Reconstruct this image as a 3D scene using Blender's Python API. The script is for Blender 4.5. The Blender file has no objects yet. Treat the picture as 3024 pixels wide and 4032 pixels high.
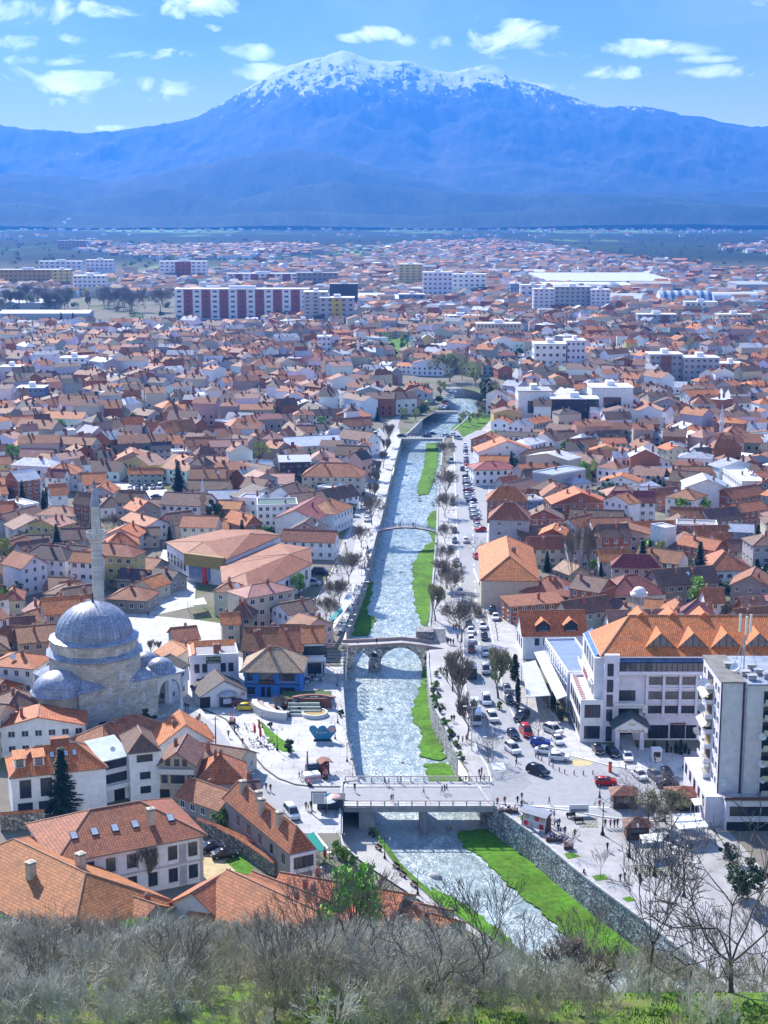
import bpy,math,random
import numpy as np
from mathutils import Vector,Matrix,noise as mnoise
R=random.Random(7)
S=bpy.context.scene
COL=S.collection
D2R=math.radians
# ------------------------------------------------------------ camera numbers
H=110.0;F=6059.0;CU=1512.0;CV=2016.0
PITCH=math.atan((2016-811)/F)
cp,sp=math.cos(PITCH),math.sin(PITCH)
SUN_EL,SUN_AZ=D2R(37),D2R(-27)      # azimuth measured from +Y, negative = left
CR=dict(A=(0,2400,1.659),B=(800,2400,1.659),C=(1600,2200,2.37),D=(2124,2200,1.8433),E=(0,3000,1.659),
          F=(800,3000,1.508),G=(1700,3000,2.37),H=(2224,2900,1.954),I=(0,900,1.0972),J=(1512,900,1.0972),
          K=(0,1600,1.659),L=(900,1600,1.659),M=(1800,1500,1.3554),P=(0,0,0.54861))
def src(c,x,y):
 o=CR[c];return o[0]+x/o[2],o[1]+y/o[2]
def G(c,x,y,z=0.0):
 "survey point: where the sight line meets the level z"
 u,v=src(c,x,y)
 a=(u-CU)/F;b=-(v-CV)/F
 dz=-sp+b*cp;dy=cp+b*sp
 t=(z-H)/dz
 return Vector((a*t,dy*t,z))
def GD(c,x,y,dist):
 "survey point at ground distance dist (metres along +Y)"
 u,v=src(c,x,y)
 a=(u-CU)/F;b=-(v-CV)/F
 dz=-sp+b*cp;dy=cp+b*sp
 t=dist/dy
 return Vector((a*t,dist,H+dz*t))
def lerp(a,b,t):return a+(b-a)*t
def interp(pts,y):
 if y<=pts[0][0]:return pts[0][1]
 for(y0,v0),(y1,v1)in zip(pts,pts[1:]):
  if y<=y1:return lerp(v0,v1,(y-y0)/(y1-y0))
 return pts[-1][1]
# ------------------------------------------------------------ materials
MT={}
def nd(nt,t,**k):
 n=nt.nodes.new(t)
 for a,b in k.items():
  if a in n.inputs:n.inputs[a].default_value=b
  else:setattr(n,a,b)
 return n
def newmat(name):
 m=bpy.data.materials.new(name);m.use_nodes=True
 nt=m.node_tree;nt.nodes.clear()
 o=nt.nodes.new('ShaderNodeOutputMaterial');p=nt.nodes.new('ShaderNodeBsdfPrincipled')
 nt.links.new(p.outputs[0],o.inputs[0])
 MT[name]=m
 return m,nt,p
def c4(c):return(c[0],c[1],c[2],1)
def objcol(nt):
 n=nt.nodes.new('ShaderNodeObjectInfo');return n.outputs['Color']
def coords(nt,which='Object'):
 return nt.nodes.new('ShaderNodeTexCoord').outputs[which]
def noise(nt,vec,scale,detail=4,rough=.55):
 n=nd(nt,'ShaderNodeTexNoise',Scale=scale,Detail=detail,Roughness=rough)
 nt.links.new(vec,n.inputs['Vector']);return n.outputs['Fac']
def ramp(nt,fac,pts):
 n=nt.nodes.new('ShaderNodeValToRGB');e=n.color_ramp.elements
 while len(e)<len(pts):e.new(.5)
 for k,(p,c)in enumerate(pts):
  e[k].position=p;e[k].color=c4(c)if not isinstance(c,(int,float))else(c,c,c,1)
 nt.links.new(fac,n.inputs[0]);return n.outputs['Color']
def mix(nt,a,b,fac,mode='MIX'):
 n=nt.nodes.new('ShaderNodeMix');n.data_type='RGBA';n.blend_type=mode
 for s,i in((fac,0),(a,6),(b,7)):
  if isinstance(s,(int,float)):n.inputs[i].default_value=s
  elif isinstance(s,tuple):n.inputs[i].default_value=c4(s)
  else:nt.links.new(s,n.inputs[i])
 return n.outputs[2]
def math_(nt,op,a,b=0.0):
 n=nt.nodes.new('ShaderNodeMath');n.operation=op
 for s,i in((a,0),(b,1)):
  if isinstance(s,(int,float)):n.inputs[i].default_value=s
  else:nt.links.new(s,n.inputs[i])
 return n.outputs[0]
def bump(nt,p,h,strength=.4,dist=.1):
 b=nt.nodes.new('ShaderNodeBump');b.inputs['Strength'].default_value=strength;b.inputs['Distance'].default_value=dist
 nt.links.new(h,b.inputs['Height']);nt.links.new(b.outputs[0],p.inputs['Normal'])
def simple(name,col,rough=.6,var=.15,scale=1.5,metal=0.0,bmp=0.0,spec=.5):
 m,nt,p=newmat(name)
 f=noise(nt,coords(nt),scale)
 a=tuple(c*(1-var)for c in col);b=tuple(min(1,c*(1+var))for c in col)
 nt.links.new(ramp(nt,f,[(.3,a),(.7,b)]),p.inputs['Base Color'])
 p.inputs['Roughness'].default_value=rough;p.inputs['Metallic'].default_value=metal
 p.inputs['Specular IOR Level'].default_value=spec
 if bmp:bump(nt,p,f,bmp)
 return m
def tinted(name,rough=.75,var=.18,scale=.9,spec=.3,metal=0.0):
 "colour comes from the object's own colour, weathered by noise"
 m,nt,p=newmat(name)
 v=coords(nt);f=noise(nt,v,scale,5)
 g=ramp(nt,f,[(.25,1-var),(.75,1+var*.4)])
 nt.links.new(mix(nt,objcol(nt),g,1.0,'MULTIPLY'),p.inputs['Base Color'])
 p.inputs['Roughness'].default_value=rough;p.inputs['Specular IOR Level'].default_value=spec
 p.inputs['Metallic'].default_value=metal
 return m
def brickish(name,bw,rh,mort,c1=.8,c2=1.1,cm=.55,usecol=True,col=(1,1,1),msize=.02,rough=.8,nz=.2,nscale=.6,bstr=.5,sq=1.0,offs=.5,specv=.3,attr=None):
 m,nt,p=newmat(name)
 uv=nt.nodes.new('ShaderNodeUVMap').outputs[0]
 b=nd(nt,'ShaderNodeTexBrick',Scale=1.0);b.offset=offs;b.squash=sq
 b.inputs['Brick Width'].default_value=bw;b.inputs['Row Height'].default_value=rh
 b.inputs['Mortar Size'].default_value=msize;b.inputs['Mortar Smooth'].default_value=.2
 b.inputs['Color1'].default_value=(c1,c1,c1,1);b.inputs['Color2'].default_value=(c2,c2,c2,1)
 b.inputs['Mortar'].default_value=(cm,cm,cm,1);b.inputs['Bias'].default_value=0
 nt.links.new(uv,b.inputs['Vector'])
 f=noise(nt,coords(nt),nscale,6,.65)
 g=ramp(nt,f,[(.3,1-nz),(.7,1+nz*.5)])
 base=objcol(nt)if usecol else col
 if attr:
  a=nt.nodes.new('ShaderNodeAttribute');a.attribute_name=attr;base=a.outputs['Color']
 c=mix(nt,b.outputs['Color'],base,1.0,'MULTIPLY')
 c=mix(nt,c,g,1.0,'MULTIPLY')
 nt.links.new(c,p.inputs['Base Color'])
 p.inputs['Roughness'].default_value=rough;p.inputs['Specular IOR Level'].default_value=specv
 inv=math_(nt,'SUBTRACT',1.0,b.outputs['Fac'])
 bump(nt,p,inv,bstr,.06)
 return m
# tiles: barrel tile roof
def tilemat(name,attr=None):
 m,nt,p=newmat(name)
 uv=nt.nodes.new('ShaderNodeUVMap').outputs[0]
 b=nd(nt,'ShaderNodeTexBrick',Scale=1.0);b.offset=0.0
 b.inputs['Brick Width'].default_value=.42;b.inputs['Row Height'].default_value=.55
 b.inputs['Mortar Size'].default_value=.055;b.inputs['Mortar Smooth'].default_value=.3
 for k,c in(('Color1',.74),('Color2',1.24),('Mortar',.42)):b.inputs[k].default_value=(c,c,c,1)
 nt.links.new(uv,b.inputs['Vector'])
 f=noise(nt,coords(nt),.35,7,.7)
 g=ramp(nt,f,[(.28,(.62,.64,.68)),(.5,(1,1,1)),(.72,(1.12,1.1,1.05))])
 base=objcol(nt)
 if attr:
  a=nt.nodes.new('ShaderNodeAttribute');a.attribute_name=attr;base=a.outputs['Color']
 c=mix(nt,b.outputs['Color'],base,1.0,'MULTIPLY');c=mix(nt,c,g,1.0,'MULTIPLY')
 nt.links.new(c,p.inputs['Base Color']);p.inputs['Roughness'].default_value=.7
 p.inputs['Specular IOR Level'].default_value=.35
 inv=math_(nt,'SUBTRACT',1.0,b.outputs['Fac']);bump(nt,p,inv,.7,.12)
tilemat('tile')
brickish('brickwall',.5,.25,.02,.85,1.15,1.25,msize=.025,nz=.25)
brickish('ashlar',1.15,.55,.02,.78,1.18,.62,msize=.03,nz=.3,nscale=.25)
def rubble():
 m,nt,p=newmat('blockwall');uv=nt.nodes.new('ShaderNodeUVMap').outputs[0];mp=nt.nodes.new('ShaderNodeMapping');mp.inputs['Scale'].default_value=(1.35,1.9,1);nt.links.new(uv,mp.inputs[0])
 v=nd(nt,'ShaderNodeTexVoronoi',Scale=1.0,Randomness=.75);nt.links.new(mp.outputs[0],v.inputs['Vector']);e=nd(nt,'ShaderNodeTexVoronoi',Scale=1.0,Randomness=.75);e.feature='DISTANCE_TO_EDGE';nt.links.new(mp.outputs[0],e.inputs['Vector'])
 sx=nt.nodes.new('ShaderNodeSeparateColor');nt.links.new(v.outputs['Color'],sx.inputs[0])
 c=mix(nt,objcol(nt),ramp(nt,sx.outputs[0],[(0,.45),(1,1.55)]),1,'MULTIPLY');c=mix(nt,(.07,.07,.065),c,ramp(nt,e.outputs['Distance'],[(.02,0),(.09,1)]))
 c=mix(nt,c,ramp(nt,noise(nt,coords(nt),.3,6),[(.3,.7),(.7,1.15)]),1,'MULTIPLY');nt.links.new(c,p.inputs['Base Color']);p.inputs['Roughness'].default_value=.85;bump(nt,p,e.outputs['Distance'],.8,.2)
rubble()
tinted('plaster',.85,.2,.7)
tinted('paint',.3,.06,2.0,.5)
tinted('metalroof',.45,.25,.5,.5)
tinted('cloth',.9,.1,3)
def leadmat():
 m,nt,p=newmat('lead')
 uv=nt.nodes.new('ShaderNodeUVMap').outputs[0]
 b=nd(nt,'ShaderNodeTexBrick',Scale=1.0);b.offset=.5
 b.inputs['Brick Width'].default_value=1.0;b.inputs['Row Height'].default_value=1.5
 b.inputs['Mortar Size'].default_value=.05
 b.inputs['Color1'].default_value=(.22,.25,.34,1);b.inputs['Color2'].default_value=(.34,.37,.46,1);b.inputs['Mortar'].default_value=(.10,.12,.18,1)
 nt.links.new(uv,b.inputs['Vector'])
 f=noise(nt,coords(nt),.4,5)
 nt.links.new(mix(nt,b.outputs['Color'],ramp(nt,f,[(.3,.75),(.7,1.25)]),1,'MULTIPLY'),p.inputs['Base Color'])
 p.inputs['Roughness'].default_value=.42;p.inputs['Metallic'].default_value=.1
 bump(nt,p,math_(nt,'SUBTRACT',1.0,b.outputs['Fac']),.5,.08)
leadmat()
simple('glass',(.03,.04,.06),.12,.3,2,0,0,.7)
simple('glassblue',(.12,.2,.38),.15,.3,.5,0,0,.8)
simple('tinted_glass',(.02,.03,.04),.08,.3,2,0,0,.8)
simple('woodbrown',(.09,.05,.03),.7,.3,2)
simple('whitetrim',(.75,.75,.78),.6,.08,2)
simple('darkmetal',(.02,.02,.025),.5,.3,4,.3)
simple('steel',(.45,.47,.5),.35,.15,4,.7)
simple('concrete',(.36,.36,.37),.85,.25,.6,0,.2)
simple('chimneybrick',(.32,.12,.07),.85,.3,2)
simple('rubber',(.015,.015,.017),.8,.2,4)
simple('lamp_glass',(.75,.75,.72),.2,.05,4)
simple('headlight',(.8,.82,.85),.1,.05,8)
simple('taillight',(.4,.01,.01),.2,.05,8)
simple('bark',(.11,.085,.065),.9,.35,3)
simple('twig',(.47,.47,.40),.9,.3,.35)
simple('twigdark',(.12,.10,.09),.9,.35,.6)
simple('firneedle',(.018,.045,.026),.8,.5,.5)
simple('leafgreen',(.17,.33,.03),.7,.5,.5)
simple('leafdark',(.03,.075,.02),.7,.5,.7)
simple('leafpale',(.32,.36,.09),.7,.4,.6)
simple('blossom',(.75,.74,.72),.7,.15,1)
simple('stone',(.42,.42,.42),.9,.3,1.2,0,.4)
simple('skin',(.45,.28,.2),.6,.05,5)
simple('hair',(.03,.02,.015),.7,.2,5)
simple('trousers',(.025,.028,.045),.9,.2,5)
simple('sand',(.5,.4,.22),.9,.2,.6)
simple('sheet_metal',(.5,.53,.6),.4,.25,.6,.5)
# ------------------------------------------------------------ mesh builder
class MB:
 def __init__(s):s.v=[];s.f=[];s.m=[];s.mats=[];s.sm=[]
 def mi(s,m):
  if m not in s.mats:s.mats.append(m)
  return s.mats.index(m)
 def face(s,pts,m,smooth=False):
  n=len(s.v);s.v+=[tuple(p)for p in pts];s.f.append(tuple(range(n,n+len(pts))));s.m.append(s.mi(m));s.sm.append(smooth)
 def poly(s,V,Fs,m,smooth=False):
  n=len(s.v);s.v+=[tuple(p)for p in V];k=s.mi(m)
  for f in Fs:s.f.append(tuple(i+n for i in f));s.m.append(k);s.sm.append(smooth)
 def box(s,x0,y0,z0,x1,y1,z1,m,skip=()):
  V=[(x0,y0,z0),(x1,y0,z0),(x1,y1,z0),(x0,y1,z0),(x0,y0,z1),(x1,y0,z1),(x1,y1,z1),(x0,y1,z1)]
  Fs=dict(b=(0,3,2,1),t=(4,5,6,7),f=(0,1,5,4),r=(1,2,6,5),k=(2,3,7,6),l=(3,0,4,7))
  s.poly(V,[q for n_,q in Fs.items()if n_ not in skip],m)
 def prism(s,pts,z0,z1,m,top=None):
  "vertical extrusion of an xy polygon (counter-clockwise)"
  n=len(pts)
  V=[(p[0],p[1],z0)for p in pts]+[(p[0],p[1],z1)for p in pts]
  s.poly(V,[(i,(i+1)%n,n+(i+1)%n,n+i)for i in range(n)],m)
  s.poly([V[n+i]for i in range(n)],[tuple(range(n))],top or m)
  s.poly([V[i]for i in range(n)],[tuple(reversed(range(n)))],m)
 def ext(s,prof,x0,x1,m,axis='x'):
  "profile in (y,z) extruded along x (or (x,z) along y)"
  n=len(prof)
  if axis=='x':V=[(x0,p[0],p[1])for p in prof]+[(x1,p[0],p[1])for p in prof]
  else:V=[(p[0],x0,p[1])for p in prof]+[(p[0],x1,p[1])for p in prof]
  s.poly(V,[(i,(i+1)%n,n+(i+1)%n,n+i)for i in range(n)]+[tuple(range(n-1,-1,-1)),tuple(range(n,2*n))],m)
 def tube(s,p0,p1,r0,r1,m,n=6,cap=True):
  p0=Vector(p0);p1=Vector(p1);d=(p1-p0)
  if d.length<1e-6:return
  d.normalize();a=d.orthogonal().normalized();b=d.cross(a)
  V=[]
  for p,r in((p0,r0),(p1,r1)):
   for k in range(n):
    t=2*math.pi*k/n;V.append(p+a*(r*math.cos(t))+b*(r*math.sin(t)))
  Fs=[(k,(k+1)%n,n+(k+1)%n,n+k)for k in range(n)]
  s.poly(V,Fs,m,n>5)
  if cap:s.poly(V,[tuple(range(n-1,-1,-1)),tuple(range(n,2*n))],m)
 def lathe(s,prof,m,n=16,c=(0,0),smooth=True,a0=0,a1=2*math.pi,rot=0):
  full=abs(a1-a0-2*math.pi)<1e-6;cnt=n if full else n+1
  V=[]
  for r,z in prof:
   for k in range(cnt):
    t=a0+(a1-a0)*k/n+rot;V.append((c[0]+r*math.cos(t),c[1]+r*math.sin(t),z))
  Fs=[]
  for j in range(len(prof)-1):
   for k in range(n):
    k2=(k+1)%cnt
    Fs.append((j*cnt+k,j*cnt+k2,(j+1)*cnt+k2,(j+1)*cnt+k))
  s.poly(V,Fs,m,smooth)
 def mesh(s,name,uv=True,col=None):
  me=bpy.data.meshes.new(name);me.from_pydata(s.v,[],s.f)
  for m in s.mats:me.materials.append(MT[m])
  me.polygons.foreach_set('material_index',s.m);me.polygons.foreach_set('use_smooth',s.sm)
  if uv:
   L=me.uv_layers.new(name='UVMap');buf=[]
   Z=Vector((0,0,1))
   for f in s.f:
    P=[Vector(s.v[i])for i in f]
    n=Vector((0,0,0))
    for i in range(len(P)):
     n+=(P[i]-P[0]).cross(P[(i+1)%len(P)]-P[0])
    if n.length<1e-9:n=Z.copy()
    n.normalize()
    u=Vector((1,0,0))if abs(n.z)>.995 else Z.cross(n).normalized()
    w=n.cross(u)
    for q in P:buf+=[q.dot(u),q.dot(w)]
   L.data.foreach_set('uv',buf)
  if col:
   a=me.color_attributes.new('fc','FLOAT_COLOR','CORNER');buf=[]
   for f,c in zip(s.f,col):
    buf+=list(c4(c))*len(f)
   a.data.foreach_set('color',buf)
  me.validate(clean_customdata=False)
  return me
def ob(name,me=None,parent=None,loc=(0,0,0),rz=0.0,color=None,label=None,cat=None,group=None,kind=None,scale=None):
 o=bpy.data.objects.new(name,me);COL.objects.link(o)
 o.location=loc
 if rz:o.rotation_euler=(0,0,rz)
 if scale is not None:o.scale=scale if isinstance(scale,(tuple,list))else(scale,)*3
 if parent is not None:o.parent=parent
 if color is not None:o.color=c4(color)
 if label:o['label']=label
 if cat:o['category']=cat
 if group:o['group']=group
 if kind:o['kind']=kind
 return o
KIDS={}
def part(name,mb,parent,loc=(0,0,0),rz=0.0,color=None,label=None,scale=None):
 me=mb.mesh(name)if isinstance(mb,MB)else mb
 o=ob(name,me,parent,loc,rz,color,label=label,scale=scale)
 KIDS.setdefault(parent.name,[]).append(o)
 return o
def root(name,loc,rz=0.0,label=None,cat=None,group=None):
 return ob(name,None,None,loc,rz,None,label,cat,group)
def dup(o,parent=None,loc=None,rz=None,scale=None,label=None,colors=None,group=None):
 c=o.copy();COL.objects.link(c)
 if parent is not None:c.parent=parent
 if loc is not None:c.location=loc
 if rz is not None:c.rotation_euler=(0,0,rz)
 if scale is not None:c.scale=scale if isinstance(scale,(tuple,list))else(scale,)*3
 if label:c['label']=label
 if group:c['group']=group
 for k in KIDS.get(o.name,[]):
  d=dup(k,c)
  if colors and k.name.split('.')[0]in colors:d.color=c4(colors[k.name.split('.')[0]])
  KIDS.setdefault(c.name,[]).append(d)
 return c
def struct(name,me,loc=(0,0,0)):
 return ob(name,me,None,loc,kind='structure')
simple('darktile',(.055,.075,.085),.6,.2,2)
simple('sandpl',(.52,.46,.44),.85,.1,2)

simple('treetwig',(.22,.185,.14),.9,.3,.5)
simple('leafbright',(.22,.46,.03),.7,.4,.5)
simple('ridge',(.40,.22,.14),.8,.25,2)
simple('eave',(.22,.17,.14),.8,.2,2)
simple('plasterlt',(.55,.47,.36),.85,.2,2)
simple('glasslight',(.5,.55,.62),.15,.1,1)
simple('signred',(.55,.03,.04),.5,.1,3);simple('signgold',(.55,.42,.22),.5,.1,3);simple('signblack',(.01,.012,.01),.5,.1,3)
simple('signgreen',(.45,.6,.35),.5,.1,3);simple('white_',(.8,.8,.8),.5,.05,3)
simple('stonelt',(.62,.61,.6),.85,.12,1.5)
simple('pinksign',(.6,.35,.35),.6,.1,3)
simple('bitumen',(.19,.18,.17),.9,.25,.5);simple('bitumen2',(.30,.33,.42),.5,.4,.4);simple('maroontrim',(.12,.05,.05),.7,.2,2)
simple('cream_',(.55,.52,.42),.8,.1,2);simple('creamcloth',(.6,.55,.42),.9,.1,2);simple('ochre_',(.35,.25,.08),.8,.2,2)
simple('parapet',(.38,.29,.26),.85,.2,1.5)
simple('railpaint',(.50,.40,.40),.6,.15,2)
simple('rustred',(.25,.10,.07),.8,.2,2);simple('bluesteel',(.12,.18,.35),.5,.15,2)
simple('darkpaint',(.03,.05,.08),.4,.2,3)
simple('orangepaint',(.6,.09,.02),.5,.1,3)
simple('greypaint',(.22,.25,.32),.5,.15,2)
simple('signblue',(.02,.22,.38),.4,.35,3)
simple('hedge_',(.045,.10,.02),.9,.5,2.5,0,1.0)
simple('darkwood',(.05,.03,.03),.7,.2,3)
simple('paleblock',(.30,.30,.22),.85,.2,3)
simple('twigwarm',(.36,.33,.24),.9,.35,.5)
simple('darkgreen',(.02,.05,.045),.6,.2,3)
# ============================================================ setting
WZ=-5.5
LEFT=[('F',1400,850,-5.2),('F',1180,650,-5.2),('F',1000,450,-5.2)]
le=[];re_=[]
for c,x,y,z in[('P',1120,2075,-5.3),('P',1035,2013,-5.3),('P',948,1955,-5.3),('P',868,1882,-5.3),('P',805,1795,-5.3)]:
 g=G(c,x,y,z);le.append((g.y,g.x))
for x,y in[(771,1677),(748,1584),(741,1482),(741,1383),(762,1320),(791,1245),(811,1165),(824,1122),(844,1033),(867,949),(884,935),(915,905),(945,888),(968,868),(985,857),(965,847),(950,837)]:
 g=G('P',x,y,0);le.append((g.y,g.x))
for x,y in[(1659,2200),(1377,1981),(1316,1937),(1257,1893),(1155,1807),(1054,1735),(993,1646),(977,1612),(959,1568),(931,1519),(922,1440),(922,1400),(927,1341),(942,1152),(945,1073),(957,949),(985,925),(1025,890),(1042,868),(1045,856),(1030,846),(990,837)]:
 g=G('P',x,y,0);re_.append((g.y,g.x))
le.sort();re_.sort()
le=[(150,66),(180,45)]+le;re_=[(150,100),(175,68)]+re_
LE=lambda y:interp(le,y);RE=lambda y:interp(re_,y)
YEND=946.0
gle=sorted([(g.y,g.x)for g in(G('F',x,y,0)for x,y in[(818,300),(816,430),(835,500),(880,540),(940,590),(1010,640),(1100,700),(1200,765),(1300,835),(1420,900)])])
gle=[(gle[0][0]-22,gle[0][1]+14)]+gle
GL=lambda y:min(LE(y),interp(gle,y))if gle[0][0]<y<283 else LE(y)
def foot(x):
 if x<5:return 212
 if x<25:return lerp(212,186,(x-5)/20)
 if x<45:return 186
 return max(145,186-.9*(x-45))
def gz(x,y):
 f=foot(x)
 if y>=f:return 0.0
 if f<=141:f=141
 if y>140:return 33.7*min(1,(f-y)/(f-140))
 return 33.7+.3*(140-y)
def build_ground():
 ys=list(np.arange(20,240,5))+list(np.arange(240,1000,8))+[1020,1100,1300,1600,2000,2600,3500,5000,7000,9000,12000,16500]
 ys=sorted(set([float(y)for y in ys]))
 V=[];Fc=[]
 NL=26
 fr=[((i/NL)**1.5)for i in range(NL+1)]
 rows=[]
 for y in ys:
  gap=170<y<YEND
  if y<=170 or y>=YEND:
   c=(LE(min(max(y,170),YEND))+RE(min(max(y,170),YEND)))/2;l=r=c
  else:l,r=GL(y),RE(y)
  X=max(260,y*.75+60)
  row=[]
  for s_,e in((-1,l),(1,r)):
   ids=[]
   for k in range(NL+1):
    x=e+s_*fr[k]*X
    zz=gz(x,y)
    if y<210 and k==0 and y>170:zz=min(zz,1)
    ids.append(len(V));V.append((x,y,zz))
   row.append(ids)
  rows.append((row,gap,y))
 for(r0,g0,y0),(r1,g1,y1)in zip(rows,rows[1:]):
  for side in(0,1):
   for k in range(NL):
    q=(r0[side][k],r0[side][k+1],r1[side][k+1],r1[side][k])
    Fc.append(q if side else q[::-1])
  if not(g0 or g1):
   pass
 me=bpy.data.meshes.new('ground');me.from_pydata(V,[],Fc)
 m,nt,p=newmat('earth')
 g=nt.nodes.new('ShaderNodeNewGeometry');sx=nt.nodes.new('ShaderNodeSeparateXYZ');nt.links.new(g.outputs['Position'],sx.inputs[0])
 pos=g.outputs['Position']
 town=ramp(nt,noise(nt,pos,.03,8,.7),[(.3,(.16,.14,.12)),(.5,(.22,.2,.17)),(.6,(.12,.15,.06)),(.75,(.30,.28,.26))])
 hill=ramp(nt,noise(nt,pos,.12,8,.7),[(.33,(.15,.13,.08)),(.45,(.13,.17,.04)),(.6,(.10,.22,.02)),(.75,(.22,.2,.12))])
 mp=nt.nodes.new('ShaderNodeMapping');mp.inputs['Scale'].default_value=(1,.28,1);nt.links.new(pos,mp.inputs[0])
 fields=ramp(nt,noise(nt,mp.outputs[0],.0016,6,.6),[(.40,(.012,.025,.02)),(.50,(.03,.06,.03)),(.535,(.16,.30,.08)),(.58,(.26,.38,.14)),(.66,(.04,.07,.04))])
 f1=math_(nt,'GREATER_THAN',sx.outputs[1],222.0)
 f2=nt.nodes.new('ShaderNodeMapRange');f2.inputs[1].default_value=2300;f2.inputs[2].default_value=3300;nt.links.new(sx.outputs[1],f2.inputs[0])
 f3=nt.nodes.new('ShaderNodeMapRange');f3.inputs[1].default_value=3900;f3.inputs[2].default_value=4600;nt.links.new(sx.outputs[1],f3.inputs[0])
 c=mix(nt,hill,town,f1);c=mix(nt,c,fields,f2.outputs[0])
 wood=ramp(nt,noise(nt,mp.outputs[0],.0022,5,.6),[(.5,(.012,.025,.02)),(.62,(.03,.05,.03)),(.68,(.15,.25,.1))])
 f4=nt.nodes.new('ShaderNodeMapRange');f4.inputs[1].default_value=6200;f4.inputs[2].default_value=7000;nt.links.new(sx.outputs[1],f4.inputs[0])
 wd=mix(nt,wood,fields,f4.outputs[0])
 c=mix(nt,c,wd,f3.outputs[0])
 nt.links.new(c,p.inputs['Base Color']);p.inputs['Roughness'].default_value=1;p.inputs['Specular IOR Level'].default_value=.1
 bump(nt,p,noise(nt,pos,1.2,6,.7),.6,.3)
 me.materials.append(m)
 struct('ground',me)
build_ground()
# river water, bed and banks
def strip(name,mat,A,B,za,zb,step=6,kind='structure',y0=171,y1=YEND,sub=1):
 V=[];Fc=[]
 ys=list(np.arange(y0,y1,step))+[y1]
 for y in ys:
  for k in range(sub+1):
   t=k/sub;V.append((lerp(A(y),B(y),t),y,lerp(za,zb,t)))
 n=sub+1
 for i in range(len(ys)-1):
  for k in range(sub):
   Fc.append((i*n+k,i*n+k+1,(i+1)*n+k+1,(i+1)*n+k))
 mb=MB();mb.poly(V,Fc,mat);return mb
def water_mat():
 m,nt,p=newmat('water')
 g=nt.nodes.new('ShaderNodeNewGeometry');pos=g.outputs['Position']
 mp=nt.nodes.new('ShaderNodeMapping');mp.inputs['Scale'].default_value=(1.0,.55,1);nt.links.new(pos,mp.inputs[0]);v=mp.outputs[0]
 big=noise(nt,v,.09,4);mid=noise(nt,v,.55,6,.62)
 fine=nd(nt,'ShaderNodeTexNoise',Scale=1.7,Detail=8.0,Roughness=.66,Distortion=1.6);nt.links.new(v,fine.inputs['Vector'])
 foam=ramp(nt,fine.outputs['Fac'],[(.50,0),(.60,.75),(.72,1.)])
 foam2=ramp(nt,math_(nt,'ADD',math_(nt,'MULTIPLY',big,.5),math_(nt,'MULTIPLY',mid,.5)),[(.43,.04),(.60,1)])
 fo=math_(nt,'MULTIPLY',foam,foam2)
 base=ramp(nt,mid,[(.3,(.12,.18,.19)),(.7,(.30,.38,.40))])
 nt.links.new(mix(nt,base,(.85,.9,.95),fo),p.inputs['Base Color'])
 nt.links.new(ramp(nt,fo,[(0,.25),(.6,.7)]),p.inputs['Roughness'])
 hh=math_(nt,'ADD',mid,math_(nt,'MULTIPLY',fine.outputs['Fac'],.6))
 bump(nt,p,hh,.55,.4)
water_mat()
struct('river_water',strip('river_water','water',lambda y:LE(y)-(35 if y>700 else 1),lambda y:RE(y)+(35 if y>700 else 1),WZ,WZ,y1=YEND+90).mesh('river_water',False))
mb=MB();mb.box(0,YEND-3,WZ-1,90,YEND+2,-.05,'stone');struct('river_bank',mb.mesh('river_bank'))
# paving, roads
FLATS=[]
def flat(name,mat,pts,z,kind='structure',color=None,uv=True):
 FLATS.append([(p[0],p[1])for p in pts])
 mb=MB();mb.face([(p[0],p[1],z)for p in pts],mat)
 me=mb.mesh(name,uv)
 import bmesh
 bm=bmesh.new();bm.from_mesh(me);bmesh.ops.triangulate(bm,faces=bm.faces[:])
 for f in bm.faces:
  if f.normal.z<0:f.normal_flip()
 bm.to_mesh(me);bm.free()
 return ob(name,me,None,kind=kind,color=color)
def paving(name,c1,c2,bw,rh,scale=.2):
 m,nt,p=newmat(name)
 uv=nt.nodes.new('ShaderNodeUVMap').outputs[0]
 b=nd(nt,'ShaderNodeTexBrick',Scale=1.0);b.inputs['Brick Width'].default_value=bw;b.inputs['Row Height'].default_value=rh
 b.inputs['Mortar Size'].default_value=.02*max(1,bw*.7);b.inputs['Color1'].default_value=c4([x*.93 for x in c1]);b.inputs['Color2'].default_value=c4(c1);b.inputs['Mortar'].default_value=c4(c2)
 nt.links.new(uv,b.inputs['Vector'])
 f=noise(nt,coords(nt),scale,8,.7)
 f2=noise(nt,coords(nt),scale*.15,4,.5)
 c=mix(nt,b.outputs['Color'],ramp(nt,f,[(.32,.66),(.58,1.05)]),1,'MULTIPLY')
 c=mix(nt,c,ramp(nt,f2,[(.35,.82),(.65,1.05)]),1,'MULTIPLY')
 nt.links.new(c,p.inputs['Base Color']);p.inputs['Roughness'].default_value=.7
paving('plaza_pave',(.50,.50,.51),(.26,.26,.27),4.5,3.2)
paving('promenade_pave',(.44,.43,.44),(.3,.3,.3),.8,.8)
paving('flagstone',(.42,.41,.40),(.18,.18,.15),.9,.7)
def asphalt():
 m,nt,p=newmat('asphalt')
 co=coords(nt)
 f=noise(nt,co,.6,9,.75)
 vo=nt.nodes.new('ShaderNodeTexVoronoi');vo.inputs['Scale'].default_value=.035;nt.links.new(co,vo.inputs['Vector'])
 pv=ramp(nt,math_(nt,'FRACT',math_(nt,'MULTIPLY',noise(nt,vo.outputs['Color'],3.0,0),7.0)),[(0,.8),(1,1.1)])
 c=mix(nt,ramp(nt,f,[(.3,(.235,.24,.265)),(.7,(.33,.335,.36))]),pv,.6,'MULTIPLY')
 nt.links.new(c,p.inputs['Base Color']);p.inputs['Roughness'].default_value=.75
asphalt()
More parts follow.
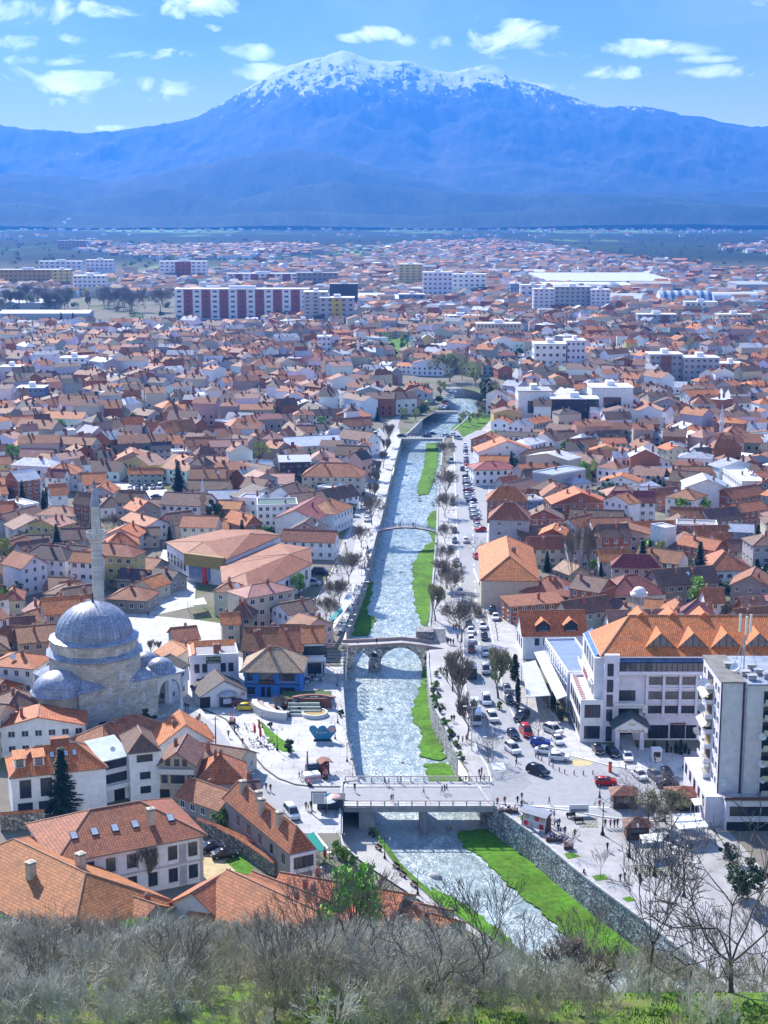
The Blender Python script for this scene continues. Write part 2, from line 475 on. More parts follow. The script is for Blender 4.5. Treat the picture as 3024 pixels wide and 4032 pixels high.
def PP(c,pts,z=0):return[G(c,x,y,z)for x,y in pts]
# right bank: promenade sheet, then the road on it
ys=[float(y)for y in np.arange(200,640,8)]
prom=[Vector((RE(y)+.55,y,0))for y in ys]
far_r=[G('P',1062,905),G('P',1068,960),G('P',1078,1060),G('P',1092,1200),G('P',1105,1310),G('P',1122,1400),G('P',1145,1480),G('P',1240,1590),G('P',1420,1640),G('P',1570,1790),G('P',1800,2050),Vector((95,196,0))]
flat('promenade','promenade_pave',prom+far_r,.02)
road_l=[(978,930),(982,1000),(985,1100),(990,1200),(995,1280),(1000,1380),(1003,1450),(1012,1560),(1032,1625),(1052,1655),(1062,1690)]
road_r=[(1052,930),(1055,1010),(1058,1100),(1050,1200),(1048,1300),(1062,1370),(1075,1440),(1092,1510),(1116,1560),(1140,1590),(1200,1625),(1320,1655),(1420,1672),(1480,1680)]
road_b=[(1530,1770),(1400,1775),(1300,1765),(1220,1750),(1130,1740),(1062,1735)]
ROADPOLY=PP('P',road_l)+PP('P',[(1062,1735)])+PP('P',road_b[::-1][1:])+PP('P',road_r[::-1])
flat('riverside_road','asphalt',ROADPOLY,.04)
# left bank: plaza, street, upper quay
flat('plaza','plaza_pave',PP('P',[(769,1677),(747,1584),(740,1482),(740,1440),(700,1440),(640,1490),(560,1500),(400,1500),(330,1540),(360,1600),(500,1680),(560,1740),(640,1800),(740,1800),(740,1745),(790,1745),(790,1690)]),.02)
flat('old_street','asphalt',PP('P',[(300,1520),(420,1535),(470,1570),(500,1610),(540,1655),(600,1690),(660,1704),(748,1704),(748,1728),(700,1727),(640,1745),(610,1775),(560,1740),(520,1690),(430,1625),(380,1590),(300,1560)]),.04)
flat('quay_street','asphalt',PP('P',[(640,1360),(690,1290),(720,1235),(735,1180),(770,1100),(790,1040),(800,980),(812,930),(850,905),(868,890),(850,960),(838,1033),(818,1122),(805,1165),(785,1245),(757,1320),(745,1365)]),.03)
flat('quay_promenade','plaza_pave',PP('P',[(715,1360),(735,1300),(752,1235),(768,1170),(785,1122),(800,1060),(818,1000),(835,950),(862,925),(865,949),(842,1033),(822,1122),(809,1165),(789,1245),(760,1320),(742,1365)]),.05)
flat('bazaar_square','plaza_pave',PP('P',[(330,1330),(420,1310),(425,1230),(395,1200),(350,1240),(350,1290),(270,1300),(270,1360),(310,1440),(400,1510),(560,1520),(560,1440),(480,1400),(500,1350),(430,1340)]),.03)
flat('car_park','plaza_pave',PP('K',[(690,500),(800,495),(1090,545),(1110,610),(830,760),(790,640)]),.03)
flat('hotel_forecourt','plaza_pave',PP('D',[(0,1180),(200,1180),(330,1340),(1150,1400),(1170,1659),(640,1640),(480,1580),(230,1560),(0,1440)]),.03)
flat('main_street','asphalt',PP('P',[(1055,880),(1090,830),(1118,790),(1132,755),(1136,720),(1143,720),(1143,755),(1142,790),(1128,830),(1090,880)]),.03)
flat('sandy_patch','sand',PP('D',[(210,1490),(260,1450),(400,1470),(370,1500),(260,1510)]),.05)
# lower quay path beside the river (downstream of the road bridge)
# quay walls: a stone wall object each bank with a coping
def quay(name,fn,sgn,y0,y1,label,lab2,thick=.55,top=0.0,cope=.35):
 r=root(name,(0,0,0),0,label,'river wall','stone walls lining the river')
 a=MB();b=MB()
 ys=list(np.arange(y0,y1,5.0))+[y1]
 for q0,q1 in zip(ys,ys[1:]):
  x0,x1=fn(q0),fn(q1)
  P=[(x0,q0),(x1,q1)];Q=[(x0+sgn*thick,q0),(x1+sgn*thick,q1)]
  V=[(P[0][0],P[0][1],WZ-1),(P[1][0],P[1][1],WZ-1),(P[1][0],P[1][1],top),(P[0][0],P[0][1],top)]
  a.face(V if sgn>0 else V[::-1],'blockwall')
  for zz0,zz1 in((top,top+cope),):
   i=-sgn*.06
   pts=[(x0+i,q0),(x1+i,q1),(x1+sgn*thick,q1),(x0+sgn*thick,q0)]
   if sgn>0:pts=pts[::-1]
   b.prism(pts,zz0,zz1,'stone')
 part('wall_face',a,r,color=(.44,.44,.45));part('coping',b,r)
 return r
quay('quay_wall',RE,1,178,288,'high blockwork river wall below the promenade with a pale flat coping','')
quay('quay_wall',RE,1,296,372,'curved river wall behind the clipped shrubs between the two nearest bridges','')
quay('quay_wall',RE,1,392,640,'long straight river wall under the tree-lined promenade upstream of the stone bridge','')
quay('quay_wall',LE,-1,296,372,'plaza-side river wall with railings beside the paved square','')
quay('quay_wall',LE,-1,392,640,'long slanting river wall below the cafe terraces on the bazaar side','')
quay('quay_wall',LE,-1,655,800,'upstream river wall curving away past the second road bridge, bazaar side','')
quay('quay_wall',RE,1,655,800,'upstream river wall beside the park trees past the second road bridge','')
# bank fill so nothing is open behind the walls on the low quay
def low_quay():
 y0,y1=gle[0][0]+3,284
 mb=strip('q','flagstone',lambda y:GL(y)-.2,lambda y:LE(y)-1.0,-4.5,-4.5,3,y0=y0,y1=y1)
 struct('low_quay',mb.mesh('low_quay'))
 m2=MB();ys=list(np.arange(y0,y1,3.0))+[y1]
 for a,b in zip(ys,ys[1:]):
  m2.face([(LE(a)-1.0,a,-4.5),(LE(a)-1.0,a,-4.2),(LE(b)-1.0,b,-4.2),(LE(b)-1.0,b,-4.5)],'stone')
  m2.face([(LE(a)-1.0,a,-4.2),(LE(a)+.1,a,-4.2),(LE(b)+.1,b,-4.2),(LE(b)-1.0,b,-4.2)],'turf')
  m2.face([(LE(a)+.1,a,-4.2),(LE(a)+.1,a,WZ-.5),(LE(b)+.1,b,WZ-.5),(LE(b)+.1,b,-4.2)],'stone')
 r=root('quay_kerb',(0,0,0),0,'low grassy-topped stone edge curving beside the flagstone quay','river wall');part('kerb',m2,r)
 m3=MB()
 for a,b in zip(ys,ys[1:]):
  m3.face([(GL(a)+.02,a,0.35),(GL(a)+.02,a,-4.6),(GL(b)+.02,b,-4.6),(GL(b)+.02,b,0.35)],'blockwall')
  m3.face([(GL(a)-.4,a,0.35),(GL(a)+.02,a,0.35),(GL(b)+.02,b,0.35),(GL(b)-.4,b,0.35)],'stone')
 r=root('retaining_wall',(0,0,0),0,'stone retaining wall between the upper square and the flagstone quay','retaining wall');part('wall_face',m3,r,color=(.36,.35,.34))
# grass banks in the river bed
def grass_bank(c,pts,z=-5.25,edge=None):
 P=PP(c,pts,z);n=len(P)
 cx=sum(p.x for p in P)/n;cy=sum(p.y for p in P)/n
 # densify + ragged edge
 Q=[]
 for i in range(n):
  a,b=P[i],P[(i+1)%n];m=max(1,int((b-a).length/.9))
  for k in range(m):
   q=a.lerp(b,k/m);s=(mnoise.noise(q*.5)+.5*mnoise.noise(q*1.7))*.9
   d=Vector((cx-q.x,0,0));d=d.normalized()if d.length>.1 else d
   Q.append(q+d*s)
 import bmesh
 bm=bmesh.new()
 vs=[bm.verts.new((q.x,q.y,z))for q in Q];lo=[bm.verts.new((q.x+(q.x-cx)*.06,q.y,WZ-.5))for q in Q]
 f=bm.faces.new(vs)
 for i in range(len(vs)):
  j=(i+1)%len(vs);bm.faces.new((vs[i],lo[i],lo[j],vs[j]))
 bm.normal_update()
 if f.normal.z<0:bmesh.ops.reverse_faces(bm,faces=bm.faces[:])
 bmesh.ops.triangulate(bm,faces=[f]if f.is_valid else bm.faces[:])
 me=bpy.data.meshes.new('grass_bank');bm.to_mesh(me);bm.free();me.materials.append(MT['turf'])
 struct('grass_bank',me)
def turf():
 m,nt,p=newmat('turf')
 g=nt.nodes.new('ShaderNodeNewGeometry');pos=g.outputs['Position']
 f=noise(nt,pos,.9,8,.75);f2=noise(nt,pos,.12,3)
 c=ramp(nt,f,[(.3,(.035,.10,.006)),(.5,(.08,.22,.012)),(.7,(.15,.32,.03))])
 c=mix(nt,c,ramp(nt,f2,[(.35,(.75,.62,.6)),(.6,(1.05,1.05,1))]),1,'MULTIPLY');c=mix(nt,c,(.20,.19,.12),ramp(nt,noise(nt,pos,.35,6,.7),[(.62,0),(.70,.8)]))
 nt.links.new(c,p.inputs['Base Color']);p.inputs['Roughness'].default_value=.9;p.inputs['Specular IOR Level'].default_value=.15
 bump(nt,p,f,.6,.2)
turf()
low_quay()
grass_bank('P',[(920,1425),(924,1485),(931,1540),(947,1595),(965,1636),(955,1642),(935,1640),(905,1632),(905,1605),(912,1588),(905,1572),(893,1560),(890,1530),(900,1500),(912,1472)])
grass_bank('P',[(918,1650),(965,1646),(985,1670),(1010,1700),(925,1690),(918,1665)])
grass_bank('P',[(990,1795),(1062,1790),(1140,1856),(1250,1945),(1420,2080),(1300,2090),(1160,1962),(1120,1930),(1080,1890),(1040,1850),(1000,1825)])
grass_bank('P',[(932,1915),(1000,1950),(1075,2005),(1150,2080),(1060,2060),(1010,2000),(955,1955)])
grass_bank('P',[(922,958),(948,955),(945,1000),(936,1040),(925,1066),(905,1070),(903,1050),(915,1010)])
grass_bank('P',[(926,1112),(944,1100),(942,1160),(940,1240),(926,1335),(915,1375),(912,1345),(900,1310),(892,1275),(893,1215),(905,1195),(918,1180),(935,1168),(922,1130)])
grass_bank('P',[(762,1372),(768,1330),(800,1250),(806,1262),(795,1310),(790,1325),(812,1332),(808,1350),(795,1372)])
grass_bank('P',[(975,925),(1000,905),(990,930),(985,945)])
# ------------------------------------------------------------ mountain
def fbm(p,o=6,l=2.1,g=.5):
 s=0;a=1;q=Vector(p)
 for _ in range(o):
  s+=a*(1-abs(mnoise.noise(q))*2);q=q*l;a*=g
 return s
def mountains():
 RD=[  # distance, width, silhouette (display px), rough
  (14500,3600,[(-200,290),(0,277),(60,281),(130,284),(180,291),(260,285),(350,275),(430,258),(480,232),(520,206),(560,180),(600,158),(640,140),(665,133),(700,126),(742,112),(765,118),(800,130),(840,136),(880,133),(905,142),(930,154),(970,156),(1010,149),(1060,156),(1100,166),(1130,180),(1170,192),(1210,207),(1260,226),(1300,238),(1335,234),(1370,233),(1410,240),(1450,250),(1500,262),(1560,274),(1600,277),(1659,275),(1900,290)],95),
  (15900,900,[(-200,300),(0,268),(40,272),(120,300),(1380,300),(1440,252),(1470,247),(1510,250),(1560,262),(1630,275),(1700,278),(1900,290)],40),
  (9800,1100,[(-200,370),(0,370),(150,378),(230,392),(330,374),(430,352),(560,330),(640,318),(700,325),(760,345),(860,372),(1000,410),(1100,415),(1900,410)],25),
  (8500,700,[(-200,402),(0,404),(90,412),(160,430),(230,420),(300,408),(360,405),(430,412),(500,432),(570,414),(650,398),(720,388),(800,396),(900,404),(1000,415),(1100,418),(1300,416),(1450,422),(1659,446),(1900,450)],20),
  (7700,450,[(-200,440),(0,432),(90,436),(180,458),(400,466),(520,458),(640,452),(900,462),(1200,448),(1420,430),(1600,440),(1900,450)],10)]
 NA,NR=520,150
 r0,r1=7300.,17200.
 V=np.zeros((NR,NA,3));
 for i in range(NA):
  D_u=-180+i*(2010/(NA-1))
  a=(D_u/.54861-CU)/F
  tops=[]
  for d,w,sil,rg in RD:
   v=interp(sil,D_u)/.54861
   b=-(v-CV)/F;dz=-sp+b*cp;dy=cp+b*sp
   tops.append(H+dz/dy*d)
  for j in range(NR):
   y=r0+(r1-r0)*j/(NR-1)
   x=a*y/1.0195
   z=-5.
   n=fbm((x*.00055,y*.00055,3.3),7)-.75
   for(d,w,sil,rg),tp in zip(RD,tops):
    if d==15900 and tp<0:continue
    t=abs(y-d)/w
    if y>d:t*=1.2
    pr=math.exp(-t**1.5*1.75)
    zz=tp*pr+n*rg*2.2*min(1,t*2.0)*pr**.5+fbm((x*.004,y*.004,8),4)*rg*.3*(.5+min(1,t*3))*pr
    z=max(z,zz-12)
   V[j,i]=(x,y,z)
 me=bpy.data.meshes.new('mountains')
 idx=np.arange(NA*NR).reshape(NR,NA)
 q=np.stack([idx[:-1,:-1],idx[:-1,1:],idx[1:,1:],idx[1:,:-1]],-1).reshape(-1,4)
 me.from_pydata(V.reshape(-1,3).tolist(),[],q.tolist())
 m,nt,p=newmat('mountain')
 g=nt.nodes.new('ShaderNodeNewGeometry');s=nt.nodes.new('ShaderNodeSeparateXYZ');nt.links.new(g.outputs['Position'],s.inputs[0])
 mp=nt.nodes.new('ShaderNodeMapping');mp.inputs['Scale'].default_value=(1.6,.4,1.2);nt.links.new(g.outputs['Position'],mp.inputs[0])
 n=noise(nt,mp.outputs[0],.0022,10,.72)
 n2=noise(nt,mp.outputs[0],.009,8,.75)
 mr=nt.nodes.new('ShaderNodeMapRange');mr.inputs[1].default_value=780;mr.inputs[2].default_value=1420;nt.links.new(s.outputs[2],mr.inputs[0])
 sn=nt.nodes.new('ShaderNodeSeparateXYZ');nt.links.new(g.outputs['Normal'],sn.inputs[0])
 sm=math_(nt,'ADD',mr.outputs[0],math_(nt,'MULTIPLY',math_(nt,'SUBTRACT',n,.5),1.8))
 sm=math_(nt,'ADD',sm,math_(nt,'MULTIPLY',math_(nt,'SUBTRACT',n2,.5),2.2))
 sf=ramp(nt,sm,[(.52,0),(.60,1)])
 base=ramp(nt,n,[(.35,(.03,.045,.04)),(.5,(.06,.07,.065)),(.7,(.13,.12,.10))])
 lo_=nt.nodes.new('ShaderNodeMapRange');lo_.inputs[1].default_value=8600;lo_.inputs[2].default_value=10600;nt.links.new(s.outputs[1],lo_.inputs[0])
 base=mix(nt,ramp(nt,n,[(.38,(.012,.025,.018)),(.52,(.03,.05,.03)),(.62,(.05,.08,.05)),(.7,(.03,.05,.03))]),base,lo_.outputs[0])
 low=ramp(nt,noise(nt,g.outputs['Position'],.0012,6),[(.45,(.02,.035,.03)),(.62,(.06,.09,.05))])
 nt.links.new(mix(nt,base,(.9,.92,.95),sf),p.inputs['Base Color']);p.inputs['Roughness'].default_value=.9
 p.inputs['Specular IOR Level'].default_value=.1
 bump(nt,p,n2,.6,60)
 me.materials.append(m)
 for pl in me.polygons:pl.use_smooth=True
 struct('mountain_range',me)
mountains()
# ------------------------------------------------------------ sky, sun, haze, camera
def world():
 w=bpy.data.worlds.new('World');S.world=w;w.use_nodes=True
 nt=w.node_tree;nt.nodes.clear()
 o=nt.nodes.new('ShaderNodeOutputWorld');bg=nt.nodes.new('ShaderNodeBackground')
 sky=nt.nodes.new('ShaderNodeTexSky');sky.sky_type='NISHITA';sky.sun_disc=False
 sky.sun_elevation=SUN_EL;sky.sun_rotation=SUN_AZ;sky.air_density=1.4;sky.dust_density=.2;sky.ozone_density=4
 tc=nt.nodes.new('ShaderNodeTexCoord').outputs['Generated']
 s=nt.nodes.new('ShaderNodeSeparateXYZ');nt.links.new(tc,s.inputs[0])
 # clouds: flat layer seen in perspective: direction divided by its height
 el=s.outputs[2]
 az=nt.nodes.new('ShaderNodeMath');az.operation='DIVIDE';nt.links.new(s.outputs[0],az.inputs[0]);nt.links.new(s.outputs[1],az.inputs[1])
 cb=nt.nodes.new('ShaderNodeCombineXYZ');nt.links.new(az.outputs[0],cb.inputs[0]);nt.links.new(math_(nt,'MULTIPLY',el,1.5),cb.inputs[1])
 n1=nd(nt,'ShaderNodeTexNoise',Scale=9.0,Detail=8.0,Roughness=.56,Distortion=.25);nt.links.new(cb.outputs[0],n1.inputs['Vector'])
 n0=n1.outputs['Fac']
 # where clouds stand: soft blobs at (azimuth tangent, elevation)
 tot=None
 CL=[(40,20,95,28,.9),(230,15,90,18,.7),(440,12,85,24,.95),(35,92,70,14,.8),(155,88,32,12,.7),(60,130,90,9,.7),(330,117,85,11,.9),(120,118,60,5,.3),(30,165,50,18,.8),(170,180,110,20,1.),(370,185,90,18,.95),(270,212,85,14,.8),(120,222,22,10,.7),(460,60,18,9,.8),(795,75,55,15,1.),(548,112,62,14,.95),(550,155,62,14,.8),(910,92,52,16,.75),(870,108,60,5,.4),(1025,43,14,6,.8),(1105,80,90,28,1.),(1200,120,110,16,.8),(1110,150,70,10,.6),(1190,180,60,16,.8),(1400,105,130,16,1.),(1310,155,70,14,1.),(1250,150,90,9,.6),(1470,158,110,9,.7),(1570,158,70,14,1.),(1500,128,80,7,.7),(950,45,18,5,.5),(20,252,35,9,.5),(260,277,60,5,.5),(1630,5,40,8,.5),(620,160,60,22,.5),(700,150,90,10,.3)]
 for u,v,ru,rv,st in CL:
  a=(u/.54861-CU)/F;b=-(v/.54861-CV)/F
  dz=-sp+b*cp;dy=cp+b*sp
  X=a/dy;E=dz/math.sqrt(a*a+dy*dy+dz*dz)
  kx=3324/ru;ke=3324/rv
  ax=math_(nt,'MULTIPLY',math_(nt,'SUBTRACT',az.outputs[0],X),kx)
  ex=math_(nt,'MULTIPLY',math_(nt,'SUBTRACT',el,E),ke)
  d=math_(nt,'ADD',math_(nt,'MULTIPLY',ax,ax),math_(nt,'MULTIPLY',ex,ex))
  g=math_(nt,'MULTIPLY',math_(nt,'MAXIMUM',math_(nt,'SUBTRACT',1.9,d),0.0),st)
  tot=g if tot is None else math_(nt,'MAXIMUM',tot,g)
 n2=nd(nt,'ShaderNodeTexNoise',Scale=42.0,Detail=9.0,Roughness=.62,Distortion=.3);nt.links.new(cb.outputs[0],n2.inputs['Vector'])
 n3=nd(nt,'ShaderNodeTexNoise',Scale=21.0,Detail=9.0,Roughness=.6,Distortion=.6);mpn=nt.nodes.new('ShaderNodeMapping');mpn.inputs['Scale'].default_value=(1.1,1.35,1);nt.links.new(cb.outputs[0],mpn.inputs[0]);nt.links.new(mpn.outputs[0],n3.inputs['Vector'])
 fac=math_(nt,'ADD',math_(nt,'MULTIPLY',tot,.40),math_(nt,'MULTIPLY',math_(nt,'SUBTRACT',n3.outputs['Fac'],.53),4.4))
 cf=ramp(nt,fac,[(.12,0),(.4,.45),(.8,1)])
 front=math_(nt,'GREATER_THAN',s.outputs[1],0.0)
 cfm=math_(nt,'MULTIPLY',math_(nt,'MULTIPLY',cf,front),math_(nt,'MINIMUM',math_(nt,'MULTIPLY',tot,3.0),1.0))
 skyc=mix(nt,sky.outputs[0],SKYTINT,1.0,'MULTIPLY')
 low=ramp(nt,math_(nt,'MULTIPLY',el,6.0),[(.12,(9.0,8.8,7.8)),(.42,(5.0,5.5,6.2)),(.62,(2.3,3.1,5.0)),(.85,(1.2,1.95,4.2))])
 hz=nt.nodes.new('ShaderNodeMapRange');hz.inputs[1].default_value=.15;hz.inputs[2].default_value=.32;hz.inputs[3].default_value=1;hz.inputs[4].default_value=0;nt.links.new(el,hz.inputs[0])
 veil=ramp(nt,n0,[(.40,0),(.72,.6)])
 skyc=mix(nt,skyc,low,hz.outputs[0]);skyc=mix(nt,skyc,(6.5,6.8,6.4),math_(nt,'MULTIPLY',veil,.55))
 shade=ramp(nt,n2.outputs['Fac'],[(.35,(CLB*.62,CLB*.68,CLB*.85)),(.62,(CLB,CLB,CLB*1.03))])
 c=mix(nt,skyc,shade,math_(nt,'MULTIPLY',cfm,.92))
 nt.links.new(c,bg.inputs[0]);bg.inputs[1].default_value=SKYS
 nt.links.new(bg.outputs[0],o.inputs[0])
SKYS=.11;SKYTINT=(.66,.80,1.0);CLB=16
world()
sl=bpy.data.lights.new('sun','SUN');sl.energy=5.0;sl.angle=D2R(.55);sl.color=(1,.94,.84)
so=ob('sun',sl);so.rotation_euler=(D2R(90)-SUN_EL,0,math.pi-SUN_AZ)
so.rotation_euler=Vector((math.sin(SUN_AZ)*math.cos(SUN_EL),math.cos(SUN_AZ)*math.cos(SUN_EL),math.sin(SUN_EL))).to_track_quat('Z','Y').to_euler()
def haze():
 mb=MB();mb.box(-14500,-60,-8,14500,17700,1750,'hazev')
 o=ob('haze',mb.mesh('haze',False),kind='stuff',label='blue air haze lying over the valley and the mountain',cat='haze')
m=bpy.data.materials.new('hazev');m.use_nodes=True;MT['hazev']=m
nt=m.node_tree;nt.nodes.clear();oo=nt.nodes.new('ShaderNodeOutputMaterial');pv=nt.nodes.new('ShaderNodeVolumePrincipled')
pv.inputs['Color'].default_value=(.065,.31,1,1);pv.inputs['Density'].default_value=1/12000;pv.inputs['Anisotropy'].default_value=.3
nt.links.new(pv.outputs[0],oo.inputs['Volume'])
haze()
cam=bpy.data.cameras.new('camera');co=ob('camera',cam);co.location=(0,0,H);co.rotation_euler=(D2R(90)-PITCH,0,0)
cam.sensor_fit='VERTICAL';cam.sensor_height=24;cam.lens=24*F/4032;cam.clip_start=1;cam.clip_end=60000
S.camera=co
vs=S.view_settings;vs.view_transform='Standard';vs.look='None';vs.exposure=1.02;vs.gamma=1
cy=S.cycles;cy.use_denoising=True;cy.max_bounces=5;cy.diffuse_bounces=2;cy.glossy_bounces=2;cy.transmission_bounces=2
cy.volume_bounces=0;cy.transparent_max_bounces=8;cy.sample_clamp_indirect=4;cy.caustics_reflective=False;cy.caustics_refractive=False
cy.use_adaptive_sampling=True;cy.adaptive_threshold=.02
S.world.cycles.sampling_method='NONE'

# ============================================================ building kit
RC=dict(orange=(.70,.215,.06),terra=(.55,.185,.07),rust=(.40,.145,.07),brown=(.235,.125,.09),dark=(.10,.075,.075),maroon=(.30,.07,.07),
          red=(.45,.09,.08),greymetal=(.42,.44,.52),white=(.72,.72,.76),pinkish=(.48,.24,.18),tan=(.46,.32,.20),blue=(.22,.32,.5),flatgrey=(.34,.34,.36),green=(.10,.16,.15))
WC=dict(white=(.84,.84,.87),cream=(.62,.56,.44),grey=(.44,.44,.48),yellow=(.62,.50,.2),pink=(.62,.40,.36),brick=(.36,.13,.07),blue=(.06,.22,.62),beige=(.52,.44,.36),
          mint=(.38,.44,.38),peach=(.60,.36,.24),lav=(.74,.72,.82),stone=(.34,.33,.31),steelblue=(.2,.27,.42),dark=(.05,.05,.07),rendered=(.33,.30,.28),ochre=(.5,.3,.08))
RNAME=dict(orange='bright orange tile',terra='terracotta tile',rust='rust brown tile',brown='brown tile',dark='dark brown',maroon='maroon tile',red='red',greymetal='grey metal',white='pale sheet',
             pinkish='faded pink tile',tan='tan tile',blue='blue metal',flatgrey='grey flat',green='dark green flat')
WNAME=dict(white='white',cream='cream',grey='grey',yellow='yellow',pink='pink',brick='bare brick',blue='bright blue',beige='beige',mint='pale green',peach='peach',lav='pale lavender',stone='stone',steelblue='slate blue',dark='black',rendered='unpainted',ochre='ochre')
FOOT=[]          # (cx, cy, radius) of things that occupy the ground
HOUSES=[]
WINC={}
def winmesh(w,h,arch=False,split=2):
 k=(round(w,1),round(h,1),arch,split)
 if k in WINC:return WINC[k]
 f=MB();t=.07
 w,h=k[0],k[1]
 f.box(-w/2-.04,-.05,-h/2-.04,-w/2+t,.02,h/2+.04,'frame_');f.box(w/2-t,-.05,-h/2-.04,w/2+.04,.02,h/2+.04,'frame_')
 f.box(-w/2+t,-.05,h/2-t,w/2-t,.02,h/2+.04,'frame_');f.box(-w/2+t,-.05,-h/2-.04,w/2-t,.02,-h/2+t,'frame_')
 for s in range(1,split):
  x=-w/2+w*s/split;f.box(x-.035,-.045,-h/2+t,x+.035,.02,h/2-t,'frame_')
 f.box(-w/2-.1,-.14,-h/2-.12,w/2+.1,.02,-h/2-.05,'whitetrim')
 g=MB();g.box(-w/2+t,-.02,-h/2+t,w/2-t,.0,h/2-t,'glass')
 fm,gm=f.mesh('window'),g.mesh('pane')
 j=MB();j.v=f.v+[tuple(p)for p in g.v];j.f=f.f+[tuple(i+len(f.v)for i in q)for q in g.f]
 j.mats=f.mats+['glass'];j.m=f.m+[len(f.mats)]*len(g.f);j.sm=f.sm+g.sm
 WINC[k]=(fm,gm,j.mesh('window'));return WINC[k]
tinted('frame_',.5,.1,3)
FR=dict(white=(.7,.7,.72),dark=(.04,.03,.03),brown=(.12,.06,.03))
def addwin(parent,x,y,z,w,h,rz=0,fr='white',hero=False,split=2,label=None):
 fm,gm,jm=winmesh(w,h,False,split)
 if hero:
  o=part('window',fm,parent,(x,y,z),rz,FR[fr],label=label);part('pane',gm,o)
 else:
  o=part('window',jm,parent,(x,y,z),rz,FR[fr],label=label)
 return o
def wallwins(parent,face,w,d,h,cols,rows,ww=1.1,wh=1.3,fr='white',hero=False,split=2,z0=0.0,x0=None,x1=None,base=1.5):
 "rows: list of centre heights"
 L=w if face in 'fb' else d
 a=x0 if x0 is not None else-L/2;b=x1 if x1 is not None else L/2
 for z in rows:
  for k in range(cols):
   s=a+(b-a)*(k+.5)/cols
   if face=='f':p=(s,-.01,z);rz=0
   elif face=='l':p=(-w/2-.01,d/2-s,z);rz=-math.pi/2
   elif face=='r':p=(w/2+.01,d/2+s,z);rz=math.pi/2
   else:p=(-s,d+.01,z);rz=math.pi
   addwin(parent,p[0],p[1],p[2]+z0,ww,wh,rz,fr,hero,split)
def roofmb(kind,w,d,h,rh,mat,o=.45,t=.18):
 mb=MB();x0,x1,y0,y1=-w/2-o,w/2+o,-o,d+o
 if kind in('g','G'):
  if kind=='g':W2,L0,L1=d/2,x0,x1
  else:W2,L0,L1=w/2,y0,y1
  s=rh/W2;e=h-o*s
  c=d/2 if kind=='g' else 0
  pr=[(c-W2-o,e),(c,h+rh),(c+W2+o,e),(c+W2+o,e-t),(c,h+rh-t*1.2),(c-W2-o,e-t)]
  mb.ext(pr[::-1]if kind=='g' else pr,L0,L1,mat,'x' if kind=='g' else 'y')
  if kind=='g':mb.tube((L0,c,h+rh),(L1,c,h+rh),.14,.14,'ridge',5)
  else:mb.tube((c,L0,h+rh),(c,L1,h+rh),.14,.14,'ridge',5)
 elif kind=='h':
  W,Dd=x1-x0,y1-y0
  if W>=Dd:a=(x0+Dd/2*.95,d/2);b=(x1-Dd/2*.95,d/2)
  else:a=(0,y0+W/2*.95);b=(0,y1-W/2*.95)
  z=h-.05;P=[(x0,y0,z),(x1,y0,z),(x1,y1,z),(x0,y1,z)];A=(a[0],a[1],h+rh);B=(b[0],b[1],h+rh)
  if W>=Dd:fs=[(P[0],P[1],B,A),(P[1],P[2],B),(P[2],P[3],A,B),(P[3],P[0],A)]
  else:fs=[(P[0],P[1],A),(P[1],P[2],B,A),(P[2],P[3],B),(P[3],P[0],A,B)]
  for f in fs:mb.face(f,mat)
  mb.box(x0,y0,z-t,x1,y1,z,'eave',skip='t')
  mb.tube(A,B,.14,.14,'ridge',5)
  if W>=Dd:hips=((P[0],A),(P[3],A),(P[1],B),(P[2],B))
  else:hips=((P[0],A),(P[1],A),(P[2],B),(P[3],B))
  for q,r in hips:mb.tube(q,r,.13,.13,'ridge',5)
 elif kind=='s':
  pr=[(y0,h-.1),(y1,h+rh),(y1,h+rh-t),(y0,h-.1-t)]
  mb.ext(pr[::-1],x0,x1,mat)
 else:
  mb.box(-w/2+.25,.25,h-.3,w/2-.25,d-.25,h-.02,mat)
  q=.28;top=h+.45
  for b in((-w/2-.02,-.02,w/2+.02,q),(-w/2-.02,d-q,w/2+.02,d+.02),(-w/2-.02,q,-w/2+q,d-q),(w/2-q,q,w/2+.02,d-q)):
   mb.box(b[0],b[1],h-.2,b[2],b[3],top,'whitetrim')
 return mb
CHM={}
def chimney(parent,x,y,z,hgt=1.4,tall=False,w=.6,color=None,kind='brick'):
 k=(kind,round(hgt,1),w)
 if k not in CHM:
  mb=MB();m='chimneybrick' if kind=='brick' else 'plasterlt'
  mb.box(-w/2,-w/2,-1.2,w/2,w/2,hgt,m);mb.box(-w/2-.08,-w/2-.08,hgt,w/2+.08,w/2+.08,hgt+.12,'concrete')
  for sx in(-1,1):
   for sy in(-1,1):mb.box(sx*w*.36-.06,sy*w*.36-.06,hgt+.12,sx*w*.36+.06,sy*w*.36+.06,hgt+.34,m)
  mb.face([(-w/2-.12,-w/2-.12,hgt+.34),(w/2+.12,-w/2-.12,hgt+.34),(0,0,hgt+.62)],m);mb.face([(w/2+.12,-w/2-.12,hgt+.34),(w/2+.12,w/2+.12,hgt+.34),(0,0,hgt+.62)],m)
  mb.face([(w/2+.12,w/2+.12,hgt+.34),(-w/2-.12,w/2+.12,hgt+.34),(0,0,hgt+.62)],m);mb.face([(-w/2-.12,w/2+.12,hgt+.34),(-w/2-.12,-w/2-.12,hgt+.34),(0,0,hgt+.62)],m)
  CHM[k]=mb.mesh('chimney')
 return part('chimney',CHM[k],parent,(x,y,z))
def dishmesh():
 mb=MB();mb.lathe([(.02,0),(.3,.03),(.5,.1),(.62,.2)],'whitetrim',12);mb.tube((0,0,.05),(0,0,.5),.02,.02,'darkmetal',4)
 mb.tube((0,0,0),(0,0,-.6),.04,.04,'darkmetal',4)
 return mb.mesh('satellite_dish')
DISH=dishmesh()
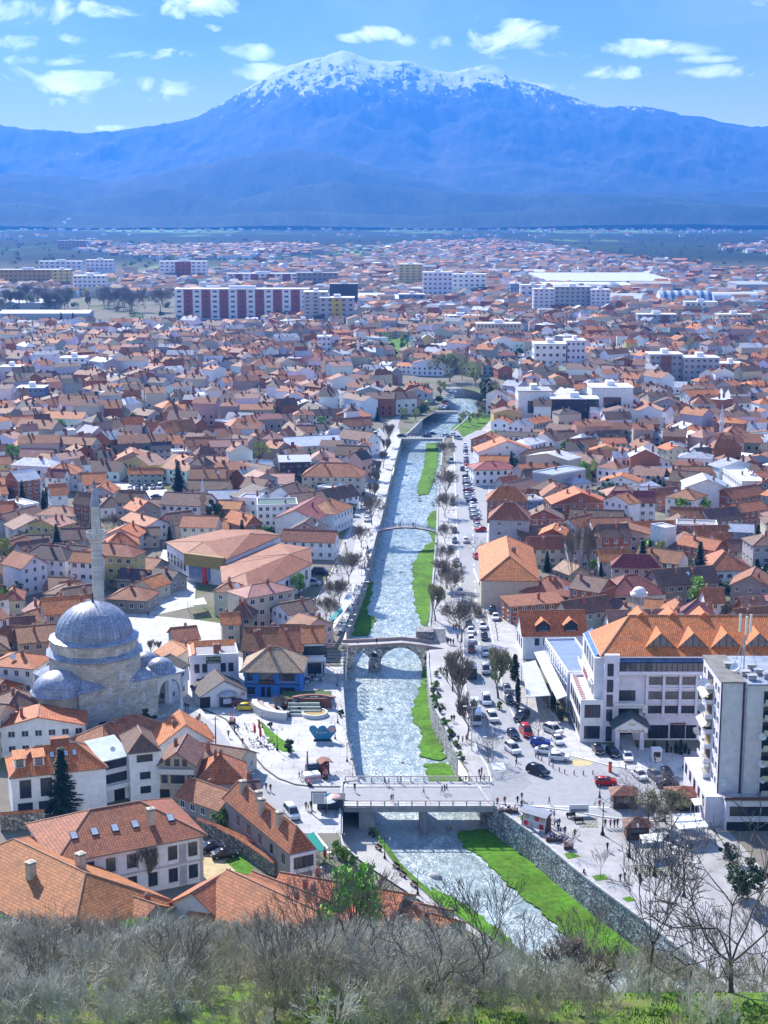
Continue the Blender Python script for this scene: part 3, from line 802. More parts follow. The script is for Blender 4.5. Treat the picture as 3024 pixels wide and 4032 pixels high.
def dish(parent,x,y,z,s=1.0):
 o=part('satellite_dish',DISH,parent,(x,y,z));o.rotation_euler=(D2R(55),0,R.uniform(-.9,.9));o.scale=(s,s,s);return o
SKYL=None
def skylight(roofo,x,y,z,ang,w=.8,l=1.3):
 global SKYL
 if SKYL is None:
  mb=MB();mb.box(-.5,-.5,-.03,.5,.5,.06,'darkmetal');mb.box(-.42,-.44,.06,.42,.44,.085,'glasslight');SKYL=mb.mesh('skylight')
 o=part('skylight',SKYL,roofo,(x,y,z));o.rotation_euler=(ang,0,0);o.scale=(w,l,1);return o
def dormer(parent,x,y,z,w,h,l,mat,rcol,style='g',fr='dark',wc='white',hero=True):
 "small dormer whose window looks toward -Y, x,y,z at its sill front"
 wallm='plaster'
 mb=MB();mb.box(x-w/2,y,z-.3,x+w/2,y+l,z+h,wallm)
 if style=='g':mb.face([(x-w/2,y,z+h),(x+w/2,y,z+h),(x,y,z+h+w*.4)],wallm)
 dm=part('dormer',mb,parent,color=WC[wc])
 rb=MB()
 if style=='g':
  o=.3;s=.8;c=x
  pr=[(c-w/2-o,z+h-o*s),(c,z+h+w/2*s),(c+w/2+o,z+h-o*s),(c+w/2+o,z+h-o*s-.12),(c,z+h+w/2*s-.14),(c-w/2-o,z+h-o*s-.12)]
  rb.ext(pr,y-.35,y+l+w*.6,mat,'y')
 else:
  rb.ext([(y-.35,z+h),(y+l+.8,z+h+.55),(y+l+.8,z+h+.4),(y-.35,z+h-.12)][::-1],x-w/2-.25,x+w/2+.25,mat)
 ro=part('dormer_roof',rb,dm,color=rcol)
 fm,gm,jm=winmesh(w*.62,h*.72,False,2)
 part('window',jm,dm,(x,y-.02,z+h*.5),0,FR[fr])
 return dm
def house(c,x1,y1,x2,y2,h,d,roof,rh,rc,wc,label=None,wins='auto',ridge=False,name='house',cat='house',fr='white',hero=False,chim=1,dishes=0,rcol=None,side=True,z0=0,over=.45,wallmat=None,roofmat=None,cols=None,group=None,minw=0):
 if ridge:
  A,B=G(c,x1,y1,z0+h+rh),G(c,x2,y2,z0+h+rh)
 else:
  A,B=G(c,x1,y1,z0+h),G(c,x2,y2,z0+h)
 A.z=B.z=0;v=B-A;w=v.length;u=v.normalized();n=Vector((-u.y,u.x,0))
 if isinstance(d,tuple):
  q=G(d[0],d[1],d[2],z0+h);q.z=0;d=abs((q-A).dot(n));
 if ridge:A=A-n*(d/2);B=B-n*(d/2)
 mid=(A+B)/2;rz=math.atan2(u.y,u.x)
 return house_at(mid.x,mid.y,rz,w,d,h,roof,rh,rc,wc,label,wins,name,cat,fr,hero,chim,dishes,side,z0,over,wallmat,roofmat,cols,group)
def house_at(cx,cy,rz,w,d,h,roof,rh,rc,wc,label=None,wins='auto',name='house',cat='house',fr='white',hero=False,chim=1,dishes=0,side=True,z0=0,over=.45,wallmat=None,roofmat=None,cols=None,group=None):
 r=root(name,(cx,cy,z0),rz,label,cat,group or('houses of the old town' if cat=='house' else None))
 n=Vector((-math.sin(rz),math.cos(rz),0));ctr=Vector((cx,cy,0))+n*(d/2)
 FOOT.append((ctr.x,ctr.y,w/2,d/2,rz))
 wall=MB();b=-2.0
 wm=wallmat or('brickwall' if wc=='brick' else 'plaster')
 if roof in('g','G','s'):
  if roof=='g':
   pr=[(0,b),(d,b),(d,h),(d/2,h+rh-.2),(0,h)];wall.ext(pr,-w/2,w/2,wm)
  elif roof=='G':
   pr=[(-w/2,b),(w/2,b),(w/2,h),(0,h+rh-.2),(-w/2,h)];wall.ext(pr[::-1],0,d,wm,'y')
  else:
   pr=[(0,b),(d,b),(d,h+rh-.25),(0,h-.25)];wall.ext(pr,-w/2,w/2,wm)
 else:wall.box(-w/2,0,b,w/2,d,h-.1,wm,skip='b')
 if wc=='brick' and h>3.5:   # concrete frame of unplastered brick houses
  fb=MB();nst=max(1,round(h/2.9))
  for k in range(1,nst+1):
   z=h*k/nst-.25
   if roof in('f','g','G','h'):fb.box(-w/2-.03,-.03,z-.12,w/2+.03,d+.03,z+.12,'concrete')
  nc=max(2,round(w/4))
  for k in range(nc+1):
   x=-w/2+w*k/nc;fb.box(x-.14,-.045,-1,x+.14,.05,h-.3,'concrete')
  part('frame',fb,r)
 wo=part('wall',wall,r,color=WC[wc]if isinstance(wc,str)else wc)
 rm=roofmat or{'greymetal':'metalroof','white':'metalroof','blue':'metalroof','flatgrey':'plaster','green':'plaster'}.get(rc,'tile')
 rcol=tuple(q*R.uniform(.9,1.1)for q in RC[rc])if isinstance(rc,str)else rc
 if rc=='greymetal':rcol=RC[rc]
 ro=part('roof',roofmb(roof,w,d,h,rh,rm,over),r,color=rcol)
 if wins=='auto':
  nst=max(1,int(round(h/2.9)))
  rows=[h/nst*(k+.55)for k in range(nst)]
  nc=cols or max(1,int(w/2.6));sx=R.choice([1.0,1.2,1.4])
  wallwins(r,'f',w,d,h,nc,rows,sx,1.3,fr,hero)
  if side:
   wallwins(r,'l' if cx>0 else 'r',w,d,h,max(1,int(d/3.4)),rows,1.0,1.2,fr,hero)
  if roof=='G' and rh>2.4:addwin(r,0,-.01,h+rh*.35,1.0,1.1,0,fr,hero)
 for k in range(chim):
  if roof in('g',):cy_=d/2+R.choice([-1,1])*d*.18;z=h+rh*(1-abs(cy_-d/2)/(d/2));p=(R.uniform(-w*.35,w*.35),cy_,z)
  elif roof=='G':x=R.choice([-1,1])*w*.18;p=(x,R.uniform(d*.2,d*.8),h+rh*(1-abs(x)/(w/2)))
  elif roof=='h':p=(R.uniform(-w*.15,w*.15),d/2-d*.1,h+rh*.8)
  else:p=(R.uniform(-w*.3,w*.3),R.uniform(d*.3,d*.8),h+.2)
  chimney(ro,*p,R.choice([.8,1.1,1.5]))
 for k in range(dishes):
  dish(r,R.uniform(-w*.4,w*.4),R.uniform(.3,d*.3),h+.9+(rh*.3 if roof!='f' else 0),R.uniform(.8,1.3))
 HOUSES.append((r,wc,rc,roof,h,w,label))
 r['_w']=w
 return r,ro,w,d
def polyroof(name,pts,z,P,Q,zr,rc,wc,label,cat='building',wallmat='plaster',mat='tile',zb=-2,over=1.05):
 "building on a free polygon (world xy, ccw) under a roof that rises to the ridge P-Q"
 cx=sum(p.x for p in pts)/len(pts);cy=sum(p.y for p in pts)/len(pts)
 r=root(name,(cx,cy,0),0,label,cat)
 L=[(p.x-cx,p.y-cy)for p in pts]
 area=sum(L[i][0]*L[(i+1)%len(L)][1]-L[(i+1)%len(L)][0]*L[i][1]for i in range(len(L)))
 if area<0:L=L[::-1]
 w=MB();w.prism(L,zb,z-.05,wallmat);part('wall',w,r,color=WC[wc]if isinstance(wc,str)else wc)
 rb=MB();O=[(x*over,y*over,z)for x,y in L];RP=[(P.x-cx,P.y-cy,zr),(Q.x-cx,Q.y-cy,zr)]
 near=[0 if(Vector(o).xy-Vector(RP[0]).xy).length<(Vector(o).xy-Vector(RP[1]).xy).length else 1 for o in O]
 n=len(O)
 for i in range(n):
  j=(i+1)%n
  f=[O[i],O[j],RP[near[j]]]
  if near[i]!=near[j]:f.append(RP[near[i]])
  rb.face(f,mat)
  if near[i]!=near[j]or True:rb.tube(O[i],RP[near[i]],.12,.12,'ridge',5)
 rb.prism([(a,b)for a,b,_ in O],z-.25,z-.03,'eave')
 ro=part('roof',rb,r,color=RC[rc])
 rad=max(math.hypot(*p)for p in L);FOOT.append((cx,cy,rad*.75,rad*.75,0))
 return r,ro
def text(parent,s,x,y,z,size,mat,rz=0,name='lettering',tilt=90,bold=.0):
 cu=bpy.data.curves.new('lettering','FONT');cu.body=s;cu.size=size;cu.align_x='CENTER';cu.align_y='CENTER';cu.extrude=.03;cu.offset=bold;cu.resolution_u=2
 t=bpy.data.objects.new('tmp',cu);COL.objects.link(t);bpy.context.view_layer.update()
 me=bpy.data.meshes.new_from_object(t.evaluated_get(bpy.context.evaluated_depsgraph_get()));bpy.data.objects.remove(t)
 me.name=name;me.materials.clear();me.materials.append(MT[mat])
 o=part(name,me,parent,(x,y,z));o.rotation_euler=(D2R(tilt),0,rz);return o
# ------------------------------------------------------------ mosque
def mosque():
 A,B=G('A',515,550,9.8),G('A',1028,432,9.8);A.z=B.z=0
 v=B-A;s=v.length;rz=math.atan2(v.y,v.x);mid=(A+B)/2
 r=root('mosque',(mid.x,mid.y,0),rz,'large stone mosque with a great lead-covered dome and octagonal drum','mosque')
 n=Vector((-v.y,v.x,0)).normalized();FOOT.append(((mid+n*s/2).x,(mid+n*s/2).y,s/2+3,s/2+2,rz))
 c=s/2;st=(.58,.54,.47)
 w=MB();w.box(-c,0,-1,c,s,9.8,'ashlar',skip='b')
 # corner buttress tops: pyramids of lead
 part('wall',w,r,color=st)
 oc=MB();RO=c*1.04
 oc.lathe([(RO,9.0),(RO,15.2)],'ashlar',12,(0,c),False,rot=D2R(15));part('octagon',oc,r,color=st)
 sk=MB();sk.lathe([(RO+.55,15.1),(RO+.6,15.35),(RO*.93,16.2),(RO*.9,16.2)],'lead',12,(0,c),False,rot=D2R(15));part('lead_skirt',sk,r)
 dr=MB();dr.lathe([(RO*.93,15.5),(RO*.93,18.4)],'ashlar',16,(0,c),False);part('drum',dr,r,color=st)
 ds=MB();RD=RO*.83;ds.lathe([(RO*.97,18.3),(RO*.97,18.55),(RD,19.1)],'lead',16,(0,c),False);part('drum_eave',ds,r)
 dm=MB();K=28;dm.lathe([(RD*math.cos(t)*(1),18.9+RD*.86*math.sin(t))for t in[i*math.pi/2/12 for i in range(13)]],'lead',48,(0,c));dmo=part('dome',dm,r)
 rb=MB()
 for k in range(K):
  a=2*math.pi*k/K
  pts=[(RD*1.004*math.cos(t)*math.cos(a),c+RD*1.004*math.cos(t)*math.sin(a),18.9+RD*.864*math.sin(t))for t in[i*math.pi/2/8 for i in range(8)]]
  for p,q in zip(pts,pts[1:]):rb.tube(p,q,.035,.035,'lead',4,False)
 part('seam',rb,dmo)
 fi=MB();fi.lathe([(.35,18.9+RD*.86),(.12,18.9+RD*.86+.5),(.3,18.9+RD*.86+.8),(.05,18.9+RD*.86+1.2),(.2,18.9+RD*.86+1.5),(.01,18.9+RD*.86+2.3)],'darkmetal',8,(0,c));part('finial',fi,r)
 for sx in(-1,1):
  for sy in(0,1):
   bt=MB();x=sx*(c-3.0);y=3.0 if sy==0 else s-3.0;q=3.35
   P=[(x-q,y-q,9.8),(x+q,y-q,9.8),(x+q,y+q,9.8),(x-q,y+q,9.8)];T=(x-sx*.8,y+(.8 if sy==0 else-.8),12.6)
   for i in range(4):bt.face([P[i],P[(i+1)%4],T],'lead')
   bt.box(x-q,y-q,9.55,x+q,y+q,9.78,'lead');part('buttress_cap',bt,r)
 # mihrab apse on the left face, half dome
 ax,ay,ar=-c-1.4,c*.62,5.6
 ap=MB();ap.lathe([(ar,-1),(ar,9.2)],'ashlar',8,(ax,ay),False,rot=D2R(22.5));ap.box(ax,ay-ar*.92,-1,-c+.01,ay+ar*.92,9.0,'ashlar');part('apse',ap,r,color=st)
 ad=MB();ad.lathe([(ar+.4,9.1),(ar+.45,9.3)]+[(ar*1.0*math.cos(t),9.3+ar*.78*math.sin(t))for t in[i*math.pi/2/9 for i in range(10)]],'lead',24,(ax,ay));part('apse_dome',ad,r)
 lo=MB();lo.box(ax-ar-1.2,ay-3.4,-1,ax-2,ay+.6,5.6,'ashlar');part('apse_annex',lo,r,color=st)
 lr=MB();lr.face([(ax-ar-1.4,ay-3.6,5.6),(ax-1.8,ay-3.6,5.6),(ax-3.6,ay-1.6,6.7)],'lead');lr.face([(ax-1.8,ay-3.6,5.6),(ax-1.8,ay+.8,5.6),(ax-3.6,ay-1.6,6.7)],'lead');lr.face([(ax-ar-1.4,ay+.8,5.6),(ax-ar-1.4,ay-3.6,5.6),(ax-3.6,ay-1.6,6.7)],'lead')
 part('annex_roof',lr,r)
 # arched lattice windows
 def awin(x,y,z,w_,h_,rz_=0):
  mb=MB();n_=6;pts=[(-w_/2,0),(w_/2,0),(w_/2,h_-w_/2)]+[(w_/2*math.cos(math.pi*k/n_),h_-w_/2+w_/2*math.sin(math.pi*k/n_))for k in range(1,n_)]+[(-w_/2,h_-w_/2)]
  mb.ext([(p[0],p[1])for p in pts][::-1],-.09,.02,'whitetrim','y')
  for i in range(3):
   for j in range(5):
    xx=-w_/2+w_*(i+.5)/3;zz=h_*(j+.5)/5.2;q=w_*.09
    mb.box(xx-q,-.11,zz-q,xx+q,-.085,zz+q,'glass')
  part('window',mb,r,(x,y,z),rz_)
 for x,z in((-c*.52,4.2),(-c*.22,4.2+3.4),(c*.02,4.6),(c*.05,11.0),(c*.36,8.0),(c*.62,4.6),(c*.62,4.4+3.8 if False else 7.9)):
  if z>10:awin(x*.9,c-RO*.975,z-.3,1.0,2.0)
  else:awin(x,0,z,1.15,2.3)
 for z in(4.0,):awin(-c*.8,0,z,1.1,2.2)
 for a in range(12):
  t=D2R(-90+a*30);R_=RO*.93
  awin(R_*math.cos(t),c+R_*math.sin(t),16.4,.8,1.4,t+math.pi/2)
 for a in(250,295,205):
  t=D2R(a);awin(ax+ar*.93*math.cos(t),ay+ar*.93*math.sin(t),5.4,.9,1.9,t+math.pi/2)
 for x in(-c*.45,c*.05):
  mb=MB();mb.box(-.8,-.07,0,.8,.02,2.4,'darkmetal');mb.box(-1.0,-.06,2.4,1.0,.02,2.7,'stone');part('door',mb,r,(x,0,0))
 # portico on the right face
 pw=6.2;po=MB()
 po.box(c,0.0,-1,c+pw+.5,s,.6,'stone');
 n_ar=3;seg=s/n_ar
 for k in range(n_ar+1):
  y=.5+(s-1)*k/n_ar;po.lathe([(.55,.6),(.5,.9),(.42,1.1),(.38,5.0),(.6,5.6)],'stonelt',10,(c+pw,y))
 part('column',po,r)
 ar_=MB()
 def arch(mbx,p0,p1,z0,zr,zt,th,m='stonelt'):
  p0=Vector(p0);p1=Vector(p1);L=(p1-p0).length;u=(p1-p0)/L;nn=Vector((-u.y,u.x,0))*th/2;N=12
  rad=L/2-.45
  for i in range(N):
   def pr(i):
    t=math.pi*i/N;return L/2-rad*math.cos(t),z0+(zr-z0)*math.sin(t)
   (a,za),(b,zb)=pr(i),pr(i+1)
   q=[p0+u*a+Vector((0,0,za)),p0+u*b+Vector((0,0,zb)),p0+u*b+Vector((0,0,zt)),p0+u*a+Vector((0,0,zt))]
   for s_ in(-1,1):mbx.face([x+nn*s_ for x in(q if s_<0 else q[::-1])],m)
   mbx.face([q[0]-nn,q[0]+nn,q[1]+nn,q[1]-nn],m)
  for a0,a1 in((0,.45),(L-.45,L)):
   q=[p0+u*a0+Vector((0,0,z0)),p0+u*a1+Vector((0,0,z0)),p0+u*a1+Vector((0,0,zt)),p0+u*a0+Vector((0,0,zt))]
   for s_ in(-1,1):mbx.face([x+nn*s_ for x in(q if s_<0 else q[::-1])],m)
  mbx.face([p0-nn+Vector((0,0,zt)),p1-nn+Vector((0,0,zt)),p1+nn+Vector((0,0,zt)),p0+nn+Vector((0,0,zt))],m)
 for k in range(n_ar):arch(ar_,(c+pw,.5+(s-1)*k/n_ar,0),(c+pw,.5+(s-1)*(k+1)/n_ar,0),5.4,8.3,9.3,.8)
 arch(ar_,(c,.5,0),(c+pw,.5,0),5.4,8.4,9.3,.8);arch(ar_,(c,s-.5,0),(c+pw,s-.5,0),5.4,8.4,9.3,.8)
 part('arcade',ar_,r,color=(.6,.6,.62))
 pr_=MB();pr_.box(c,-.4,9.3,c+pw+.9,s+.4,9.6,'lead')
 part('portico_roof',pr_,r)
 for k in range(n_ar):
  y=.5+(s-1)*(k+.5)/n_ar;pd=MB();rr=min(pw,seg)*.46
  pd.lathe([(rr+.5,9.6),(rr+.4,10.2),(rr,10.4)]+[(rr*math.cos(t),10.4+rr*.72*math.sin(t))for t in[i*math.pi/2/8 for i in range(9)]],'lead',24,(c+pw/2,y));part('portico_dome',pd,r)
 return r
mosque()
def minaret(p,H_,rb,rt,hb,hs,label,stone='ashlar',col=(.58,.57,.53),spire='lead',base=None):
 r=root('minaret',p,0,label,'minaret','minarets rising above the roofs')
 a=MB();a.lathe([(rb*1.25,-1),(rb*1.25,H_*.12),(rb,H_*.16),(rb*.9,hb)],stone,12,smooth=False);part('shaft',a,r,color=col)
 g=MB();g.lathe([(rb*.9,hb-rb*1.2),(rb*1.35,hb-rb*.3),(rb*1.6,hb),(rb*1.6,hb+rb*.9),(rb*1.5,hb+rb*.9),(rb*1.5,hb+.1),(rb*.5,hb+.1)],stone,12,smooth=False);part('balcony',g,r,color=col)
 u=MB();u.lathe([(rt,hb),(rt*.95,hs)],stone,12,smooth=False);part('upper_shaft',u,r,color=col)
 s=MB();s.lathe([(rt*1.15,hs),(rt*1.1,hs+.3),(rt*.45,lerp(hs,H_,.62)),(.03,H_)],spire,12);part('spire',s,r,color=(.6,.62,.7))
 FOOT.append((p[0],p[1],rb*1.6,rb*1.6,0))
 return r
def minar_px(c,x,ybase,ytop,label,ratio=.035,dist=None,**k):
 if dist is None:g=G(c,x,ybase,0);dist=g.y
 t=GD(c,x,ytop,dist);H_=t.z;p=(t.x,dist,0)
 rb=H_*ratio;return minaret(p,H_,rb,rb*.72,H_*.6,H_*.74,label,**k)
tb=GD('K',600,475,344)
minaret((tb.x+.5,344,0),tb.z,1.4,1.02,GD('K',610,850,344).z,GD('K',605,650,344).z,'tall grey stone minaret with a lead spire rising behind the great dome')
minar_px('K',1322,800,470,'small brick-coloured minaret with a white spire beside the brown octagonal roof',.05,spire='metalroof',col=(.5,.36,.26))
minar_px('I',793,505,395,'slender white minaret left of the long red apartment block',.03,col=(.75,.75,.78),stone='plaster')
minar_px('I',1547,605,435,'tall white minaret by the far riverside trees',.032,col=(.8,.8,.82),stone='plaster')
minar_px('I',1117,820,670,'white minaret beside a small dark conifer in the middle of the old town',.04,col=(.8,.8,.82),stone='plaster',spire='metalroof')
minar_px('M',1417,380,122,'white minaret with a pointed grey spire on the east side of town',.045,col=(.8,.8,.82),stone='plaster',spire='metalroof')
minar_px('J',1122,532,470,'distant white minaret near the grey apartment block',.04,col=(.8,.8,.82),stone='plaster')
# ------------------------------------------------------------ individually observed houses
def AD(lst):
 for t in lst:
  a=list(t[:11]);k=t[12]if len(t)>12 else{}
  house(*a,label=t[11],**k)
# crop A
hr,ro,w_,d_=house('A',75,1095,690,1028,8,10,'h',3.6,'orange','white','white house with tall dark windows and two dormers behind the fir tree',wins=None,hero=True,chim=0)
for x in(-.36,-.14):
 addwin(hr,x*w_,-.01,5.4,2.0,3.4,0,'dark',True,2);addwin(hr,(x-.01)*w_,-.01,1.6,2.6,2.2,0,'dark',True,3)
for x in(-.4,-.2):dormer(hr,x*w_,1.4,9.0,1.9,1.9,2.5,'tile',RC['orange'],'s')
for x in(-.05,.1,.19):skylight(ro,x*w_,3.1,10.35,math.atan(3.6/5))
mb=MB();mb.box(-1.7,-.8,-.8,1.7,.8,1.6,'chimneybrick');part('chimney',mb,ro,(.05*w_,5.4,11.2))
mb=MB();mb.box(-.5,-.3,-.35,.5,0,.35,'white_');part('air_conditioner',mb,hr,(.44*w_,0,2.6))
hr,ro,w_,d_=house('A',845,935,1035,915,10,10,'h',2.6,'brown','white','tall white three-storey house with a dark brown roof next to the rusty sheet roof',wins=None,hero=True,chim=0)
for z,w2 in((8.6,2.9),(5.2,1.9),(2.4,1.9)):addwin(hr,.1,-.01,z,w2,1.3,0,'dark',True,4)
hr,ro,w_,d_=house('A',668,985,838,945,8.6,6,'s',2.0,'white','white','white house with glazed balconies under a patchy rusty metal roof',wins=None,hero=True,chim=0,roofmat='rustysheet')if False else house('A',668,985,838,945,8.6,6,'s',2.0,'white','white','white house with glazed balconies under a patchy pale metal roof',wins=None,hero=True,chim=0,dishes=1)
for z in(7.4,4.6):addwin(hr,0,-.01,z,4.4,1.7,0,'dark',True,4)
mb=MB();mb.box(-2.7,-.9,2.6,2.7,0,3.5,'white_');part('balcony',mb,hr)
mb=MB();mb.box(-1.1,-.06,0,1.1,.02,2.4,'darkmetal');part('door',mb,hr,(.6,0,0))
hr,ro,w_,d_=house('A',1040,1005,1270,1010,7.4,10,'G',2.4,'brown','beige','pink-beige house with a timbered gable and wide balcony',wins=None,hero=True)
for x,w2 in((-2.4,1.1),(.1,2.6),(2.6,1.1)):addwin(hr,x,-.01,4.4,w2,1.8,0,'brown',True,3 if w2>2 else 1)
for x in(-1.7,0,1.5):addwin(hr,x,-.01,7.6,.9,1.3,0,'brown',True,1)
mb=MB();mb.box(-w_/2-.1,-1.2,5.6,w_/2+.1,0,5.75,'concrete');mb.box(-w_/2-.1,-1.25,5.75,w_/2+.1,-1.18,6.7,'stonelt');part('balcony',mb,hr)
for x in(-2.4,1):
 mb=MB();mb.box(-.9,-.06,0,.9,.02,2.3,'darkmetal');part('door',mb,hr,(x,0,0))
AD([('A',1040,880,1385,850,4.4,9,'G',3.8,'orange','white','white gabled house with an orange roof beside the dark conifer of the mosque',dict(wins=None)),
('A',1250,985,1535,1030,3.4,9,'g',2.2,'brown','cream','low house with a long sagging brown roof beside the old street'),
('A',1275,1137,1600,1125,3.6,10,'h',4,'terra','white','hipped orange-brown roofed house at the bend of the old street',dict(chim=2,hero=True)),
('A',1160,1205,1425,1300,3.4,7,'g',2.2,'rust','rendered','small tiled house with a mustard chimney behind the bush',dict(chim=1)),
('A',1290,850,1390,830,3,8,'g',1.5,'terra','white','narrow orange roof squeezed beside the white gable'),
('A',0,205,128,200,5,9,'g',2.6,'rust','rendered','rough grey house with a rust tile roof left of the great dome'),
('A',0,445,165,432,3.6,9,'h',2.4,'terra','brick','low arcade house with a terracotta roof left of the half dome'),
('A',1015,270,1110,330,3.6,9,'g',2,'terra','cream','small tiled house behind the bare pollard tree near the cafe corner',dict()),
('A',1145,200,1300,185,4.5,8,'g',2.2,'rust','rendered','rust roofed house behind the flat roofed restaurant'),
('A',1450,90,1565,85,5.5,6,'g',2,'orange','beige','narrow orange-roofed house with one skylight above the restaurant'),
('E',0,840,110,845,6,9,'h',1.6,'rust','cream','cream walled house cut by the left edge at the foot of the hill'),
])
# restaurant with flat roof
hr,ro,w_,d_=house('A',1240,312,1558,297,8,('A',1130,235),'f',.5,'flatgrey','lav','lavender-white restaurant with a flat roof and a black name board',wins=None,name='restaurant',cat='restaurant',hero=True)
for x in(-.36,-.2,.18,.34):addwin(hr,x*w_,-.01,5.2,1.15,2.0,0,'dark',True,2)
for x in(-.3,.05,.3):addwin(hr,x*w_,-.01,1.7,1.6,2.0,0,'dark',True,2)
for k in range(4):addwin(hr,-w_/2-.01,d_*(.15+.22*k),5.0,1.1,2.0,-math.pi/2,'dark',True,2)
mb=MB();mb.box(-1.7,-.14,-.85,1.7,0,.75,'signblack');sg=part('name_board',mb,hr,(-.02*w_,0,7.15))
text(sg,'KONAK',0,-.17,.22,.95,'signgreen');text(sg,'Cafe&Restaurant',0,-.17,-.52,.42,'white_')
mb=MB();mb.ext([(0,.2),(1.6,1.2),(1.6,.9),(0,0)][::-1],-w_/2,w_/2,'tile');part('tiled_edge',mb,hr,(0,d_-2.2,7.9),color=RC['orange'])
mb=MB();mb.ext([(0,.2),(1.6,1.0),(1.6,.8),(0,0)][::-1],-d_/2,d_/2,'tile');part('tiled_edge',mb,hr,(-w_/2-.3,d_/2,7.9),-math.pi/2,color=RC['orange'])
chimney(ro,.05*w_,1.6,8.6,1.5,w=1.3)
hr,ro,w_,d_=house('A',1312,562,1612,527,3.0,8,'G',3.0,'dark','white','white windowless shed with a dark brown gable roof behind the kiosk',wins=None,chim=0,name='shed',cat='shed')
mb=MB();mb.box(-2.6,-.05,0,-.2,.02,2.5,'darkmetal');part('door',mb,hr,(-w_*.28,0,0))
mb=MB();mb.box(-.5,-.08,0,.5,0,.8,'pinksign');part('notice_board',mb,hr,(w_*.42,0,1.9))

# blue house
hr,ro,w_,d_=house('B',268,400,632,405,6.2,10.5,'h',4.2,'tan','blue','bright blue two-storey townhouse with a tan hipped roof facing the plaza',wins=None,hero=True,over=1.0)
for x,w2,z,spl in((-.40,1.1,4.7,1),(.27,3.4,4.7,3),(.27,3.4,1.5,4),(-.38,1.7,1.5,3)):addwin(hr,x*w_,-.01,z,w2,1.7,0,'dark',True,spl)
mb=MB();mb.box(-1.7,-.06,-.9,1.7,.02,1.0,'glass');mb.box(-1.8,-.5,-1.6,1.8,.0,-.9,'woodbrown');part('loggia',mb,hr,(-.1*w_,0,4.9))
mb=MB();mb.box(-.9,-.06,0,-.05,.02,2.3,'darkmetal');mb.box(.4,-.06,0,1.3,.02,2.3,'darkmetal');part('door',mb,hr,(-.13*w_,0,.1))
mb=MB();mb.box(-w_/2-.05,-.08,3.0,w_/2+.05,.0,3.2,'woodbrown');part('string_course',mb,hr)
AD([('B',492,262,645,264,7,12,'g',4.6,'rust','white','tile roofed house directly behind the bright blue townhouse',dict(wins=None)),
('B',258,262,478,264,6.5,11,'g',4.2,'rust','rendered','rust roofed house between the restaurant and the tiled river houses',dict(chim=3)),
])
hr,ro,w_,d_=house('B',655,212,790,208,8.6,9,'g',2.8,'terra','white','riverside cafe house with an open upper terrace beside the stone bridge',wins=None,hero=True,name='cafe_house',cat='cafe')
addwin(hr,0,-.01,6.4,5.4,2.2,0,'dark',True,4);addwin(hr,.1,-.01,2.0,3.2,2.6,0,'dark',True,3)
mb=MB();mb.box(-w_/2-.3,-2.2,4.2,w_/2+.3,0,4.45,'stonelt');mb.box(-w_/2-.3,-2.2,4.45,w_/2+.3,-2.1,5.3,'white_');part('terrace',mb,hr)
for x in(-.5,.5):
 mb=MB();mb.lathe([(.2,0),(.2,4.2)],'white_',8);part('column',mb,hr,(x*w_,-2.0,0))
# long white institute with the big brown roof
hr,ro,w_,d_=house('E',372,652,1322,470,8.4,('E',1140,240),'h',4.2,'rust','white','large white two-storey institute with arched windows and five skylights in its roof',wins=None,hero=True,chim=0,over=.7,name='institute',cat='building')
N_=7
for k in range(N_):
 x=-w_/2+w_*(k+.5)/N_
 for z in(6.1,2.2):addwin(hr,x,-.01,z,1.5,2.3,0,'brown',True,2)
 for z in(3.9,0.2):
  pb=MB();pb.box(-.62,-.09,0,.62,0,3.3,'plaster');part('wall_panel',pb,hr,(x+w_/N_/2 if k<N_-1 else x-w_/N_/2,0,z),color=WC['white'])
for k in range(3):
 for z in(6.1,2.2):addwin(hr,w_/2+.01,d_*(.2+.3*k),z,1.5,2.3,math.pi/2,'brown',True,2)
mb=MB()
for z in(4.0,8.0):mb.box(-w_/2-.14,-.14,z-.15,w_/2+.14,.0,z+.15,'sandpl')
for x in(-w_/2,w_/2-.5):mb.box(x,-.12,-1,x+.5,-.0,8.2,'sandpl')
part('cornice',mb,hr)
for x in(-.34,-.2,-.06,.08,.33):skylight(ro,x*w_,d_*.23,8.4+4.2*.46+.3,math.atan(4.2/(d_/2)),1.2,1.6)
chimney(ro,.19*w_,d_*.22,10.0,2.6,w=1.1,kind='pl')
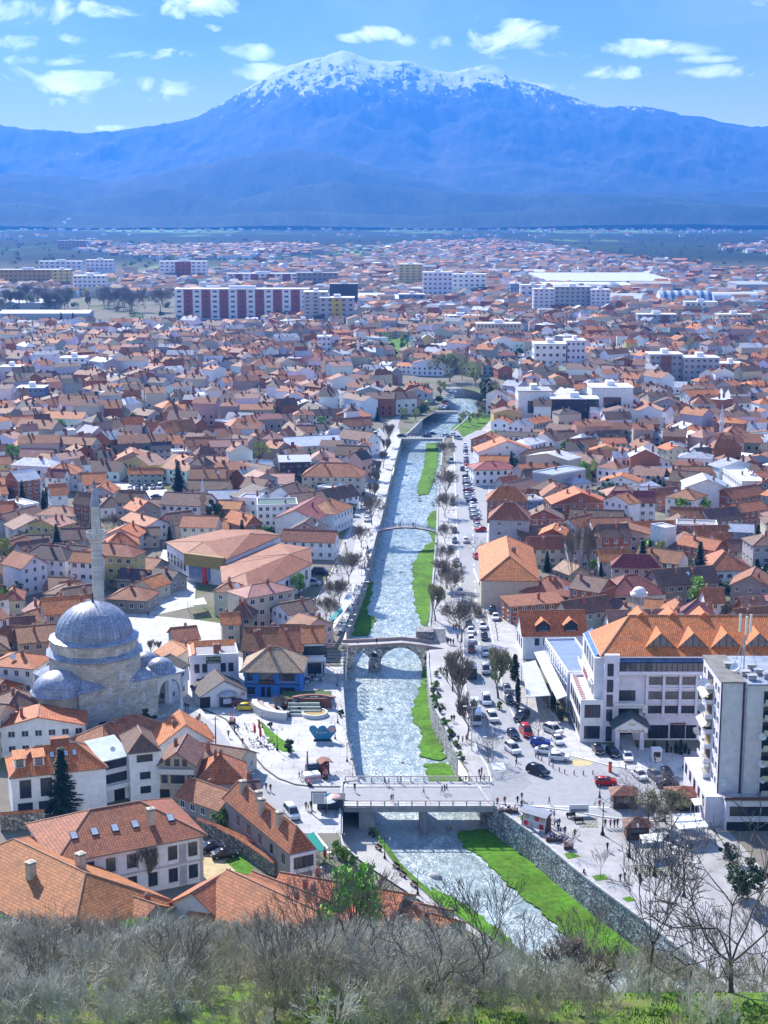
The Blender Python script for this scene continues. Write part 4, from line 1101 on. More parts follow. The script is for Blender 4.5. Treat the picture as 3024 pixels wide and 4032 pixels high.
# big orange roofs at the foot of the hill
hr,ro,w_,d_=house('E',-120,405,800,838,6.0,19,'h',5.2,'terra','cream','long L-shaped house with a huge orange tile roof at the lower left',wins=None,ridge=True,chim=0,name='long_roofed_house')
for x,y,s_ in((-.30,.28,1),(.02,.3,1),(.14,.62,1)):chimney(ro,x*w_,d_*y,6+5.2*(.56 if y<.5 else .7),2.4,w=1.2,kind='pl')
hr,ro,w_,d_=house('E',790,850,1010,925,5.4,9,'g',2.4,'terra','cream','short orange roof linking the two great tiled roofs',wins=None,ridge=True,chim=1)
AD([('F',150,640,725,905,5.6,15,'g',4.4,'terra','white','great orange tiled roof in the centre foreground above the thicket',dict(wins=None,ridge=True,chim=1)),
('F',300,650,690,800,4.6,8,'g',2.6,'rust','cream','narrow brick-red roof tucked behind the great foreground roof',dict(wins=None,ridge=True,chim=1)),
('F',-60,768,150,640,5.2,12,'g',3.8,'terra','white','orange roof wing running toward the parked dark cars',dict(wins=None,ridge=True,chim=0)),
('F',470,655,1180,775,4.0,13,'g',3.2,'terra','cream','long orange roof with brick chimneys beside the flagstone quay',dict(wins=None,ridge=True,chim=4)),
('F',1060,790,1420,868,3.4,9,'g',2.2,'brown','cream','low dark brown roof at the water end of the flagstone quay',dict(wins=None,ridge=True,chim=1)),
('F',1230,865,1480,930,3.0,9,'g',2.4,'terra','cream','orange roofed house half hidden by twigs near the river bend',dict(wins=None,ridge=True,chim=1)),
('F',1000,905,1200,1000,3.0,9,'g',2.2,'terra','cream','tiled roof just above the hillside twigs left of the river',dict(wins=None,ridge=True,chim=1)),
('F',-40,905,250,930,3.0,8,'g',2.0,'orange','white','low orange roof under the hill thicket with a white wall',dict(wins=None,ridge=True,chim=1)),
('F',230,195,330,190,3.2,6,'g',1.6,'brown','rendered','tiny brown roof against the long brown house',dict(chim=1)),
])
# long brown-roofed house with the white bay
hr,ro,w_,d_=house('F',522,540,648,512,6.4,27,'h',3.6,'rust','rendered','long old house with a brown tile roof and a white bay end',wins=None,hero=True,chim=0)
mb=MB();mb.box(-w_/2-.2,-.9,3.0,w_/2+.2,.0,6.2,'plaster');by=part('bay',mb,hr,color=WC['white'])
for x in(-.26,.2):addwin(by,x*w_,-.92,4.8,1.7,1.9,0,'dark',True,2)
for k in range(5):addwin(hr,-w_/2-.01,3+k*4.6,4.2,1.0,1.6,-math.pi/2,'dark',False,1)
for x,y in((-.2,.25),(-.24,.5),(0,.62),(-.1,.84)):chimney(ro,x*w_,y*d_,8.6,2.0,w=1.0,kind='pl')
# ---------------- hotel
def hotel():
 A=G('D',468,700,18.5);B=G('D',1800,700,18.5);A.z=B.z=0;w=B.x-A.x;d=16
 r=root('hotel',((A.x+B.x)/2,(A.y+B.y)/2,0),0,'big white hotel with an orange dormered roof and columned entrance','hotel');FOOT.append((r.location.x,r.location.y+d/2,w/2+2,d/2,0))
 k=1/(6059/math.hypot(A.y,H)*1.8433)*1.0   # metres per crop pixel near the facade
 X=lambda px:(px-468)*w/(1800-468)-w/2
 Z=lambda py:18.5*(1335-py)/(1335-700)
 wl=MB();wl.box(-w/2,0,-1,w/2,d,18.4,'plaster',skip='b');part('wall',wl,r,color=WC['lav'])
 rf=MB();P=[(-w/2-.8,-1.0,18.5),(w/2,-1.0,18.5),(w/2,d+2,18.5),(-w/2-.8,d+2,18.5)];T0=(X(700),d*.62,24.4);T1=(w/2,d*.62,24.4)
 rf.face([P[0],P[1],T1,T0],'tile');rf.face([P[2],P[3],T0,T1],'tile');rf.face([P[3],P[0],T0],'tile');rf.box(-w/2-.8,-1.0,18.2,w/2,d+2,18.47,'whitetrim')
 rf.tube(P[0],T0,.16,.16,'ridge',5);rf.tube(T0,T1,.16,.16,'ridge',5)
 ro=part('roof',rf,r,color=RC['orange'])
 sl=(24.4-18.5)/(d*.62+1)
 for px in(885,1122,1365,1600):
  x=X(px);y=1.6;z=18.5+sl*(y+1)-.2;hw=3.0;hh=3.0
  g=MB();g.face([(x-hw,y,z),(x+hw,y,z),(x,y,z+hh)],'tinted_glass')
  g.box(x-.08,y-.08,z,x+.08,y,z+hh-.4,'woodbrown');
  for q in(-1.4,1.4):g.box(x+q-.08,y-.08,z,x+q+.08,y,z+hh*.5,'woodbrown')
  g.box(x-hw,y-.1,z-.1,x+hw,y,z+.15,'woodbrown')
  dm=part('dormer',g,r)
  t=MB();yb=(z+hh+.2-18.5)/sl-1
  yl=(z-18.5)/sl-1
  t.face([(x-hw-.4,y-.5,z-.1),(x,y-.5,z+hh+.2),(x,yb,z+hh+.2),(x-hw-.4,yl,z-.1)][::-1],'tile');t.face([(x+hw+.4,y-.5,z-.1),(x,y-.5,z+hh+.2),(x,yb,z+hh+.2),(x+hw+.4,yl,z-.1)],'tile')
  part('dormer_roof',t,dm,color=RC['orange'])
 for px in(790,1022,1255):
  x=X(px);t=MB();zz=24.2;y=d*.62
  for s_ in(-1,1):t.face([(x+s_*2.2,y-.5,zz-.9),(x,y-.5,zz+1.0),(x,y+5,zz+1.0),(x+s_*2.2,y+5,zz-.9)][::s_],'tile')
  t.face([(x-2.2,y-.5,zz-.9),(x+2.2,y-.5,zz-.9),(x,y-.5,zz+1.0)],'tile')
  part('dormer_roof',t,r,color=RC['orange'])
 # glazed top storey
 gl=MB();gl.box(X(578),-1.4,Z(805),X(1185),-.02,Z(738),'tinted_glass');gl.ext([(-1.4,Z(738)),(0,Z(720)),(0,Z(735)),(-1.4,Z(745))][::-1],X(578),X(1185),'glassblue')
 n=16
 for i in range(n+1):
  x=X(578)+(X(1185)-X(578))*i/n;gl.box(x-.06,-1.5,Z(805),x+.06,-1.38,Z(738),'darkmetal')
 part('glazed_gallery',gl,r)
 bl=MB();bl.box(X(572),-1.6,Z(830),X(1185),-.02,Z(806),'plaster');part('gallery_slab',bl,r,color=WC['lav'])
 # window bays
 for cx_ in(850,970,1090,1210,1330,1450,1570,1690):
  for ry in(890,998,1105):addwin(r,X(cx_),-.01,Z(ry),3.1,1.55,0,'brown',True,4)
 pl=MB()
 for px in(788,910,1030,1150,1270,1390,1510,1630):
  pl.box(X(px)-.28,-.45,Z(1150),X(px)+.28,-.01,Z(838),'plaster')
 for py in(838,945,1052,1150):pl.box(X(785),-.3,Z(py)-.15,w/2,-.01,Z(py)+.15,'plaster')
 part('pilaster',pl,r,color=WC['lav'])
 # stair tower with tall windows
 tw=MB();tw.box(X(470),-1.4,-1,X(578),0,18.9,'plaster');part('stair_tower',tw,r,color=WC['lav'])
 for py,hh in((795,2.6),(913,2.6),(1023,2.5),(1132,2.5),(1272,3.2)):addwin(r,X(512),-1.42,Z(py),1.2,hh,0,'dark',True,1)
 # entrance
 addwin(r,X(625),-.01,Z(1000),4.6,2.2,0,'dark',True,5)
 bc=MB();bc.box(X(545),-2.2,Z(1072),X(755),0,Z(1062),'stonelt');
 for i in range(22):
  x=X(548)+(X(752)-X(548))*i/21;bc.lathe([(.07,Z(1062)),(.11,Z(1055)),(.07,Z(1044))],'white_',6,(x,-2.05))
 bc.box(X(545),-2.2,Z(1044),X(755),-1.9,Z(1038),'white_');part('balcony',bc,r)
 gb=MB();gb.box(X(550),-.5,Z(1160),X(735),-.01,Z(1075),'tinted_glass');part('glazed_panel',gb,r)
 py=-6.0
 for px in(552,728):
  c=MB();c.box(-.42,-.42,-.5,.42,.42,Z(1190)+.2,'plaster');part('column',c,r,(X(px),py+.4,0),color=WC['lav'])
 pd=MB();x0,x1=X(522),X(782);zc=Z(1207)
 pd.box(x0+.4,py,zc,x1-.4,-.5,zc+.9,'plaster')
 pd.ext([(x0+.2,zc+.9),(x1-.2,zc+.9),((x0+x1)/2,zc+3.0)][::-1],py,-.5,'plaster','y')
 pdo=part('pediment',pd,r,color=WC['white'])
 cx_=(x0+x1)/2;rr=MB();
 pr=[(x0-.3,zc+.95),(cx_,zc+3.5),(x1+.3,zc+.95),(x1+.3,zc+.7),(cx_,zc+3.15),(x0-.3,zc+.7)];rr.ext(pr,py-.35,-.3,'darktile','y');part('pediment_roof',rr,r)
 text(pdo,'Hotel Theranda',cx_,py-.05,zc+.42,.85,'signgold',bold=.015);text(pdo,'1964',cx_,py-.05,zc+1.7,.8,'signgold',bold=.015)
 rp=MB();rp.ext([(-9,-.05),(-.5,-.05),(-.5,1.4)][::-1],X(585),X(690),'concrete');part('entrance_ramp',rp,r)
 dr=MB();dr.box(X(575),-.1,1.2,X(690),.0,Z(1210),'tinted_glass');part('door',dr,r)
 sh=MB()
 for a,b in((752,782),(808,955),(968,1078),(1085,1160),(1180,1290),(1310,1430)):
  sh.box(X(a),-.12,.4,X(b),-.01,Z(1222),'tinted_glass')
  for i in range(1,4):x=lerp(X(a),X(b),i/4);sh.box(x-.05,-.16,.4,x+.05,-.11,Z(1222),'darkmetal')
 part('shop_window',sh,r)
 sb=MB();sb.box(X(968),-.4,Z(1219),X(1080),-.1,Z(1203),'darkmetal');so_=part('shop_sign',sb,r)
 text(so_,'EXCHANGE EURO',(X(968)+X(1080))/2,-.45,Z(1211),.42,'pinksign',bold=.01)
 # left wing behind the tower with red lettering balcony
 lw=MB();yb=20;lw.box(-w/2-1.8,1,-1,-w/2+.0,yb,17.6,'plaster');part('side_wing',lw,r,color=WC['white'])
 for z in(15.6,10.6):
  for k in range(4):addwin(r,-w/2-1.82,3.5+k*4,z,2.4,2.8,-math.pi/2,'dark',True,2)
 gc=MB();gc.ext([(-w/2-1.9,17.4),(-w/2+.2,18.9),(-w/2+.2,18.8),(-w/2-1.9,17.3)],2,20,'glassblue','y');part('glass_canopy',gc,r)
 t=text(r,'HOTEL',-w/2-3.0,5.5,12.9,2.2,'signred',-math.pi/2,'red_lettering',bold=.03)
 bb=MB();bb.box(-w/2-2.9,1,11.6,-w/2-1.8,19,11.9,'whitetrim');bb.box(-w/2-2.95,1,11.9,-w/2-2.85,19,12.7,'whitetrim');part('balcony',bb,r)
 ac=MB();ac.box(0,-.5,0,1,0,.8,'white_');ac.lathe([(.3,0),(.3,.02)],'darkmetal',10,(0,0));acm=ac.mesh('air_conditioner')
 for py_ in(1095,1125):part('air_conditioner',acm,r,(X(757),0,Z(py_)))
 return r
hotel()
hr,ro,w_,d_=house('D',300,1040,466,1040,8.8,('D',195,850),'f',.5,'white','white','white terrace-roofed annex attached to the left of the big hotel',wins=None,name='hotel_annex',cat='annex',hero=True,chim=0)
for z in(6.8,2.2):addwin(hr,.1,-.01,z,3.2,2.7,0,'dark',True,4)
for k in range(5):
 for z in(6.6,2.4):addwin(hr,-w_/2-.01,d_*(.1+.19*k),z,2.4,2.6,-math.pi/2,'dark',True,2)
mb=MB()
for k in range(12):mb.box(-w_/2+.3,k*d_/12+.2,8.95,-w_/2+1.3,k*d_/12+.8,9.1,'pinksign')
part('roof_tiles',mb,hr)
# ---------------- tower block
def tower():
 A=G('D',1330,897,26.6);A.z=0;q=G('D',1200,705,26.6);d=q.y-A.y;w=34;r=root('apartment_tower',(A.x+w/2,A.y,0),0,'pale lavender seven-storey apartment tower with cluttered balconies on the right','apartment block');FOOT.append((A.x+w/2,A.y+d/2,w/2+2,d/2+3,0))
 m=MB();m.box(-w/2,0,-1,-w/2+3.7,d,27.9,'plaster',skip='b');m.box(-w/2+3.7,1.6,-1,-w/2+4.2,d,27.9,'plaster',skip='b');m.box(-w/2+4.2,-.8,-1,w/2,d,27.6,'plaster',skip='b');part('wall',m,r,color=(.74,.70,.78))
 rf=MB();rf.box(-w/2-.25,-.25,27.9,-w/2+4.2,d+.2,28.15,'bitumen');rf.box(-w/2+4.2,-1.0,27.6,w/2,d+.2,27.95,'bitumen2');part('roof',rf,r)
 dp=MB();dp.tube((-w/2-.12,-.12,28),(-w/2-.12,-.12,5.5),.12,.12,'darkmetal',6);part('drainpipe',dp,r)
 dp=MB();dp.tube((-w/2+4.15,-.9,27.6),(-w/2+4.15,-.9,5.5),.1,.1,'concrete',6);part('drainpipe',dp,r)
 L=-w/2
 for k in range(7):
  z=7.6+k*3.0
  addwin(r,L-.01,d*.16,z,1.3,1.6,-math.pi/2,'white',True,1);addwin(r,L-.01,d*.30,z,1.3,1.6,-math.pi/2,'white',True,1);addwin(r,L-.01,d*.9,z,1.3,1.6,-math.pi/2,'white',True,1)
  b=MB();b.box(L-1.3,d*.42,z-1.5,L,d*.78,z-1.32,'concrete')
  mat=['plaster','whitetrim','cloth','whitetrim'][k%4]
  b.box(L-1.35,d*.42,z-1.32,L-1.25,d*.78,z-.45,'whitetrim');b.box(L-1.35,d*.42-.05,z-1.32,L,d*.42,z-.45,'whitetrim');
  bo=part('balcony',b,r)
  g=MB();g.box(L-.06,d*.46,z-1.3,L+.02,d*.74,z+.9,['tinted_glass','woodbrown','ochre_'][k%3]);part('balcony_door',g,bo)
  if k in(5,3):
   a=MB();a.ext([(L-1.9,z+.0),(L,z+1.3),(L,z+1.2),(L-1.9,z-.1)],d*.42,d*.78,'creamcloth','y');part('awning',a,bo)
  for i in range(2):
   x=-w/2+7.3+i*6.4
   c=MB();c.box(x,-2.2,z-1.5,x+4.6,-.8,z-1.3,'concrete');c.box(x,-2.25,z-1.3,x+4.6,-2.15,z-.3,'cream_');c.box(x,-.86,z-1.2,x+4.6,-.79,z+.9,'tinted_glass');part('balcony',c,r)
 for(x,y,z,s_)in((L-1.6,d*.5,25.2,1.5),(L-1.6,d*.6,19.4,1.4),(L-1.7,d*.8,13.4,1.4),(L+.4,-.6,8.2,1.4),(L+7.0,-2.2,18,1.1),(L+7.1,-2.2,12.6,1.2),(L+7.2,-2.2,9.4,1.0)):
  o=dish(r,x,y,z,s_);
 for i,(x,y)in enumerate(((L+5,4),(L+5.6,1.6),(L+7.6,5),(L+8.6,2.4),(L+3,9),(L+7,8))):
  v=MB();v.box(x-.7,y-.5,28,x+.7,y+.5,28.9,'concrete');v.box(x-.9,y-.7,28.9,x+.9,y+.7,29.02,'concrete');part('roof_vent',v,r)
 dish(r,L+3.5,6.0,29,1.4)
 an=MB();bx,by,bz=L+5.6,8.0,28
 for k in range(3):a=k*2.1;an.tube((bx+2.6*math.cos(a),by+2.6*math.sin(a),bz),(bx,by,bz+7),.06,.06,'steel',4)
 an.tube((bx,by,bz),(bx,by,bz+11),.12,.1,'steel',6)
 for k in range(3):a=k*2.1+.4;an.box(bx+1.1*math.cos(a)-.18,by+1.1*math.sin(a)-.12,bz+7.2,bx+1.1*math.cos(a)+.18,by+1.1*math.sin(a)+.12,bz+10.8,'white_')
 for k in range(3):a=k*2.1+.4;an.tube((bx,by,bz+8.8),(bx+1.1*math.cos(a),by+1.1*math.sin(a),bz+8.8),.05,.05,'steel',4)
 part('antenna_mast',an,r)
 # podium
 r.scale=(1,1,.95);C=G('H',1240,487,5.9);ox,oy=C.x-r.location.x,C.y-r.location.y
 p=MB();p.box(ox,oy,-1,w/2,-.9,6.0,'plaster',skip='b');p.box(ox-3.2,oy+2,-1,ox,d+2,6.0,'plaster',skip='b')
 part('podium',p,r,color=WC['lav'])
 q=MB();q.box(ox-.2,oy-.2,6.0,w/2,-.8,6.2,'concrete');q.box(ox-.25,oy-.25,6.2,w/2,oy,6.75,'maroontrim');part('podium_roof',q,r)
 addwin(r,ox+5.0,oy-.01,3.9,8.4,1.8,0,'dark',True,5);addwin(r,ox+15,oy-.01,3.9,8,1.8,0,'dark',True,4)
 bs=MB();bs.box(ox+.3,oy-.05,-1,w/2,.0,1.8,'tinted_glass');part('shop_front',bs,r)
 for k in range(5):addwin(r,ox-3.21,oy+4+k*4,4.4,1.6,2.0,-math.pi/2,'dark',True,2)
 return r
tower()
AD([('C',700,197,1235,203,8,('M',150,885),'h',5.2,'orange','cream','large cream hall with an orange hipped roof at the road side',dict(wins=None,chim=2)),
('C',1075,305,1540,352,5,12,'h',3.6,'rust','cream','rust-brown many-hipped roof house behind the bare brick building',dict(chim=3,dishes=1)),
('C',975,440,1480,400,5,7,'s',1.0,'rust','brick','bare brick building with a lean-to roof near the road bend',dict(chim=1)),
('D',430,0,430,0,1,1,'g',1,'rust','cream','x')][:3])
hr,ro,w_,d_=house('C',1090,705,1680,694,6.4,10.5,'g',4.6,'orange','white','white house with two wooden gabled dormers in its orange roof',wins=None,hero=True,chim=0)
for x in(-.28,-.14,.25):addwin(hr,x*w_,-.01,4.4,1.1,1.7,0,'dark',True,2)
for x in(-.18,.26):dormer(hr,x*w_,.5,6.9,3.4,1.7,3.4,'tile',RC['orange'],'g',wc='dark')
for k in range(3):addwin(hr,-w_/2-.01,d_*(.2+.3*k),3.6,1.2,2.4,-math.pi/2,'dark',True,2)
# glass atrium and canopies
hr,ro,w_,d_=house('D',205,832,440,826,8,('D',75,588),'f',.2,'blue','grey','glass-sided atrium with blue-grey sheet roof between the hotel and dormered house',wins=None,name='glass_atrium',cat='atrium',chim=0,wallmat='glassblue')
mb=MB()
for k in range(11):mb.box(-w_/2-.12,k*d_/10-.06,0,-w_/2-.01,k*d_/10+.06,8,'whitetrim')
for k in range(4):mb.box(-w_/2-.10,0,1+k*2.1,-w_/2-.01,d_,1.12+k*2.1,'whitetrim')
part('glazing_bar',mb,hr)
def slab(c,pts,z,mat,label,cat,name,th=.15,color=None,posts=True,zs=None):
 P=[G(c,x,y,(zs[i]if zs else z))for i,(x,y)in enumerate(pts)]
 cx=sum(p.x for p in P)/len(P);cy=sum(p.y for p in P)/len(P)
 r=root(name,(cx,cy,0),0,label,cat)
 L=[Vector((p.x-cx,p.y-cy,p.z))for p in P]
 if sum(L[i].x*L[(i+1)%len(L)].y-L[(i+1)%len(L)].x*L[i].y for i in range(len(L)))<0:L=L[::-1]
 m=MB();n=len(L);lo=[p-Vector((0,0,th))for p in L]
 m.face(L,mat);m.face(lo[::-1],mat)
 for i in range(n):m.face([lo[i],lo[(i+1)%n],L[(i+1)%n],L[i]],mat)
 part('cover',m,r,color=color)
 if posts:
  for p in L:
   q=MB();q.box(-.07,-.07,0,.07,.07,p.z-th,'steel');part('post',q,r,(p.x*.97,p.y*.97,0))
 return r
slab('C',[(1192,872),(1292,856),(1500,1275),(1405,1312)],5.2,'metalroof','long white sloping canopy in front of the glass atrium','canopy','canopy',color=(.85,.85,.88))
slab('C',[(1075,975),(1205,945),(1345,1275),(1125,1290)],4.2,'metalroof','torn pale grey canopy roof beside the cypress row','canopy','canopy',color=(.55,.56,.58))
slab('H',[(575,755),(745,740),(765,800),(600,822)],3.0,'cloth','small pale canvas canopy over dark kiosk on the promenade','canopy','canopy',color=(.7,.7,.66))
slab('H',[(820,595),(1045,585),(1060,640),(845,655)],3.4,'cloth','white cafe awning nearest the apartment tower','awning','awning',color=(.85,.85,.85))
slab('H',[(845,665),(1075,645),(1105,690),(880,712)],3.2,'cloth','white cafe awning in front of the other awning','awning','awning',color=(.85,.85,.85))
slab('H',[(970,478),(1035,470),(1075,520),(1000,530)],3.2,'cloth','small white awning against the tower podium','awning','awning',color=(.85,.85,.85))
# market cabins
def cabin(c,x,y,w,h,rcol,label,rz=.0):
 g=G(c,x,y);r=root('cabin',g,rz,label,'cabin','wooden cabins on the square');FOOT.append((g.x,g.y+w/2,w*.6,w*.6,rz))
 m=MB();m.box(-w/2,0,0,w/2,w*.8,h,'woodbrown');part('wall',m,r)
 q=MB();o=.5;T=(0,w*.4,h+1.3);P=[(-w/2-o,-o,h),(w/2+o,-o,h),(w/2+o,w*.8+o,h),(-w/2-o,w*.8+o,h)]
 for i in range(4):q.face([P[i],P[(i+1)%4],T],'tile')
 part('roof',q,r,color=rcol)
 f=MB();f.box(-w*.38,-.06,1.0,w*.38,0,2.1,'tinted_glass');part('hatch',f,r)
cabin('H',920,575,5.5,2.9,(.3,.08,.05),'red-roofed wooden cabin beside the apartment tower')
cabin('H',462,560,4.4,2.8,(.3,.12,.08),'rust-roofed wooden cabin hidden behind the bare tree')
cabin('H',560,800,4.0,2.6,(.22,.1,.08),'brown-roofed wooden cabin next to the promenade canopy')

